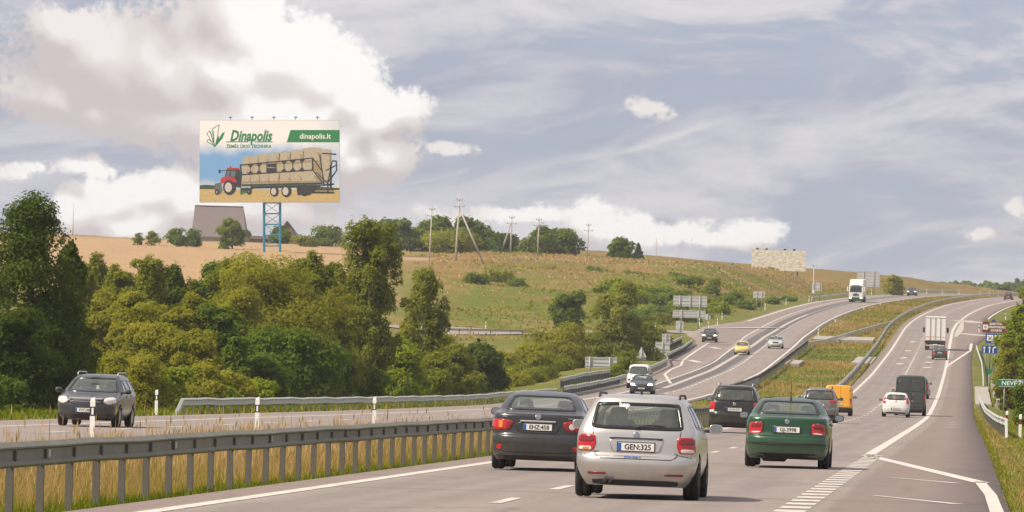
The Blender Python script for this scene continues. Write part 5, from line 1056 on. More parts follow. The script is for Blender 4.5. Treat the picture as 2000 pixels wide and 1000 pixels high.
    poly('banner', [(754, 241), (1122, 241), (1122, 155), (780, 155)], grn, -.06, kids); q = P2(952, 200); text_obj('lettering', 'dinapolis.lt', 52 / K, wht, pic, at4(FACE_M, (q[0], -.026, q[1])), bold=.02, sx=.98, ext=.002)
    # tower
    mt = mat('blue_painted_steel', (.02, .25, .42), .5, .1, var=.3, scale=1.2); hw = 16 * s; top_ = zb + 3
    xs = [(-hw * .98, -hw), (hw * .98, -hw), (hw * .98, hw), (-hw * .98, hw)]; low_ = b.z - zg - .6
    for (x, y_) in xs: mb = MB(); mb.box((x, y_ + hw + .9, (low_ - 1 + top_) / 2), (.32, .32, top_ - low_ + 1), .03); mb.build('tower_leg', mt, o)
    n = 4; hs = (zb - low_) / n
    for i in range(n + 1):
        z_ = low_ + hs * i
        for k in range(4):
            p, q = xs[k], xs[(k + 1) % 4]; mb = MB(); mb.tube([(p[0], p[1] + hw + .9, z_), (q[0], q[1] + hw + .9, z_)], .085, 6); mb.build('tower_strut', mt, o)
            if i < n and k in (0, 2): mb = MB(); a_, b_ = (p, q) if i % 2 else (q, p); mb.tube([(a_[0], a_[1] + hw + .9, z_), (b_[0], b_[1] + hw + .9, z_ + hs)], .045, 5); mb.build('tower_brace', mt, o)
    for i in range(5): x = dxc - W * .28 + i * W * .155; mb = MB(); mb.tube([(x, .4, zc + H / 2), (x, .4, zc + H / 2 + .45)], .06, 5); mb.box((x, .4, zc + H / 2 + .5), (.55, .3, .22), .04); mb.build('lamp', mt, o)
billboard()

# ------------------------------------------------------------------ cars
M_TYRE = mat('tyre_rubber', (.022, .022, .023), .85, var=.2, scale=20); M_RIM = mat('alloy_rim', (.42, .42, .42), .35, .8, var=.1); M_PLAST = mat('black_plastic', (.025, .025, .027), .6, var=.15); M_UNDER = mat('underbody', (.012, .012, .012), .9, var=0)
M_SEAL = mat('black_window_border', (.010, .010, .012), .25, var=0, coat=.4); M_LRED = mat('red_tail_lamp', (.46, .010, .012), .18, var=.12, scale=25, coat=.8); M_LDRED = mat('dark_red_lamp', (.20, .006, .008), .2, var=.1, coat=.8); M_LAMB = mat('amber_lamp', (.62, .20, .03), .2, var=.1, coat=.8); M_LWHT = mat('clear_lamp', (.68, .62, .58), .15, var=.1, coat=.8)
M_CHROME = mat('chrome', (.42, .42, .42), .22, 1.0, var=0); M_PLATE = mat('number_plate_white', (.74, .72, .68), .85, var=.06); M_EU = mat('plate_blue_band', (.01, .10, .42), .5, var=0); M_CLOTH = mat('seat_cloth', (.085, .088, .085), .95, var=.2, scale=30); M_DASH = mat('dashboard', (.045, .045, .047), .8, var=.1); M_MIRG = mat('mirror_glass', (.40, .43, .43), .05, 1.0, var=0); M_GAP = mat('panel_gap', (.012, .012, .012), .8, var=0); M_HEAD = mat('headlamp', (.72, .72, .72), .12, .3, var=.2, scale=14, coat=.8); M_SILV = mat('silver_trim', (.55, .55, .55), .35, .7, var=.05)
M_GLASS = glass_mat(); M_GLASSD = glass_mat('privacy_glass', (.22, .25, .25)); M_SKIN = mat('skin', (.42, .25, .18), .6, var=.05); M_DARKC = mat('dark_clothes', (.05, .05, .06), .9, var=.2); M_LITE = mat('lit_headlamp', (.8, .8, .78), .2, var=0, emit=((1, .96, .86), 2.2))

def catmull(rows, sub):
    A = np.array(rows, float); out = []
    for i in range(len(A) - 1):
        p0, p1, p2, p3 = A[max(i - 1, 0)], A[i], A[i + 1], A[min(i + 2, len(A) - 1)]
        for k in range(sub):
            f = k / sub; m1, m2 = (p2 - p0) / 2, (p3 - p1) / 2; f2, f3 = f * f, f ** 3
            q = (2 * f3 - 3 * f2 + 1) * p1 + (f3 - 2 * f2 + f) * m1 + (-2 * f3 + 3 * f2) * p2 + (f3 - f2) * m2; lin = p1 + (p2 - p1) * f; out.append(.65 * q + .35 * lin)
    out.append(A[-1]); return np.array(out)
def chaikin(poly, n=2, r=.22):
    for _ in range(n):
        q = []
        for i in range(len(poly)):
            a, b = poly[i], poly[(i + 1) % len(poly)]; q += [(a[0] + (b[0] - a[0]) * r, a[1] + (b[1] - a[1]) * r), (a[0] + (b[0] - a[0]) * (1 - r), a[1] + (b[1] - a[1]) * (1 - r))]
        poly = q
    return poly
def densify(poly, d):
    q = []
    for i in range(len(poly)):
        a, b = poly[i], poly[(i + 1) % len(poly)]; n = max(1, int(math.hypot(b[0] - a[0], b[1] - a[1]) / d)); q += [(a[0] + (b[0] - a[0]) * k / n, a[1] + (b[1] - a[1]) * k / n) for k in range(n)]
    return q
def in_poly(px, py, poly):
    inside = np.zeros(len(px), bool); n = len(poly)
    for i in range(n):
        (x1, y1), (x2, y2) = poly[i], poly[(i + 1) % n]
        if y1 == y2: continue
        c = ((y1 > py) != (y2 > py)) & (px < (x2 - x1) * (py - y1) / (y2 - y1) + x1); inside ^= c
    return inside
def scale_poly(poly, s):
    cx = sum(p[0] for p in poly) / len(poly); cy = sum(p[1] for p in poly) / len(poly); return [(cx + (p[0] - cx) * s, cy + (p[1] - cy) * s) for p in poly]
def inset_poly(poly, d):
    """move the outline inwards by a distance"""
    n = len(poly); cx = sum(p[0] for p in poly) / n; cy = sum(p[1] for p in poly) / n; q = []
    for i in range(n):
        a, b = poly[i - 1], poly[(i + 1) % n]; nx, ny = -(b[1] - a[1]), b[0] - a[0]; l = math.hypot(nx, ny) or 1; nx, ny = nx / l, ny / l
        if nx * (cx - poly[i][0]) + ny * (cy - poly[i][1]) < 0: nx, ny = -nx, -ny
        q.append((poly[i][0] + nx * d, poly[i][1] + ny * d))
    return q

class Car:
    """body made of plan outlines stacked from sill to roof; x runs from the rear bumper to the nose"""
    def __init__(s, root, lv, body_mat, nr=3.2, nf=2.6, sub=5, bottom=None):
        s.root = root; s.lv = catmull(lv, sub); s.mat = body_mat; s.L = max(r[2] for r in lv); K = s.lv; V = []; nq, ns = 11, 14
        s.half = nq + ns + nq - 2
        def outline(r):
            z, xr, xf, W, ar, af = r; pts = []
            for k in range(nq): th = math.pi / 2 * k / (nq - 1); pts.append((xr + ar * (1 - math.cos(th) ** (2 / nr)), W * math.sin(th) ** (2 / nr)))
            for k in range(1, ns): f = k / ns; pts.append((xr + ar + (xf - af - xr - ar) * f, W))
            for k in range(nq): th = math.pi / 2 * (1 - k / (nq - 1)); pts.append((xf - af * (1 - math.cos(th) ** (2 / nf)), W * math.sin(th) ** (2 / nf)))
            return [(x, y * (1 - .035 * ((x - s.L / 2) / (s.L / 2)) ** 2), z) for x, y in pts]
        for r in K: h = outline(r); V.append(h + [(x, -y, z) for x, y, z in h[-2:0:-1]])
        m = len(V[0]); s.m = m; vs = np.array([p for row in V for p in row]); fs = []
        for i in range(len(V) - 1):
            for k in range(m): fs.append((i * m + k, (i + 1) * m + k, (i + 1) * m + (k + 1) % m, i * m + (k + 1) % m))
        top = (len(V) - 1) * m; h = m // 2
        for k in range(h): fs.append((top + k, top + (m - k) % m, top + (m - k - 1) % m, top + k + 1)) if k not in (0, h - 1) else fs.append((top, top + m - 1, top + 1) if k == 0 else (top + h - 1, top + h + 1, top + h))
        s.v = vs; s.f = fs; s.cut = np.zeros(len(fs), bool); s.bvh = BVHTree.FromPolygons([Vector(p) for p in vs], fs)
        f4 = [(f if len(f) == 4 else f + (f[-1],)) for f in fs]; q = vs[np.array(f4)]; s.fc = q.mean(1); nn = np.cross(q[:, 2] - q[:, 0], q[:, 3] - q[:, 1]); s.fn = nn / (np.linalg.norm(nn, axis=1, keepdims=True) + 1e-9)
        out = np.sum(s.fn * (s.fc - np.array([s.L / 2, 0, .7])), 1) < 0; s.fn[out] *= -1
    def hit(s, side, a, b):
        o, d = {'rear': ((-3, a, b), (1, 0, 0)), 'front': ((s.L + 3, a, b), (-1, 0, 0)), 'left': ((a, 4, b), (0, -1, 0)), 'right': ((a, -4, b), (0, 1, 0))}[side]
        r = s.bvh.ray_cast(Vector(o), Vector(d))
        if r[0] is None:
            o2 = Vector((s.L * .15, a, b) if side == 'rear' else (s.L * .85, a, b) if side == 'front' else (a, .8 if side == 'left' else -.8, b)); r = s.bvh.find_nearest(o2)
        n = r[1].copy()
        if n.dot(Vector(d)) > 0: n = -n
        return r[0], n
    def open(s, side, poly):
        ax = {'rear': (1, 2), 'front': (1, 2), 'left': (0, 2), 'right': (0, 2)}[side]; ins = in_poly(s.fc[:, ax[0]], s.fc[:, ax[1]], poly)
        ok = {'rear': s.fn[:, 0] < -.12, 'front': s.fn[:, 0] > .12, 'left': s.fn[:, 1] > .3, 'right': s.fn[:, 1] < -.3}[side]
        if side == 'rear': ok &= s.fc[:, 0] < s.L * .6
        if side == 'front': ok &= s.fc[:, 0] > s.L * .4
        s.cut |= ins & ok
    def panel(s, name, side, poly, m, off=.006, rings=(1, .9, .7, .45, .2), parent=None, skirt=.015, dens=.07, smooth=True, ring_only=None):
        p = densify(poly, dens); n = len(p); V = []; Fc = []
        def add(pl, o):
            for a, b in pl: h, nn = s.hit(side, a, b); V.append(h + nn * o)
        if ring_only is not None:
            add(p, -skirt); add(p, off); add(inset_poly(p, ring_only), off); add(inset_poly(p, ring_only), -skirt); R = 4
        else:
            add(p, -skirt)
            for r in rings: add(scale_poly(p, r), off)
            R = len(rings) + 1
        for i in range(R - 1):
            for k in range(n): Fc.append((i * n + k, i * n + (k + 1) % n, (i + 1) * n + (k + 1) % n, (i + 1) * n + k))
        if ring_only is None: Fc.append(tuple(range((R - 1) * n, R * n)))
        o = mesh_obj(name, V, Fc, m, parent or s.root, smooth); bm = bmesh.new(); bm.from_mesh(o.data); bmesh.ops.recalc_face_normals(bm, faces=bm.faces); bm.to_mesh(o.data); bm.free(); return o
    def window(s, name, side, poly, glass=M_GLASS, border=.045, ch=1):
        p = chaikin(poly, ch, .14) if ch else poly; s.open(side, inset_poly(densify(p, .06), border * .55)); o = s.panel(name, side, inset_poly(densify(p, .06), border * .8), glass, off=.004, rings=(1, .8, .55, .3), skirt=.001)
        s.panel('window_border', side, p, M_SEAL, off=.007, parent=o, ring_only=border, skirt=.004); return o
    def line(s, name, side, pts, w=.012, m=None, off=.003, parent=None, closed=False):
        P = []
        for (a, b), (c, d) in zip(pts[:-1], pts[1:]):
            n = max(1, int(math.hypot(c - a, d - b) / .06)); P += [(a + (c - a) * k / n, b + (d - b) * k / n) for k in range(n)]
        P.append(pts[-1]); V = []
        for i, q in enumerate(P):
            a, b = P[max(i - 1, 0)], P[min(i + 1, len(P) - 1)]; dx, dy = b[0] - a[0], b[1] - a[1]; l = math.hypot(dx, dy) or 1; nx, ny = -dy / l * w / 2, dx / l * w / 2
            for sg in (-1, 1): h, nn = s.hit(side, q[0] + nx * sg, q[1] + ny * sg); V.append(h + nn * off)
        return mesh_obj(name, V, [(2 * i, 2 * i + 1, 2 * i + 3, 2 * i + 2) for i in range(len(P) - 1)], m or M_GAP, parent or s.root)
    def arches(s, xs, zc, r, W):
        """open round wheel arches: pull vertices on to the circle, then drop the faces inside"""
        for xc in xs:
            dx, dz = s.v[:, 0] - xc, s.v[:, 2] - zc; d = np.hypot(dx, dz); side = np.abs(s.v[:, 1]) > W * .55; near = side & (np.abs(d - r) < .045) & (s.v[:, 2] > .2)
            k = r / d[near]; s.v[near, 0] = xc + dx[near] * k; s.v[near, 2] = zc + dz[near] * k
            dd = np.hypot(s.fc[:, 0] - xc, s.fc[:, 2] - zc); s.cut |= (dd < r) & (np.abs(s.fc[:, 1]) > W * .55) & (np.abs(s.fn[:, 1]) > .2)
            for sg in (-1, 1):
                mb = MB(); n = 14; mb.add([(xc + r * 1.03 * math.cos(math.pi * k / n * 1.1 - .15), sg * yy, zc + r * 1.03 * math.sin(math.pi * k / n * 1.1 - .15)) for k in range(n + 1) for yy in (W * .96, W * .45)], [(2 * k, 2 * k + 1, 2 * k + 3, 2 * k + 2) for k in range(n)]); mb.build('wheel_arch', M_UNDER, s.root, True)
    def finish(s, lower=None, lower_mat=None):
        keep = ~s.cut; fs = [f for f, k in zip(s.f, keep) if k]; fc = s.fc[keep]; mi = None; ms = [s.mat]
        if lower is not None: ms.append(lower_mat or M_PLAST); mi = (fc[:, 2] < lower).astype(int)
        o = mesh_obj('body', s.v, fs, ms, s.root, True, mi); bm = bmesh.new(); bm.from_mesh(o.data); bmesh.ops.delete(bm, geom=[v for v in bm.verts if not v.link_faces], context='VERTS'); bmesh.ops.recalc_face_normals(bm, faces=bm.faces); bm.to_mesh(o.data); bm.free(); s.body = o; return o

_whl = {}
def wheel(root, x, y, r=.31, w=.20, side=1, rim=M_RIM):
    key = (round(r, 3), round(w, 3), rim.name)
    if key not in _whl:
        mb = MB(); b = .025; mb.lathe([(r * .66, -w / 2 + .01), (r - b, -w / 2), (r - .008, -w / 2 + b), (r, -w / 2 + b * 1.6), (r, -.012), (r - .01, -.008), (r - .01, .008), (r, .012), (r, w / 2 - b * 1.6), (r - .008, w / 2 - b), (r - b, w / 2), (r * .66, w / 2 - .01)], 32); ty = mb.build('tyre', M_TYRE, None, True)
        mb = MB(); mb.lathe([(0, w / 2 - .035), (.05, w / 2 - .03), (.06, w / 2 - .05), (r * .55, w / 2 - .045), (r * .64, w / 2 - .02), (r * .68, w / 2 - .012), (r * .68, -w / 2 + .02), (r * .6, -w / 2 + .03), (0, -w / 2 + .05)], 28)
        for k in range(5): M = Matrix.Rotation(2 * math.pi * k / 5, 4, 'Y'); mb.box(tuple(M @ Vector((r * .36, w / 2 - .03, 0))), (r * .5, .03, .07), .008, M=M.to_3x3())
        ri = mb.build('rim', rim, None, True); _whl[key] = (ty.data, ri.data); bpy.data.objects.remove(ty); bpy.data.objects.remove(ri)
    o = link('wheel', _whl[key][0], root, (x, y, r)); q = link('rim', _whl[key][1], o)
    if side < 0: o.rotation_euler = (0, 0, math.pi)
    return o
def seat(root, x, y, z, w=.50, head=True, hw=.13, m=None, hz=.74):
    mb = MB(); mb.box((x + .12, y, z + .06), (.52, w, .16), .05); M = Matrix.Rotation(-.22, 3, 'Y'); mb.box((x - .20, y, z + .38), (.13, w * .94, .58), .05, M=M)
    if head:
        for q in ([y] if w < .7 else [y - w * .32, y + w * .32]): mb.box((x - .28, q, z + hz), (.09, hw * 2, .19), .04, M=M); mb.box((x - .26, q, z + hz - .12), (.02, .08, .1))
    return mb.build('seat', m or M_CLOTH, root, True)
def cabin(root, x0, x1, W, zf, belt, rear=True, driver=True, xs=None):
    """floor, dashboard, steering wheel, seats and a driver's head and shoulders"""
    mb = MB(); mb.box(((x0 + x1) / 2, 0, zf), (x1 - x0, W * 2 - .16, .04)); mb.box((x1 - .25, 0, belt - .16), (.5, W * 2 - .2, .30), .06); mb.build('dashboard', M_DASH, root)
    xf = x1 - .95 if xs is None else xs
    for y in (.36, -.36): seat(root, xf, y, zf + .12)
    if rear: seat(root, xf - .85, 0, zf + .05, 1.16, hz=.70)
    mb = MB(); mb.lathe([(.17, -.012), (.19, 0), (.17, .012), (.155, 0), (.17, -.012)], 20, Matrix.Translation((x1 - .48, .36, belt - .02)) @ Matrix.Rotation(math.radians(65), 4, 'Z') ); mb.build('steering_wheel', M_PLAST, root, True)
    mb = MB(); mb.box((x1 - .55, 0, belt + .40), (.03, .24, .07), .015); mb.build('inner_mirror', M_PLAST, root)
def driver(root, x, y, z):
    mb = MB(); n = 12
    prof = [(.0, .0), (.19, .02), (.22, .16), (.205, .32), (.10, .40), (.055, .43), (.055, .47), (.085, .50), (.10, .57), (.098, .64), (.07, .70), (.0, .725)]; vs = []; fs = []
    for r, h in prof:
        for k in range(n): th = 2 * math.pi * k / n; vs.append((x + r * .75 * math.cos(th), y + r * math.sin(th), z + h))
    for i in range(len(prof) - 1):
        for k in range(n): fs.append((i * n + k, i * n + (k + 1) % n, (i + 1) * n + (k + 1) % n, (i + 1) * n + k))
    mb.add(vs, fs); return mb.build('driver', M_DARKC, root, True)
def mirror(root, x, y, z, m, w=.19, h=.135, face_rear=True):
    sg = 1 if y > 0 else -1; y = y - sg * .03; mb = MB(); n = 16; R = []
    for (dx, k) in ((-.045, .86), (-.05, .96), (-.03, 1.0), (.01, .97), (.045, .80), (.065, .45), (.07, .0)):
        R.append([(x + dx, y + sg * (w / 2 + .04) + w / 2 * k * math.copysign(abs(math.cos(th)) ** .6, math.cos(th)), z + h / 2 * k * math.copysign(abs(math.sin(th)) ** .7, math.sin(th))) for th in [2 * math.pi * q / n for q in range(n)]])
    mb.add([p for r_ in R for p in r_], [(a * n + k, a * n + (k + 1) % n, (a + 1) * n + (k + 1) % n, (a + 1) * n + k) for a in range(len(R) - 1) for k in range(n)] + [tuple(range(n))[::-1]]); o = mb.build('mirror', m, root, True)
    mb = MB(); mb.box((x, y, z - .03), (.05, .14, .05), .015); mb.build('mirror_arm', M_PLAST, o)
    mb = MB(); mb.add([(x - .0465, y + sg * (w / 2 + .04) + w / 2 * .80 * math.copysign(abs(math.cos(th)) ** .6, math.cos(th)), z + h / 2 * .80 * math.copysign(abs(math.sin(th)) ** .7, math.sin(th))) for th in [2 * math.pi * q / n for q in range(n)]], [tuple(range(n))]); mb.build('mirror_glass', M_MIRG, o); return o
def num_plate(car, side, z, text, w=.52, h=.112, y=0.0, tilt=0.0):
    x = min(car.hit(side, y + q, z + dz)[0].x for q in (-w / 2, 0, w / 2) for dz in (-h / 2, h / 2)) - .012 if side == 'rear' else max(car.hit(side, y + q, z + dz)[0].x for q in (-w / 2, 0, w / 2) for dz in (-h / 2, h / 2)) + .012
    M3 = REAR_M if side == 'rear' else FRONT_M; sg = -1 if side == 'rear' else 1; mb = MB(); mb.box((x + sg * -.004, y, z), (.012, w + .03, h + .03), .004); o = mb.build('number_plate', M_PLAST, car.root); mb = MB(); mb.box((x + sg * .004, y, z), (.006, w, h), .002); mb.build('plate_face', M_PLATE, o)
    mb = MB(); mb.box((x + sg * .008, y - sg * -1 * (-(w / 2 - .024)), z), (.004, .046, h - .006)); mb.build('blue_band', M_EU, o); text_obj('plate_text', text, h * .98, M_INK, o, at4(M3, (x + sg * .010, y + sg * .024, z - .002)), bold=.0015, ext=.001, sx=.94); return o
def roundel(car, side, z, r, m=M_CHROME, y=0.0, name='emblem'):
    pts = [(y + r * math.cos(k * math.pi / 9), z + r * math.sin(k * math.pi / 9)) for k in range(18)]; return car.panel(name, side, pts, m, off=.012, rings=(1, .85, .4), dens=.2)
def roof_rails(root, y, x0, x1, z0, zt, m):
    for sg in (1, -1): mb = MB(); mb.tube([(x0, sg * y, z0 - .03), (x0 + .06, sg * y, zt - .01), (x0 + .16, sg * y, zt), (x1 - .2, sg * y, zt), (x1 - .06, sg * y, zt - .02), (x1, sg * y, z0 - .04)], .017, 8); mb.build('roof_rail', m, root, True)
def car_base(name, label, pos, Y, oncoming, cat='car', group=None, bank=0.0):
    """place the vehicle with its near end at a road point; returns its root"""
    ph = heading(Y); sl = slope(Y); o = thing(name, label, cat, pos, (math.pi / 2 - ph) + (math.pi if oncoming else 0), group); o.rotation_euler = (bank, sl if oncoming else -sl, o.rotation_euler.z); return o
def sym(poly): return [(-a, b) for a, b in poly]

def build_car(spec):
    s = spec; u, v = s['px']; X, Y, t = (G(u, v) if 'Y' not in s else (PX(u, v, s['Y']).x, s['Y'], 0)); z = float(ZP(Y)); onc = s.get('oncoming', False); L = s['L']
    ph = heading(Y); pos = Vector((X, Y, z)) + Vector((0, 0, .004))
    if onc: pos = pos + Vector((math.sin(ph), math.cos(ph), math.tan(slope(Y)))) * (L - .25)
    else: pos = pos - Vector((math.sin(ph), math.cos(ph), math.tan(slope(Y)))) * .45
    root = car_base(s['name'], s['label'], pos, Y, onc, s.get('cat', 'car'), 'vehicles on the motorway', bank=s.get('bank', 0)); pm = s['paint']; c = Car(root, s['lv'], pm, s.get('nr', 3.2), s.get('nf', 2.6)); W = max(r[3] for r in s['lv']); r = s.get('r', .315); ax_ = s['axles']; c.arches(ax_, r, r * 1.17, W)
    gl = s.get('glass', M_GLASS); rw = s.get('rear_window')
    if rw: wnd = c.window('rear_window', 'rear', rw, s.get('rear_glass', gl))
    c.window('windscreen', 'front', s['windscreen'], M_GLASS)
    for p in s.get('side_windows', []):
        for sd in ('left', 'right'): c.window('side_window', sd, p, gl, border=.03)
    for zz, a in s.get('rear_lamps', []):                                     # (material, polygon) on the left side of the car
        for f in (lambda q: q, sym): c.panel('tail_lamp', 'rear', chaikin(f(a), 1, .15), zz, off=.014, skirt=.02)
    for zz, a in s.get('lamp_parts', []):
        for f in (lambda q: q, sym): c.panel('lamp_segment', 'rear', chaikin(f(a), 1, .18), zz, off=.020, skirt=.004)
    for zz, a in s.get('one_sided', []): c.panel('lamp_segment', 'rear', chaikin(a, 1, .18), zz, off=.023, skirt=.004)
    for zz, a in s.get('headlamps', []):
        for f in (lambda q: q, sym): c.panel('headlamp', 'front', chaikin(f(a), 1, .15), zz, off=.012)
    for nm, sd, zz, a in s.get('panels', []): c.panel(nm, sd, chaikin(a, 1, .12), zz, off=.007)
    for nm, sd, zz, a, o_ in s.get('proud', []): c.panel(nm, sd, chaikin(a, 1, .12), zz, off=o_, skirt=.02)
    for sd, pts, w_ in s.get('lines', []): c.line('panel_gap', sd, pts, w_)
    for x in s.get('door_lines', []):
        for sd in ('left', 'right'): c.line('door_gap', sd, x, .012)
    for x, zz in s.get('handles', []):
        for sd in ('left', 'right'): c.panel('door_handle', sd, [(x - .09, zz - .018), (x + .09, zz - .018), (x + .09, zz + .018), (x - .09, zz + .018)], s.get('handle_mat', pm), off=.03, skirt=.03)
    if 'plate' in s: num_plate(c, 'rear', s['plate'][0], s['plate'][1])
    if 'front_plate' in s: num_plate(c, 'front', s['front_plate'][0], s['front_plate'][1])
    for sd, zz, rr in s.get('emblems', []): roundel(c, sd, zz, rr)
    c.finish(s.get('lower'), s.get('lower_mat'))
    for xa in ax_:
        for sg in (1, -1): wheel(root, xa, sg * (W - .115), r, s.get('tw', .225), sg, s.get('rim', M_RIM))
    mb = MB(); mb.box((L / 2, 0, .30), (L - .5, W * 2 - .45, .22), .05); mb.box((ax_[0], 0, r), (.12, W * 2 - .4, .12), .03); mb.build('underbody', M_UNDER, root)
    x0, x1, zf, belt = s['cabin']; cabin(root, x0, x1, W, zf, belt, s.get('rear_seats', True), xs=s.get('seat_x'))
    if s.get('driver', True): driver(root, (x1 - 1.02) if s.get('seat_x') is None else s['seat_x'] - .05, .36, zf + .25)
    mx, my, mz = s['mirror']; [mirror(root, mx, sg * my, mz, s.get('mirror_mat', pm), *s.get('mirror_size', (.20, .14))) for sg in (1, -1)]
    if 'rails' in s: roof_rails(root, *s['rails'])
    if 'extra' in s: s['extra'](root, c)
    return root, c

P_SILVER = paint('silver_paint', (.62, .60, .57), .80, .30); P_GREY = paint('dark_grey_paint', (.030, .031, .033), .4, .30); P_GREEN = paint('deep_green_paint', (.004, .062, .022), .3, .30); P_BLACK = paint('black_paint', (.010, .011, .012), .2, .28); P_YELLOW = paint('orange_yellow_paint', (.80, .36, .006), .0, .4); P_WHITE = paint('white_paint', (.72, .72, .70), .0, .4); P_DKGREEN = paint('dull_dark_paint', (.028, .036, .034), .1, .45); P_BLUE = paint('dark_blue_paint', (.018, .026, .045), .35, .32); P_GOLD = paint('yellow_gold_paint', (.68, .53, .13), .2, .4); P_LSIL = paint('light_silver_paint', (.60, .60, .58), .4, .35); P_PLUM = paint('plum_paint', (.075, .012, .02), .3, .35); P_AV = paint('slate_green_paint', (.028, .033, .036), .4, .30); P_OLIVE = paint('dark_olive_paint', (.030, .036, .026), .3, .35); P_PURPLE = paint('dark_plum_blue_paint', (.030, .018, .036), .3, .35); P_SUV = paint('warm_silver_paint', (.22, .20, .195), .5, .35)

def hatch_lines(yb, zb, yt, zt): return [('rear', [(yb, zb), (yb + .01, (zb + zt) / 2), (yt, zt)], .011), ('rear', [(-yb, zb), (-yb - .01, (zb + zt) / 2), (-yt, zt)], .011), ('rear', [(yb, zb), (-yb, zb)], .012)]
# 1 silver estate car, nearest
def x_estate(root, c):
    mb = MB(); mb.box((.385, .0, 1.405), (.05, .40, .035), .012); mb.build('brake_light', M_LDRED, root)
    mb = MB(); mb.tube([(1.05, 0, 1.495), (.98, 0, 1.57)], [.022, .008], 8); mb.lathe([(0, .01), (.04, .008), (.045, -.01)], 10, Matrix.Translation((1.05, 0, 1.495)) @ Matrix.Rotation(math.pi / 2, 4, 'X')); mb.build('antenna', M_PLAST, root, True)
    h, n = c.hit('rear', .0, 1.03); mb = MB(); mb.box((h.x - .02, 0, 1.02), (.05, .09, .06), .02); mb.tube([(h.x - .03, 0, 1.03), (h.x - .01, -.18, 1.065), (h.x - .0, -.40, 1.055)], .009, 6); mb.build('wiper', M_PLAST, root)
    for txt, y, z, sz, m, b in (('bap', .20, 1.335, .105, M_SIGNW, .004), ('www.bap.lt', .05, .60, .055, M_EU, .001)):
        h, n = c.hit('rear', y, z); a = math.atan2(n.z, -n.x); o = text_obj('lettering', txt, sz, m, root, Matrix.Translation(h + n * .011) @ Matrix.Rotation(a, 4, 'Y') @ REAR_M.to_4x4(), bold=b, ext=.001)
    for y, w in ((.56, .09), (-.57, .06)): h, n = c.hit('rear', y, .665); mb = MB(); mb.box((h.x - .004, y, .665), (.006, w, .02)); mb.build('badge', M_CHROME, root)
    mb = MB(); mb.tube([(.10, .42, .24), (-.01, .42, .235)], .035, 10); mb.tube([(.10, .34, .24), (-.01, .34, .235)], .035, 10); mb.build('exhaust', M_UNDER, root, True)
estate_lv = [(.185, .14, 4.35, .72, .35, .5), (.27, .05, 4.47, .79, .45, .6), (.38, .005, 4.53, .85, .52, .75), (.50, -.015, 4.555, .885, .52, .85), (.585, .0, 4.55, .89, .52, .85), (.625, .045, 4.53, .89, .46, .85), (.66, .062, 4.49, .89, .40, .85), (.80, .075, 4.22, .888, .36, .80), (.88, .088, 3.85, .882, .34, .75), (.94, .10, 3.42, .872, .33, .6), (.99, .118, 3.22, .855, .32, .5),
             (1.10, .175, 2.98, .81, .31, .45), (1.22, .245, 2.74, .752, .30, .42), (1.33, .31, 2.50, .69, .30, .40), (1.40, .345, 2.30, .645, .30, .38), (1.445, .38, 2.14, .60, .32, .4), (1.475, .47, 1.98, .52, .34, .4), (1.492, .68, 1.80, .38, .3, .4), (1.498, .95, 1.6, .2, .2, .3)]
build_car(dict(name='estate_car', label='silver estate car with black roof rails, nearest to the viewer', px=(1241, 976), L=4.55, paint=P_SILVER, lv=estate_lv, axles=(.92, 3.50), r=.315, nr=3.4, mirror=(3.05, .90, 1.02), cabin=(.35, 3.3, .34, .98), seat_x=2.15, bank=0.012,
    rear_window=[(.565, 1.375), (-.565, 1.375), (-.60, 1.33), (-.665, 1.03), (-.62, .99), (.62, .99), (.665, 1.03), (.60, 1.33)], windscreen=[(.60, 1.40), (-.60, 1.40), (-.72, 1.0), (.72, 1.0)],
    side_windows=[[(.62, 1.03), (1.28, 1.0), (1.28, 1.36), (.70, 1.34)], [(1.36, 1.0), (2.18, .99), (2.18, 1.36), (1.36, 1.37)], [(2.26, .99), (3.0, .98), (2.42, 1.34), (2.26, 1.35)]],
    rear_lamps=[(M_LRED, [(.585, .90), (.825, .905), (.84, .67), (.62, .665), (.575, .78)])], lamp_parts=[(M_LDRED, [(.61, .885), (.81, .89), (.82, .80), (.60, .80)]), (M_LWHT, [(.64, .735), (.81, .735), (.815, .685), (.635, .68)])], one_sided=[(M_LAMB, [(.67, .725), (.76, .725), (.76, .688), (.665, .686)])],
    plate=(.745, 'GEN:325'), emblems=[('rear', .915, .045)],
    panels=[('plate_recess', 'rear', P_SILVER, [(.40, .865), (-.40, .865), (-.34, .66), (.34, .66)]), ('valance', 'rear', M_PLAST, [(.62, .275), (-.62, .275), (-.60, .20), (.60, .20)])],
    proud=[('reflector', 'rear', M_LDRED, [(.42, .375), (.68, .375), (.68, .345), (.42, .345)], .012), ('reflector', 'rear', M_LDRED, [(-.42, .375), (-.68, .375), (-.68, .345), (-.42, .345)], .012), ('handle_strip', 'rear', M_PLAST, [(.38, .875), (-.38, .875), (-.38, .855), (.38, .855)], .02)],
    lines=[('rear', [(.60, .66), (.56, .60), (.50, .575), (-.50, .575), (-.56, .60), (-.60, .66)], .012), ('rear', [(.62, .91), (.63, .98)], .012), ('rear', [(-.62, .91), (-.63, .98)], .012), ('rear', [(.86, .60), (.60, .645)], .010), ('rear', [(-.86, .60), (-.60, .645)], .010)],
    door_lines=[[(1.32, .35), (1.30, .95)], [(2.22, .30), (2.22, .97)], [(3.1, .35), (3.08, .95)]], handles=[(1.45, .90), (2.4, .88)],
    headlamps=[(M_HEAD, [(.45, .72), (.80, .78), (.82, .66), (.5, .60)])], front_plate=(.42, 'GEN:325'), rails=(.575, .55, 2.3, 1.475, 1.498, M_PLAST), extra=x_estate))
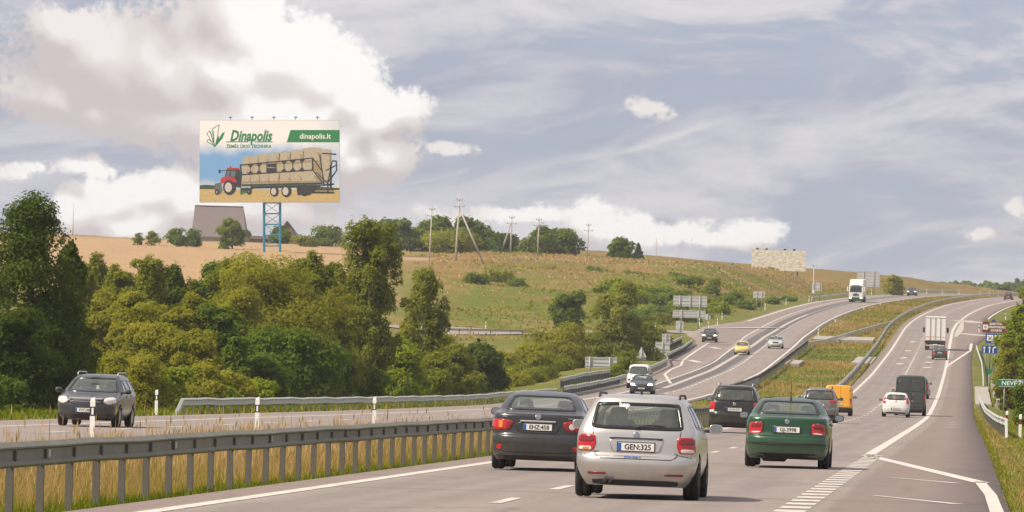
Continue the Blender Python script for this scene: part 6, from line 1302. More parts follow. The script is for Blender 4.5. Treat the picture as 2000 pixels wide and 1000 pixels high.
# 2 dark grey saloon
saloon_lv = [(.19, .12, 4.36, .78, .35, .5), (.27, .03, 4.46, .84, .42, .6), (.40, -.005, 4.52, .872, .50, .8), (.52, -.02, 4.54, .878, .54, .85), (.62, -.005, 4.53, .88, .54, .85), (.665, .035, 4.50, .88, .50, .85), (.72, .055, 4.42, .88, .46, .8), (.85, .065, 4.12, .878, .42, .8), (.94, .07, 3.66, .868, .40, .7), (1.00, .075, 3.30, .852, .38, .55), (1.04, .11, 3.16, .836, .36, .5), (1.065, .28, 3.08, .82, .36, .45),
            (1.085, .50, 3.02, .805, .34, .45), (1.12, .64, 2.94, .79, .32, .45), (1.22, .86, 2.74, .742, .30, .42), (1.32, 1.10, 2.52, .68, .28, .40), (1.39, 1.30, 2.34, .62, .28, .4), (1.43, 1.48, 2.2, .54, .3, .4), (1.452, 1.62, 2.08, .42, .25, .3), (1.46, 1.75, 1.98, .22, .1, .1)]
def x_corolla(root, c):
    h, n = c.hit('rear', .0, .90); mb = MB(); mb.box((h.x - .012, 0, .905), (.025, .66, .035), .01); mb.build('chrome_strip', M_SILV, root)
    for y, w in ((.60, .13), (-.58, .17)): h, n = c.hit('rear', y, .975); mb = MB(); mb.box((h.x - .004, y, .975), (.006, w, .022)); mb.build('badge', M_CHROME, root)
saloon = dict(L=4.54, lv=saloon_lv, axles=(.98, 3.58), r=.31, mirror=(3.05, .89, 1.05), cabin=(.95, 3.3, .34, 1.02), seat_x=2.2,
    rear_window=[(.50, 1.395), (-.50, 1.395), (-.56, 1.36), (-.66, 1.13), (-.62, 1.105), (.62, 1.105), (.66, 1.13), (.56, 1.36)], windscreen=[(.56, 1.385), (-.56, 1.385), (-.70, 1.06), (.70, 1.06)],
    side_windows=[[(1.02, 1.10), (2.02, 1.05), (2.02, 1.36), (1.42, 1.36)], [(2.1, 1.05), (2.95, 1.03), (2.4, 1.33), (2.1, 1.36)]], door_lines=[[(1.15, .55), (1.2, 1.03)], [(2.06, .3), (2.06, 1.03)], [(3.05, .35), (3.0, 1.0)]], handles=[(1.35, .92), (2.25, .90)])
def merged(a, **k): d = dict(a); d.update(k); return d
build_car(merged(saloon, name='saloon_car', label='dark grey saloon car at the far left of the near lanes, beside the crash barrier', px=(1050, 920), paint=P_GREY, bank=0.012, extra=x_corolla,
    rear_lamps=[(M_LRED, [(.45, .90), (.62, .93), (.84, .925), (.86, .80), (.80, .735), (.52, .74)])], lamp_parts=[(M_LDRED, [(.48, .89), (.56, .90), (.60, .75), (.53, .755)])], one_sided=[(M_LAMB, [(.64, .90), (.72, .905), (.72, .77), (.64, .765)]), (M_LWHT, [(-.62 + .055 * math.cos(k * math.pi / 6), .825 + .055 * math.sin(k * math.pi / 6)) for k in range(12)])],
    plate=(.80, 'EHZ:458'), emblems=[('rear', .99, .055)], panels=[('plate_recess', 'rear', P_GREY, [(.42, .885), (-.42, .885), (-.36, .69), (.36, .69)]), ('valance', 'rear', M_PLAST, [(.66, .29), (-.66, .29), (-.60, .20), (.60, .20)])],
    proud=[('fog_reflector', 'rear', M_LRED, [(.70 + .05 * math.cos(k * math.pi / 6), .42 + .045 * math.sin(k * math.pi / 6)) for k in range(12)], .012), ('fog_reflector', 'rear', M_LRED, [(-.70 + .05 * math.cos(k * math.pi / 6), .42 + .045 * math.sin(k * math.pi / 6)) for k in range(12)], .012)],
    lines=[('rear', [(.50, .735), (.46, .68), (-.46, .68), (-.50, .735)], .012), ('rear', [(.86, .69), (.5, .70)], .010), ('rear', [(-.86, .69), (-.5, .70)], .010), ('rear', [(.72, .36), (.55, .335), (-.55, .335), (-.72, .36)], .014)],
    headlamps=[(M_HEAD, [(.42, .70), (.78, .80), (.80, .68), (.5, .60)])], front_plate=(.42, 'EHZ:458')))
# 3 green saloon
def x_green(root, c):
    mb = MB(); mb.tube([(1.45, -.02, 1.43), (1.12, -.02, 1.80)], [.009, .004], 6); mb.box((1.46, -.02, 1.435), (.08, .04, .03), .012); mb.build('antenna', M_PLAST, root)
    for y, w in ((.56, .14), (-.62, .07)): h, n = c.hit('rear', y, .93); mb = MB(); mb.box((h.x - .004, y, .93), (.006, w, .028)); mb.build('badge', M_CHROME, root)
    mb = MB(); mb.box((.5, .25, .20), (.7, .5, .14), .04); mb.tube([(.15, .45, .22), (.0, .45, .21)], .03, 8); mb.build('exhaust', M_UNDER, root); mb = MB(); mb.box((1.2, 0, 1.10), (.40, 1.1, .02)); mb.box((1.15, .18, 1.125), (.12, .18, .05), .01); mb.box((1.15, -.12, 1.12), (.10, .12, .04), .01); mb.build('parcel_shelf', M_DASH, root)
build_car(merged(saloon, name='saloon_car', label='dark green saloon car with a roof aerial, right of the silver estate car', px=(1535, 915), paint=P_GREEN, bank=0.012, extra=x_green, mirror_mat=P_GREEN,
    lv=[(r[0], r[1] + (.02 if r[0] > .7 else 0), r[2] - .15, r[3] * .985, r[4], r[5]) for r in saloon_lv],
    rear_lamps=[(M_LRED, [(.50, .93), (.715, .925), (.76, .90), (.78, .70), (.72, .685), (.515, .70)])], lamp_parts=[(M_LDRED, [(.53, .91), (.72, .905), (.74, .82), (.53, .82)]), (M_LWHT, [(.54, .74), (.72, .735), (.72, .705), (.54, .712)])],
    plate=(.79, 'GJ-3998'), emblems=[('rear', .955, .05)], panels=[('plate_recess', 'rear', P_GREEN, [(.32, .875), (-.32, .875), (-.30, .70), (.30, .70)]), ('valance', 'rear', M_UNDER, [(.62, .315), (-.62, .315), (-.60, .20), (.60, .20)])],
    proud=[('bumper_strip', 'rear', M_PLAST, [(.80, .52), (-.80, .52), (-.80, .49), (.80, .49)], .016)],
    lines=[('rear', [(.49, .94), (.49, .70), (.44, .655), (-.44, .655), (-.49, .70), (-.49, .94)], .012), ('rear', [(.84, .66), (.46, .655)], .011), ('rear', [(-.84, .66), (-.46, .655)], .011)],
    headlamps=[(M_HEAD, [(.42, .70), (.78, .76), (.80, .62), (.46, .58)])], front_plate=(.42, 'GJ-3998')))
# 4, 5 sport utility cars
suv_lv = [(.24, .14, 4.30, .82, .35, .5), (.34, .04, 4.40, .87, .42, .6), (.50, .0, 4.45, .90, .48, .75), (.62, -.02, 4.46, .905, .48, .8), (.70, .0, 4.45, .905, .46, .8), (.74, .05, 4.42, .905, .42, .8), (.90, .07, 4.25, .90, .36, .75), (1.00, .08, 3.9, .895, .34, .7), (1.06, .09, 3.4, .885, .33, .6), (1.12, .11, 3.2, .868, .32, .5), (1.25, .16, 2.98, .83, .31, .45), (1.40, .23, 2.74, .775, .30, .42), (1.53, .29, 2.50, .715, .30, .4), (1.61, .33, 2.32, .665, .3, .38), (1.655, .38, 2.15, .61, .32, .4), (1.685, .50, 1.98, .52, .34, .4), (1.70, .72, 1.8, .36, .3, .4), (1.705, .95, 1.6, .2, .2, .3)]
suv = dict(L=4.46, lv=suv_lv, axles=(.92, 3.54), r=.36, tw=.23, mirror=(3.05, .92, 1.18), mirror_size=(.20, .17), cabin=(.35, 3.3, .45, 1.10), seat_x=2.15, rear_window=[(.60, 1.58), (-.60, 1.58), (-.64, 1.53), (-.71, 1.17), (-.66, 1.12), (.66, 1.12), (.71, 1.17), (.64, 1.53)], windscreen=[(.62, 1.60), (-.62, 1.60), (-.75, 1.14), (.75, 1.14)],
    side_windows=[[(.55, 1.18), (1.28, 1.15), (1.28, 1.55), (.66, 1.54)], [(1.36, 1.15), (2.18, 1.13), (2.18, 1.57), (1.36, 1.57)], [(2.26, 1.13), (3.0, 1.12), (2.45, 1.53), (2.26, 1.56)]], lower=.40, door_lines=[[(1.32, .4), (1.3, 1.1)], [(2.22, .4), (2.22, 1.1)]], handles=[(1.45, 1.02), (2.4, 1.0)], headlamps=[(M_HEAD, [(.5, .88), (.82, .94), (.84, .78), (.55, .74)])], glass=M_GLASSD)
def wiper_extra(z):
    def f(root, c): h, n = c.hit('rear', 0, z); mb = MB(); mb.box((h.x - .02, 0, z), (.05, .08, .06), .02); mb.tube([(h.x - .02, 0, z + .02), (h.x, -.35, z + .06)], .010, 6); mb.build('wiper', M_PLAST, root)
    return f
build_car(merged(suv, name='sport_utility_car', label='black sport utility car with roof rails, left of the green saloon', px=(1433, 846), paint=P_BLACK, rear_glass=M_GLASSD, bank=.012, plate=(.83, 'DVN:571'), emblems=[('rear', 1.03, .06)], rails=(.60, .5, 2.4, 1.68, 1.76, M_SILV), extra=wiper_extra(1.15), rear_lamps=[(M_LRED, [(.66, 1.09), (.86, 1.10), (.88, .82), (.70, .80)])], lamp_parts=[(M_LWHT, [(.71, .80), (.86, .81), (.87, .72), (.72, .715)])], lines=hatch_lines(.62, .70, .66, 1.08), panels=[('plate_recess', 'rear', P_BLACK, [(.38, .92), (-.38, .92), (-.34, .74), (.34, .74)])], front_plate=(.5, 'DVN:571')))
build_car(merged(suv, name='sport_utility_car', label='silver sport utility car with a dark tailgate, between green saloon and orange van', px=(1598, 830), Y=300, paint=P_SUV, rear_glass=M_GLASSD, bank=.012, plate=(.86, 'CKB:204'), rails=(.60, .5, 2.4, 1.68, 1.75, M_PLAST), rear_lamps=[(M_LRED, [(.48, 1.10), (.84, 1.12), (.87, 1.0), (.52, .99)])], panels=[('tailgate_trim', 'rear', P_SUV, [(.6, .98), (-.6, .98), (-.6, .74), (.6, .74)])], lines=hatch_lines(.64, .72, .66, 1.1), front_plate=(.5, 'CKB:204')))
# 6 orange-yellow van
kang_lv = [(.22, .10, 3.95, .76, .2, .5), (.34, .02, 4.00, .81, .22, .6), (.50, .0, 4.03, .83, .22, .7), (.62, .0, 4.03, .832, .22, .7), (.80, .015, 3.92, .832, .20, .7), (.98, .02, 3.5, .83, .20, .6), (1.05, .025, 3.2, .828, .20, .5), (1.15, .03, 3.02, .825, .20, .45), (1.35, .045, 2.78, .815, .20, .42), (1.55, .06, 2.55, .80, .20, .4), (1.68, .07, 2.38, .775, .20, .38), (1.76, .09, 2.22, .73, .22, .38), (1.80, .16, 2.1, .62, .25, .4), (1.82, .35, 1.95, .42, .25, .4), (1.825, .6, 1.7, .2, .2, .3)]
def x_van(root, c):
    for sg in (1, -1): h, n = c.hit('rear', sg * .76, 1.2); mb = MB(); mb.box((.01, sg * .70, 1.0), (.03, .04, .10), .01); mb.box((.01, sg * .70, 1.5), (.03, .04, .10), .01); mb.build('hinge', M_PLAST, root)
    mb = MB(); mb.box((-.0, .12, .98), (.05, .24, .06), .02); mb.build('door_handle', M_PLAST, root)
build_car(dict(name='delivery_van', label='orange-yellow windowless delivery van in the left lane', cat='van', px=(1636, 812), L=4.03, lv=kang_lv, paint=P_YELLOW, axles=(.72, 3.3), r=.30, nr=5, mirror=(2.95, .84, 1.12), mirror_mat=M_PLAST, cabin=(1.9, 3.1, .45, 1.05), seat_x=2.3, rear_seats=False, lower=.42, bank=.012, windscreen=[(.70, 1.68), (-.70, 1.68), (-.76, 1.10), (.76, 1.10)], side_windows=[[(2.0, 1.12), (2.85, 1.10), (2.45, 1.6), (2.05, 1.62)]], rear_lamps=[(M_LRED, [(.70, 1.02), (.815, 1.02), (.815, .72), (.71, .72)])], lines=[('rear', [(-.12, 1.74), (-.12, .50)], .014), ('rear', [(.70, 1.74), (-.70, 1.74)], .014), ('rear', [(.70, .52), (-.70, .52)], .014)], proud=[('bumper', 'rear', M_PLAST, [(.78, .50), (-.78, .50), (-.78, .30), (.78, .30)], .03), ('grab_handle', 'rear', M_PLAST, [(.30, 1.03), (-.28, 1.03), (-.28, .97), (.30, .97)], .02)], plate=(.70, 'BTR:816'), extra=x_van, headlamps=[(M_HEAD, [(.45, .80), (.76, .86), (.78, .68), (.5, .64)])]))
# 7 white hatchback
punto_lv = [(.20, .10, 3.72, .74, .3, .5), (.30, .02, 3.80, .80, .36, .6), (.44, -.005, 3.835, .825, .40, .7), (.56, -.01, 3.84, .83, .40, .75), (.64, .02, 3.82, .83, .36, .75), (.80, .05, 3.62, .828, .34, .7), (.90, .07, 3.25, .82, .33, .6), (.97, .09, 3.0, .805, .32, .5), (1.10, .17, 2.76, .76, .31, .45), (1.25, .27, 2.50, .695, .30, .42), (1.36, .35, 2.28, .635, .30, .4), (1.42, .40, 2.12, .58, .32, .4), (1.455, .52, 1.96, .48, .3, .4), (1.475, .75, 1.75, .3, .2, .3), (1.48, .9, 1.6, .18, .2, .2)]
hatch = dict(L=3.84, lv=punto_lv, axles=(.66, 3.1), r=.29, mirror=(2.7, .84, 1.0), mirror_mat=M_PLAST, cabin=(.35, 2.9, .34, .96), seat_x=1.9, rear_window=[(.52, 1.36), (-.52, 1.36), (-.60, 1.02), (.60, 1.02)], windscreen=[(.56, 1.37), (-.56, 1.37), (-.68, 1.0), (.68, 1.0)], side_windows=[[(.55, 1.06), (1.5, 1.0), (1.5, 1.33), (.75, 1.32)], [(1.58, 1.0), (2.6, .97), (2.1, 1.31), (1.58, 1.34)]], door_lines=[[(1.54, .3), (1.54, 1.0)]], handles=[(1.65, .9)], headlamps=[(M_HEAD, [(.42, .68), (.74, .74), (.76, .60), (.46, .56)])])
build_car(merged(hatch, name='hatchback_car', label='white hatchback with tall red tail lamps beside the dark van', px=(1749, 815), paint=P_WHITE, bank=.012, plate=(.50, 'VGR:690'), rear_lamps=[(M_LRED, [(.60, 1.20), (.68, 1.18), (.77, .88), (.74, .80), (.64, .82), (.60, 1.0)])], lines=hatch_lines(.60, .62, .60, 1.0), emblems=[('rear', .93, .04)], extra=wiper_extra(1.04), panels=[('valance', 'rear', M_PLAST, [(.6, .30), (-.6, .30), (-.6, .22), (.6, .22)])]))
# 8 dark high van
bigvan_lv = [(.30, .08, 5.30, .86, .15, .5), (.44, .02, 5.38, .93, .16, .6), (.62, .0, 5.42, .965, .16, .7), (.85, .0, 5.38, .97, .16, .7), (1.10, .01, 5.1, .97, .16, .7), (1.20, .012, 4.7, .968, .16, .6), (1.30, .015, 4.5, .966, .16, .5), (1.60, .03, 4.22, .955, .16, .45), (1.95, .05, 3.9, .935, .16, .42), (2.20, .065, 3.6, .915, .16, .4), (2.38, .08, 3.3, .88, .18, .4), (2.46, .12, 3.1, .80, .2, .4), (2.50, .22, 2.9, .62, .25, .4), (2.51, .5, 2.5, .3, .2, .3)]
def x_bigvan(root, c):
    for sg in (1, -1):
        for z in (.95, 1.6, 2.1): mb = MB(); mb.box((.015, sg * .86, z), (.05, .05, .12), .012); mb.build('hinge', M_PLAST, root)
    mb = MB(); mb.box((.0, -.07, 1.12), (.05, .05, .24), .015); mb.build('door_handle', M_PLAST, root); mb = MB(); mb.box((-.02, 0, .42), (.14, 1.7, .16), .04); mb.build('rear_step', M_PLAST, root)
build_car(dict(name='high_roof_van', label='dark high-roof van with closed rear doors', cat='van', px=(1777, 812), L=5.42, lv=bigvan_lv, paint=P_DKGREEN, axles=(1.0, 4.4), r=.34, nr=7, mirror=(4.3, .98, 1.45), mirror_mat=M_PLAST, mirror_size=(.22, .34), cabin=(3.2, 4.6, .6, 1.3), seat_x=3.7, rear_seats=False, windscreen=[(.80, 2.0), (-.80, 2.0), (-.88, 1.34), (.88, 1.34)], side_windows=[[(3.5, 1.4), (4.3, 1.34), (3.95, 1.9), (3.55, 1.95)]], rear_lamps=[(M_LRED, [(.86, 1.28), (.945, 1.28), (.945, .88), (.87, .88)])], lines=[('rear', [(0, 2.38), (0, .55)], .02), ('rear', [(.82, 2.38), (-.82, 2.38)], .02), ('rear', [(.84, 2.38), (.84, .55)], .02), ('rear', [(-.84, 2.38), (-.84, .55)], .02), ('rear', [(.84, .55), (-.84, .55)], .02)], panels=[('door_panel', 'rear', P_DKGREEN, [(.10, 2.2), (.74, 2.18), (.76, 1.5), (.10, 1.5)]), ('door_panel', 'rear', P_DKGREEN, [(-.10, 2.2), (-.74, 2.18), (-.76, 1.5), (-.10, 1.5)]), ('door_panel', 'rear', P_DKGREEN, [(.10, 1.38), (.76, 1.38), (.76, .75), (.10, .75)]), ('door_panel', 'rear', P_DKGREEN, [(-.10, 1.38), (-.76, 1.38), (-.76, .75), (-.10, .75)])], extra=x_bigvan, headlamps=[(M_HEAD, [(.5, .9), (.88, 1.0), (.9, .75), (.55, .7)])]))
# 9 dark car on the far side of the van, 11 dark saloon behind the lorry, 12 plum car on the crest
build_car(merged(suv, name='people_carrier', label='dark plum car half hidden on the right of the dark high van', px=(1791, 779), paint=P_PURPLE, plate=(.83, 'FLA:332'), rear_lamps=[(M_LRED, [(.66, 1.09), (.86, 1.10), (.88, .82), (.70, .80)])], lines=hatch_lines(.62, .70, .66, 1.08)))
build_car(merged(saloon, name='saloon_car', label='dark olive saloon car driving behind the white lorry', px=(1835, 703), paint=P_OLIVE, plate=(.80, 'AOE:917'), rear_lamps=[(M_LRED, [(.50, .92), (.80, .925), (.82, .76), (.52, .74)])], emblems=[('rear', .97, .05)], lines=[('rear', [(.49, .94), (.46, .68), (-.46, .68), (-.49, .94)], .02)]))
build_car(merged(hatch, name='hatchback_car', label='plum red car far up the road at the right edge of the picture', px=(1969, 585), Y=1190, paint=P_PLUM, plate=(.55, 'EEA:144'), rear_lamps=[(M_LRED, [(.60, .90), (.77, .90), (.77, .72), (.62, .72)])]))
# 13 oncoming dark estate with roof rails
def x_av(root, c):
    mb = MB(); h, n = c.hit('front', 0, .80); mb.box((h.x + .01, 0, .80), (.04, .98, .045), .015); mb.build('chrome_bar', M_SILV, root)
    for sg in (.35, -.35): mb = MB(); mb.tube([(3.15, sg + .3, 1.02), (3.02, sg - .15, 1.06)], .012, 6); mb.build('wiper', M_PLAST, root)
    mb = MB(); mb.box((2.9, .1, 1.12), (.02, .08, .11)); mb.build('permit', M_PLATE, root)
fr = dict(headlamps=[(M_HEAD, [(.46, .70), (.56, .84), (.82, .80), (.82, .66), (.56, .62)])], panels=[('grille', 'front', M_PLAST, [(.46, .80), (-.46, .80), (-.40, .64), (.40, .64)]), ('air_intake', 'front', M_PLAST, [(.70, .36), (-.70, .36), (-.64, .23), (.64, .23)])])
build_car(dict(name='estate_car', label='dark slate estate car with roof rails coming the other way at the left', px=(166, 840), Y=174, L=4.70, oncoming=True, paint=P_AV, lv=[(r[0], r[1], r[2] + .12 + (.26 * math.exp(-((r[0] - .79) / .10) ** 2)), r[3] * .99, r[4], r[5] * .85) for r in estate_lv], axles=(.92, 3.62), r=.315, mirror=(3.1, .89, 1.02), cabin=(.35, 3.3, .34, .98), seat_x=2.15, bank=-.012, rear_window=[(.565, 1.375), (-.565, 1.375), (-.665, 1.02), (.665, 1.02)], windscreen=[(.56, 1.41), (-.56, 1.41), (-.60, 1.37), (-.75, 1.02), (-.70, .985), (.70, .985), (.75, 1.02), (.60, 1.37)],
    side_windows=[[(.62, 1.03), (1.28, 1.0), (1.28, 1.36), (.70, 1.34)], [(1.36, 1.0), (2.18, .99), (2.18, 1.36), (1.36, 1.37)], [(2.26, .99), (3.0, .98), (2.42, 1.34), (2.26, 1.35)]], rear_lamps=[(M_LRED, [(.60, .90), (.82, .90), (.82, .68), (.62, .68)])], front_plate=(.47, 'FVC:083'), rails=(.575, .55, 2.3, 1.475, 1.55, M_SILV), extra=x_av, headlamps=[(M_LWHT, [(.50, .70), (.54, .82), (.70, .86), (.82, .83), (.83, .70), (.66, .64)])],
    panels=[('grille', 'front', M_PLAST, [(.44, .765), (-.44, .765), (-.38, .635), (.38, .635)]), ('air_intake', 'front', M_PLAST, [(.40, .36), (-.40, .36), (-.38, .24), (.38, .24)]), ('fog_pocket', 'front', M_PLAST, [(.78, .40), (.56, .38), (.58, .28), (.76, .30)]), ('fog_pocket', 'front', M_PLAST, [(-.78, .40), (-.56, .38), (-.58, .28), (-.76, .30)])], proud=[('grille_bar', 'front', M_CHROME, [(.45, .725), (-.45, .725), (-.45, .70), (.45, .70)], .014), ('grille_bar', 'front', M_CHROME, [(.46, .80), (-.46, .80), (-.45, .765), (.45, .765)], .014)],
    lines=[('front', [(.80, .86), (.50, .83), (.46, .62)], .012), ('front', [(-.80, .86), (-.50, .83), (-.46, .62)], .012)], door_lines=[[(1.32, .35), (1.30, .95)], [(2.22, .30), (2.22, .97)], [(3.1, .35), (3.08, .95)]], handles=[(1.45, .90), (2.4, .88)]))
# 14 oncoming white van, 15 dark blue car, 16 yellow car, 17 silver car, 18 dark people carrier, 20 far dark car
t4_lv = [(.26, .08, 4.62, .84, .2, .5), (.40, .0, 4.72, .90, .22, .6), (.60, .0, 4.75, .92, .22, .7), (.80, .01, 4.66, .92, .22, .7), (.98, .02, 4.30, .915, .22, .65), (1.06, .03, 3.98, .91, .22, .55), (1.15, .04, 3.80, .90, .22, .5), (1.40, .07, 3.48, .86, .22, .45), (1.65, .10, 3.16, .80, .22, .42), (1.80, .13, 2.92, .745, .24, .4), (1.87, .18, 2.7, .67, .26, .4), (1.91, .35, 2.5, .5, .26, .4), (1.92, .6, 2.2, .25, .2, .3)]
build_car(dict(name='minibus', label='white van with a raked windscreen behind the dark blue oncoming car', cat='van', px=(1245, 759), L=4.75, oncoming=True, paint=P_WHITE, lv=t4_lv, axles=(.95, 3.85), r=.32, mirror=(3.6, .92, 1.2), mirror_mat=M_PLAST, cabin=(.6, 3.9, .5, 1.1), seat_x=2.8, windscreen=[(.62, 1.76), (-.62, 1.76), (-.80, 1.14), (.80, 1.14)], side_windows=[[(1.0, 1.18), (2.5, 1.16), (2.5, 1.66), (1.05, 1.68)], [(2.6, 1.16), (3.6, 1.14), (3.05, 1.62), (2.6, 1.66)]], lower=.42, front_plate=(.42, 'TGA:508'), headlamps=[(M_HEAD, [(.50, .92), (.82, .93), (.84, .76), (.52, .74)])], panels=[('grille', 'front', M_PLAST, [(.48, .90), (-.48, .90), (-.48, .78), (.48, .78)])], emblems=[('front', .84, .07)]))
build_car(merged(saloon, name='saloon_car', label='dark blue oncoming car with bright headlamps in front of the white van', px=(1252, 770), oncoming=True, paint=P_BLUE, front_plate=(.44, 'HSB:277'), headlamps=[(M_LITE, [(.46, .66), (.52, .80), (.80, .80), (.82, .66)])], panels=fr['panels'], proud=[('grille_bar', 'front', M_CHROME, [(.46, .80), (-.46, .80), (-.45, .765), (.45, .765)], .014)]))
build_car(merged(hatch, name='hatchback_car', label='yellow oncoming car in the dark repaired lane', px=(1448, 693), oncoming=True, paint=P_GOLD, front_plate=(.42, 'JKL:940'), headlamps=[(M_LWHT, [(.42, .62), (.50, .76), (.74, .76), (.76, .62)])], panels=[('air_intake', 'front', M_PLAST, [(.6, .36), (-.6, .36), (-.56, .25), (.56, .25)])], mirror_mat=P_GOLD))
build_car(merged(saloon, name='saloon_car', label='pale silver oncoming car right of the yellow car', px=(1514, 681), oncoming=True, paint=P_LSIL, front_plate=(.44, 'CAV:615'), **fr))
build_car(merged(suv, name='people_carrier', label='dark people carrier pulling out of the side road', px=(1385, 669), oncoming=True, paint=P_BLACK, front_plate=(.55, 'EZU:361'), headlamps=[(M_LITE, [(.48, .80), (.54, .92), (.82, .94), (.84, .80)])], panels=[('grille', 'front', M_PLAST, [(.44, .90), (-.44, .90), (-.40, .76), (.40, .76)])]))
build_car(merged(suv, name='sport_utility_car', label='far dark oncoming car near the crest beyond the white lorry', px=(1780, 578), oncoming=True, paint=P_BLACK, front_plate=(.55, 'ZMB:829'), headlamps=[(M_LITE, [(.48, .80), (.54, .92), (.82, .94), (.84, .80)])]))

# ------------------------------------------------------------------ lorries
M_TARP = mat('white_box_panel', (.74, .73, .71), .55, var=.08, scale=1.2); M_TARP2 = mat('grey_box_rib', (.50, .48, .46), .6, var=.1); M_STRIPE = mat('orange_stripe', (.62, .18, .05), .5, var=.1)
def lorry_rear():
    u, v = 1826, 683; Y = 745; p = PX(u, v, Y); root = car_base('box_lorry', 'white box lorry seen from behind climbing the near road', Vector((p.x, Y, float(ZP(Y)))), Y, False, 'lorry', 'vehicles on the motorway'); W = 1.26
    mb = MB(); mb.box((4.2, 0, 2.55), (8.2, 2 * W, 2.85), .05); mb.build('cargo_box', M_TARP, root)
    for i in range(4): mb = MB(); mb.box((.075, -W + .33 + i * .62, 2.55), (.05, .56, 2.68), .015); mb.build('rear_door', M_TARP, root)
    for i in range(3):
        for dy in (-.06, .06): mb = MB(); mb.tube([(.03, -W + .64 + i * .62 + dy, 1.2), (.03, -W + .64 + i * .62 + dy, 3.9)], .022, 6); mb.build('lock_rod', M_TARP2, root)
    for y in (W - .04, -W + .04): mb = MB(); mb.box((.07, y, 2.55), (.08, .08, 2.9), .01); mb.build('corner_post', M_TARP2, root)
    mb = MB(); mb.box((.06, 0, 3.97), (.1, 2 * W, .10), .02); mb.build('top_rail', M_TARP2, root); mb = MB(); mb.box((.05, 0, 1.62), (.03, 2.3, .07)); mb.build('stripe', M_STRIPE, root)
    mb = MB(); mb.box((.04, 0, 1.03), (.14, 2.5, .22), .02); mb.build('rear_sill', M_PLAST, root); mb = MB(); mb.box((.12, 0, .58), (.10, 2.3, .14), .02); mb.build('bumper_bar', M_TARP2, root)
    for sg in (1, -1):
        mb = MB(); mb.box((.08, sg * .98, .80), (.08, .42, .14), .02); mb.build('tail_lamp', M_LRED, root); mb = MB(); mb.box((.07, sg * .70, 1.35), (.02, .30, .08)); mb.build('reflector_board', M_LAMB, root); mb = MB(); mb.box((.62, sg * .95, .42), (.03, .52, .5)); mb.build('mudflap', M_PLAST, root)
        for x in (1.6, 2.9): wheel(root, x, sg * .95, .48, .5, sg)
        wheel(root, 8.2, sg * 1.02, .48, .32, sg)
        mb = MB(); mb.box((8.9, sg * 1.46, 2.3), (.14, .26, .62), .04); mb.tube([(8.9, sg * 1.2, 2.55), (8.9, sg * 1.46, 2.5)], .03, 6); mb.build('mirror', M_PLAST, root)
    mb = MB(); mb.box((4.6, 0, .85), (8.6, .9, .28), .03); mb.box((2.2, 0, .5), (.15, 2.0, .15), .03); mb.build('chassis', M_UNDER, root); mb = MB(); mb.prism([(8.4, .55), (10.1, .55), (10.1, 1.5), (9.8, 2.7), (8.4, 2.8)], 'y', -1.2, 1.2); mb.build('cab', P_WHITE, root); num = MB(); num.box((.0, 0, .70), (.02, .52, .11)); num.build('number_plate', M_PLATE, root)
lorry_rear()
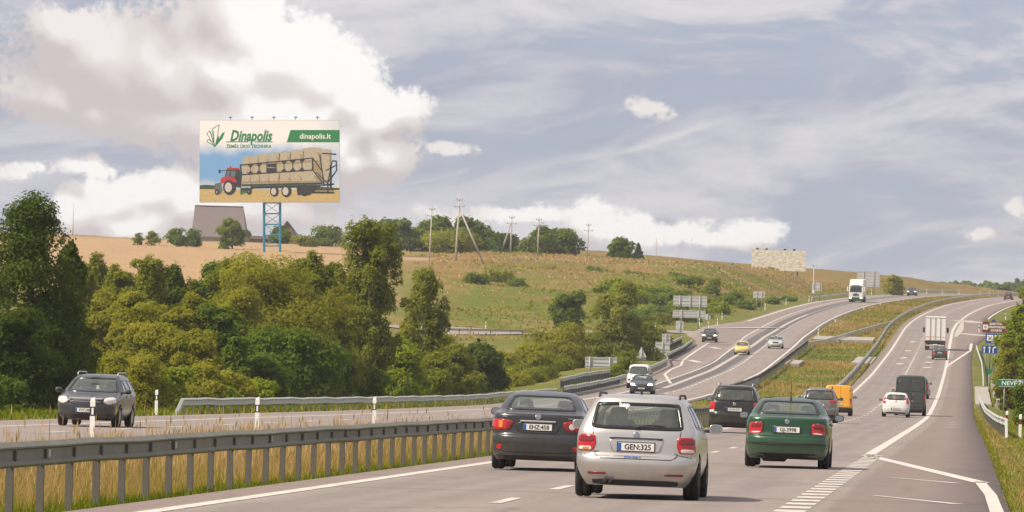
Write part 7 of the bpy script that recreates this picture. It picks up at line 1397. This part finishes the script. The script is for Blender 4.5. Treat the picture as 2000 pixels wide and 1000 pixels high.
def lorry_front():
    u, v = 1671, 591; Y = 1085; p = PX(u, v, Y); root = car_base('box_lorry', 'white lorry with a dark windscreen coming down from the crest', Vector((p.x, Y, float(ZP(Y)))), Y, True, 'lorry', 'vehicles on the motorway'); W = 1.25
    # x runs forward (towards the viewer); front at x = 0
    def prism(nm, poly, m, w=W, k=0.0): mb = MB(); mb.prism(poly, 'y', -w, w); return mb.build(nm, m, root)
    prism('cab', [(-2.1, .55), (-.05, .55), (0, .9), (-.04, 1.75), (-.28, 2.75), (-.55, 3.05), (-2.1, 3.1)], P_WHITE, 1.22); prism('roof_spoiler', [(-2.0, 3.1), (-.7, 3.06), (-1.5, 3.75), (-2.0, 3.85)], P_WHITE, 1.1)
    mb = MB(); a = [(-.045 + .022, 1.80), (-.275 + .022, 2.68)]; mb.add([(a[0][0], -1.08, a[0][1]), (a[0][0], 1.08, a[0][1]), (a[1][0], .98, a[1][1]), (a[1][0], -.98, a[1][1]), (a[0][0] - .04, -1.08, a[0][1]), (a[0][0] - .04, 1.08, a[0][1]), (a[1][0] - .04, .98, a[1][1]), (a[1][0] - .04, -.98, a[1][1])], [(0, 1, 2, 3), (0, 4, 5, 1), (1, 5, 6, 2), (2, 6, 7, 3), (3, 7, 4, 0)]); mb.build('windscreen', mat('dark_cab_glass', (.02, .03, .035), .08, var=0), root)
    mb = MB(); mb.box((-.30, 0, 2.88), (.35, 2.2, .08), .03); mb.build('sun_visor', M_SEAL, root)
    for i in range(3): mb = MB(); mb.box((.0, 0, 1.15 + i * .17), (.05, 1.15 - i * .06, .10), .015); mb.build('grille_bar', M_PLAST, root)
    prism('bumper', [(-.6, .30), (.02, .30), (.08, .5), (.05, .92), (-.6, .92)], mat('green_bumper', (.01, .09, .03), .5, var=.1), 1.23); mb = MB(); mb.box((.09, 0, .48), (.03, 1.3, .2), .01); mb.build('air_intake', M_PLAST, root)
    for sg in (1, -1):
        mb = MB(); mb.box((.05, sg * .95, .78), (.08, .40, .20), .03); mb.build('headlamp', M_LITE, root); mb = MB(); mb.box((-.15, sg * 1.48, 2.3), (.2, .24, .78), .05); mb.tube([(-.2, sg * 1.2, 2.6), (-.15, sg * 1.48, 2.6)], .03, 6); mb.build('mirror', P_WHITE, root); mb = MB(); mb.prism([(-1.5, 1.7), (-.35, 1.7), (-.55, 2.6), (-1.5, 2.6)], 'y', sg * 1.225 - .01, sg * 1.225 + .01); mb.build('side_window', M_SEAL, root)
        wheel(root, -1.3, sg * 1.05, .5, .3, sg); wheel(root, -7.0, sg * 1.0, .5, .5, sg); wheel(root, -8.3, sg * 1.0, .5, .5, sg); mb = MB(); mb.box((-4.2, sg * 1.15, .75), (3.4, .06, .5), .02); mb.build('side_skirt', mat('green_bumper', (.01, .09, .03)), root)
    mb = MB(); mb.box((-6.0, 0, 2.6), (7.4, 2.5, 2.8), .06); mb.build('cargo_box', M_TARP, root); mb = MB(); mb.box((-5.2, 0, .9), (8.4, .9, .3), .03); mb.build('chassis', M_UNDER, root); mb = MB(); mb.box((-.50, 0, 3.02), (.2, 1.4, .06), .02); mb.build('roof_lamp_bar', M_STRIPE, root)
    for (x, z_) in ((-.02, 1.62),): mb = MB(); mb.box((x + .0, 0, z_), (.03, .30, .06)); mb.build('badge', M_PLAST, root)
lorry_front()
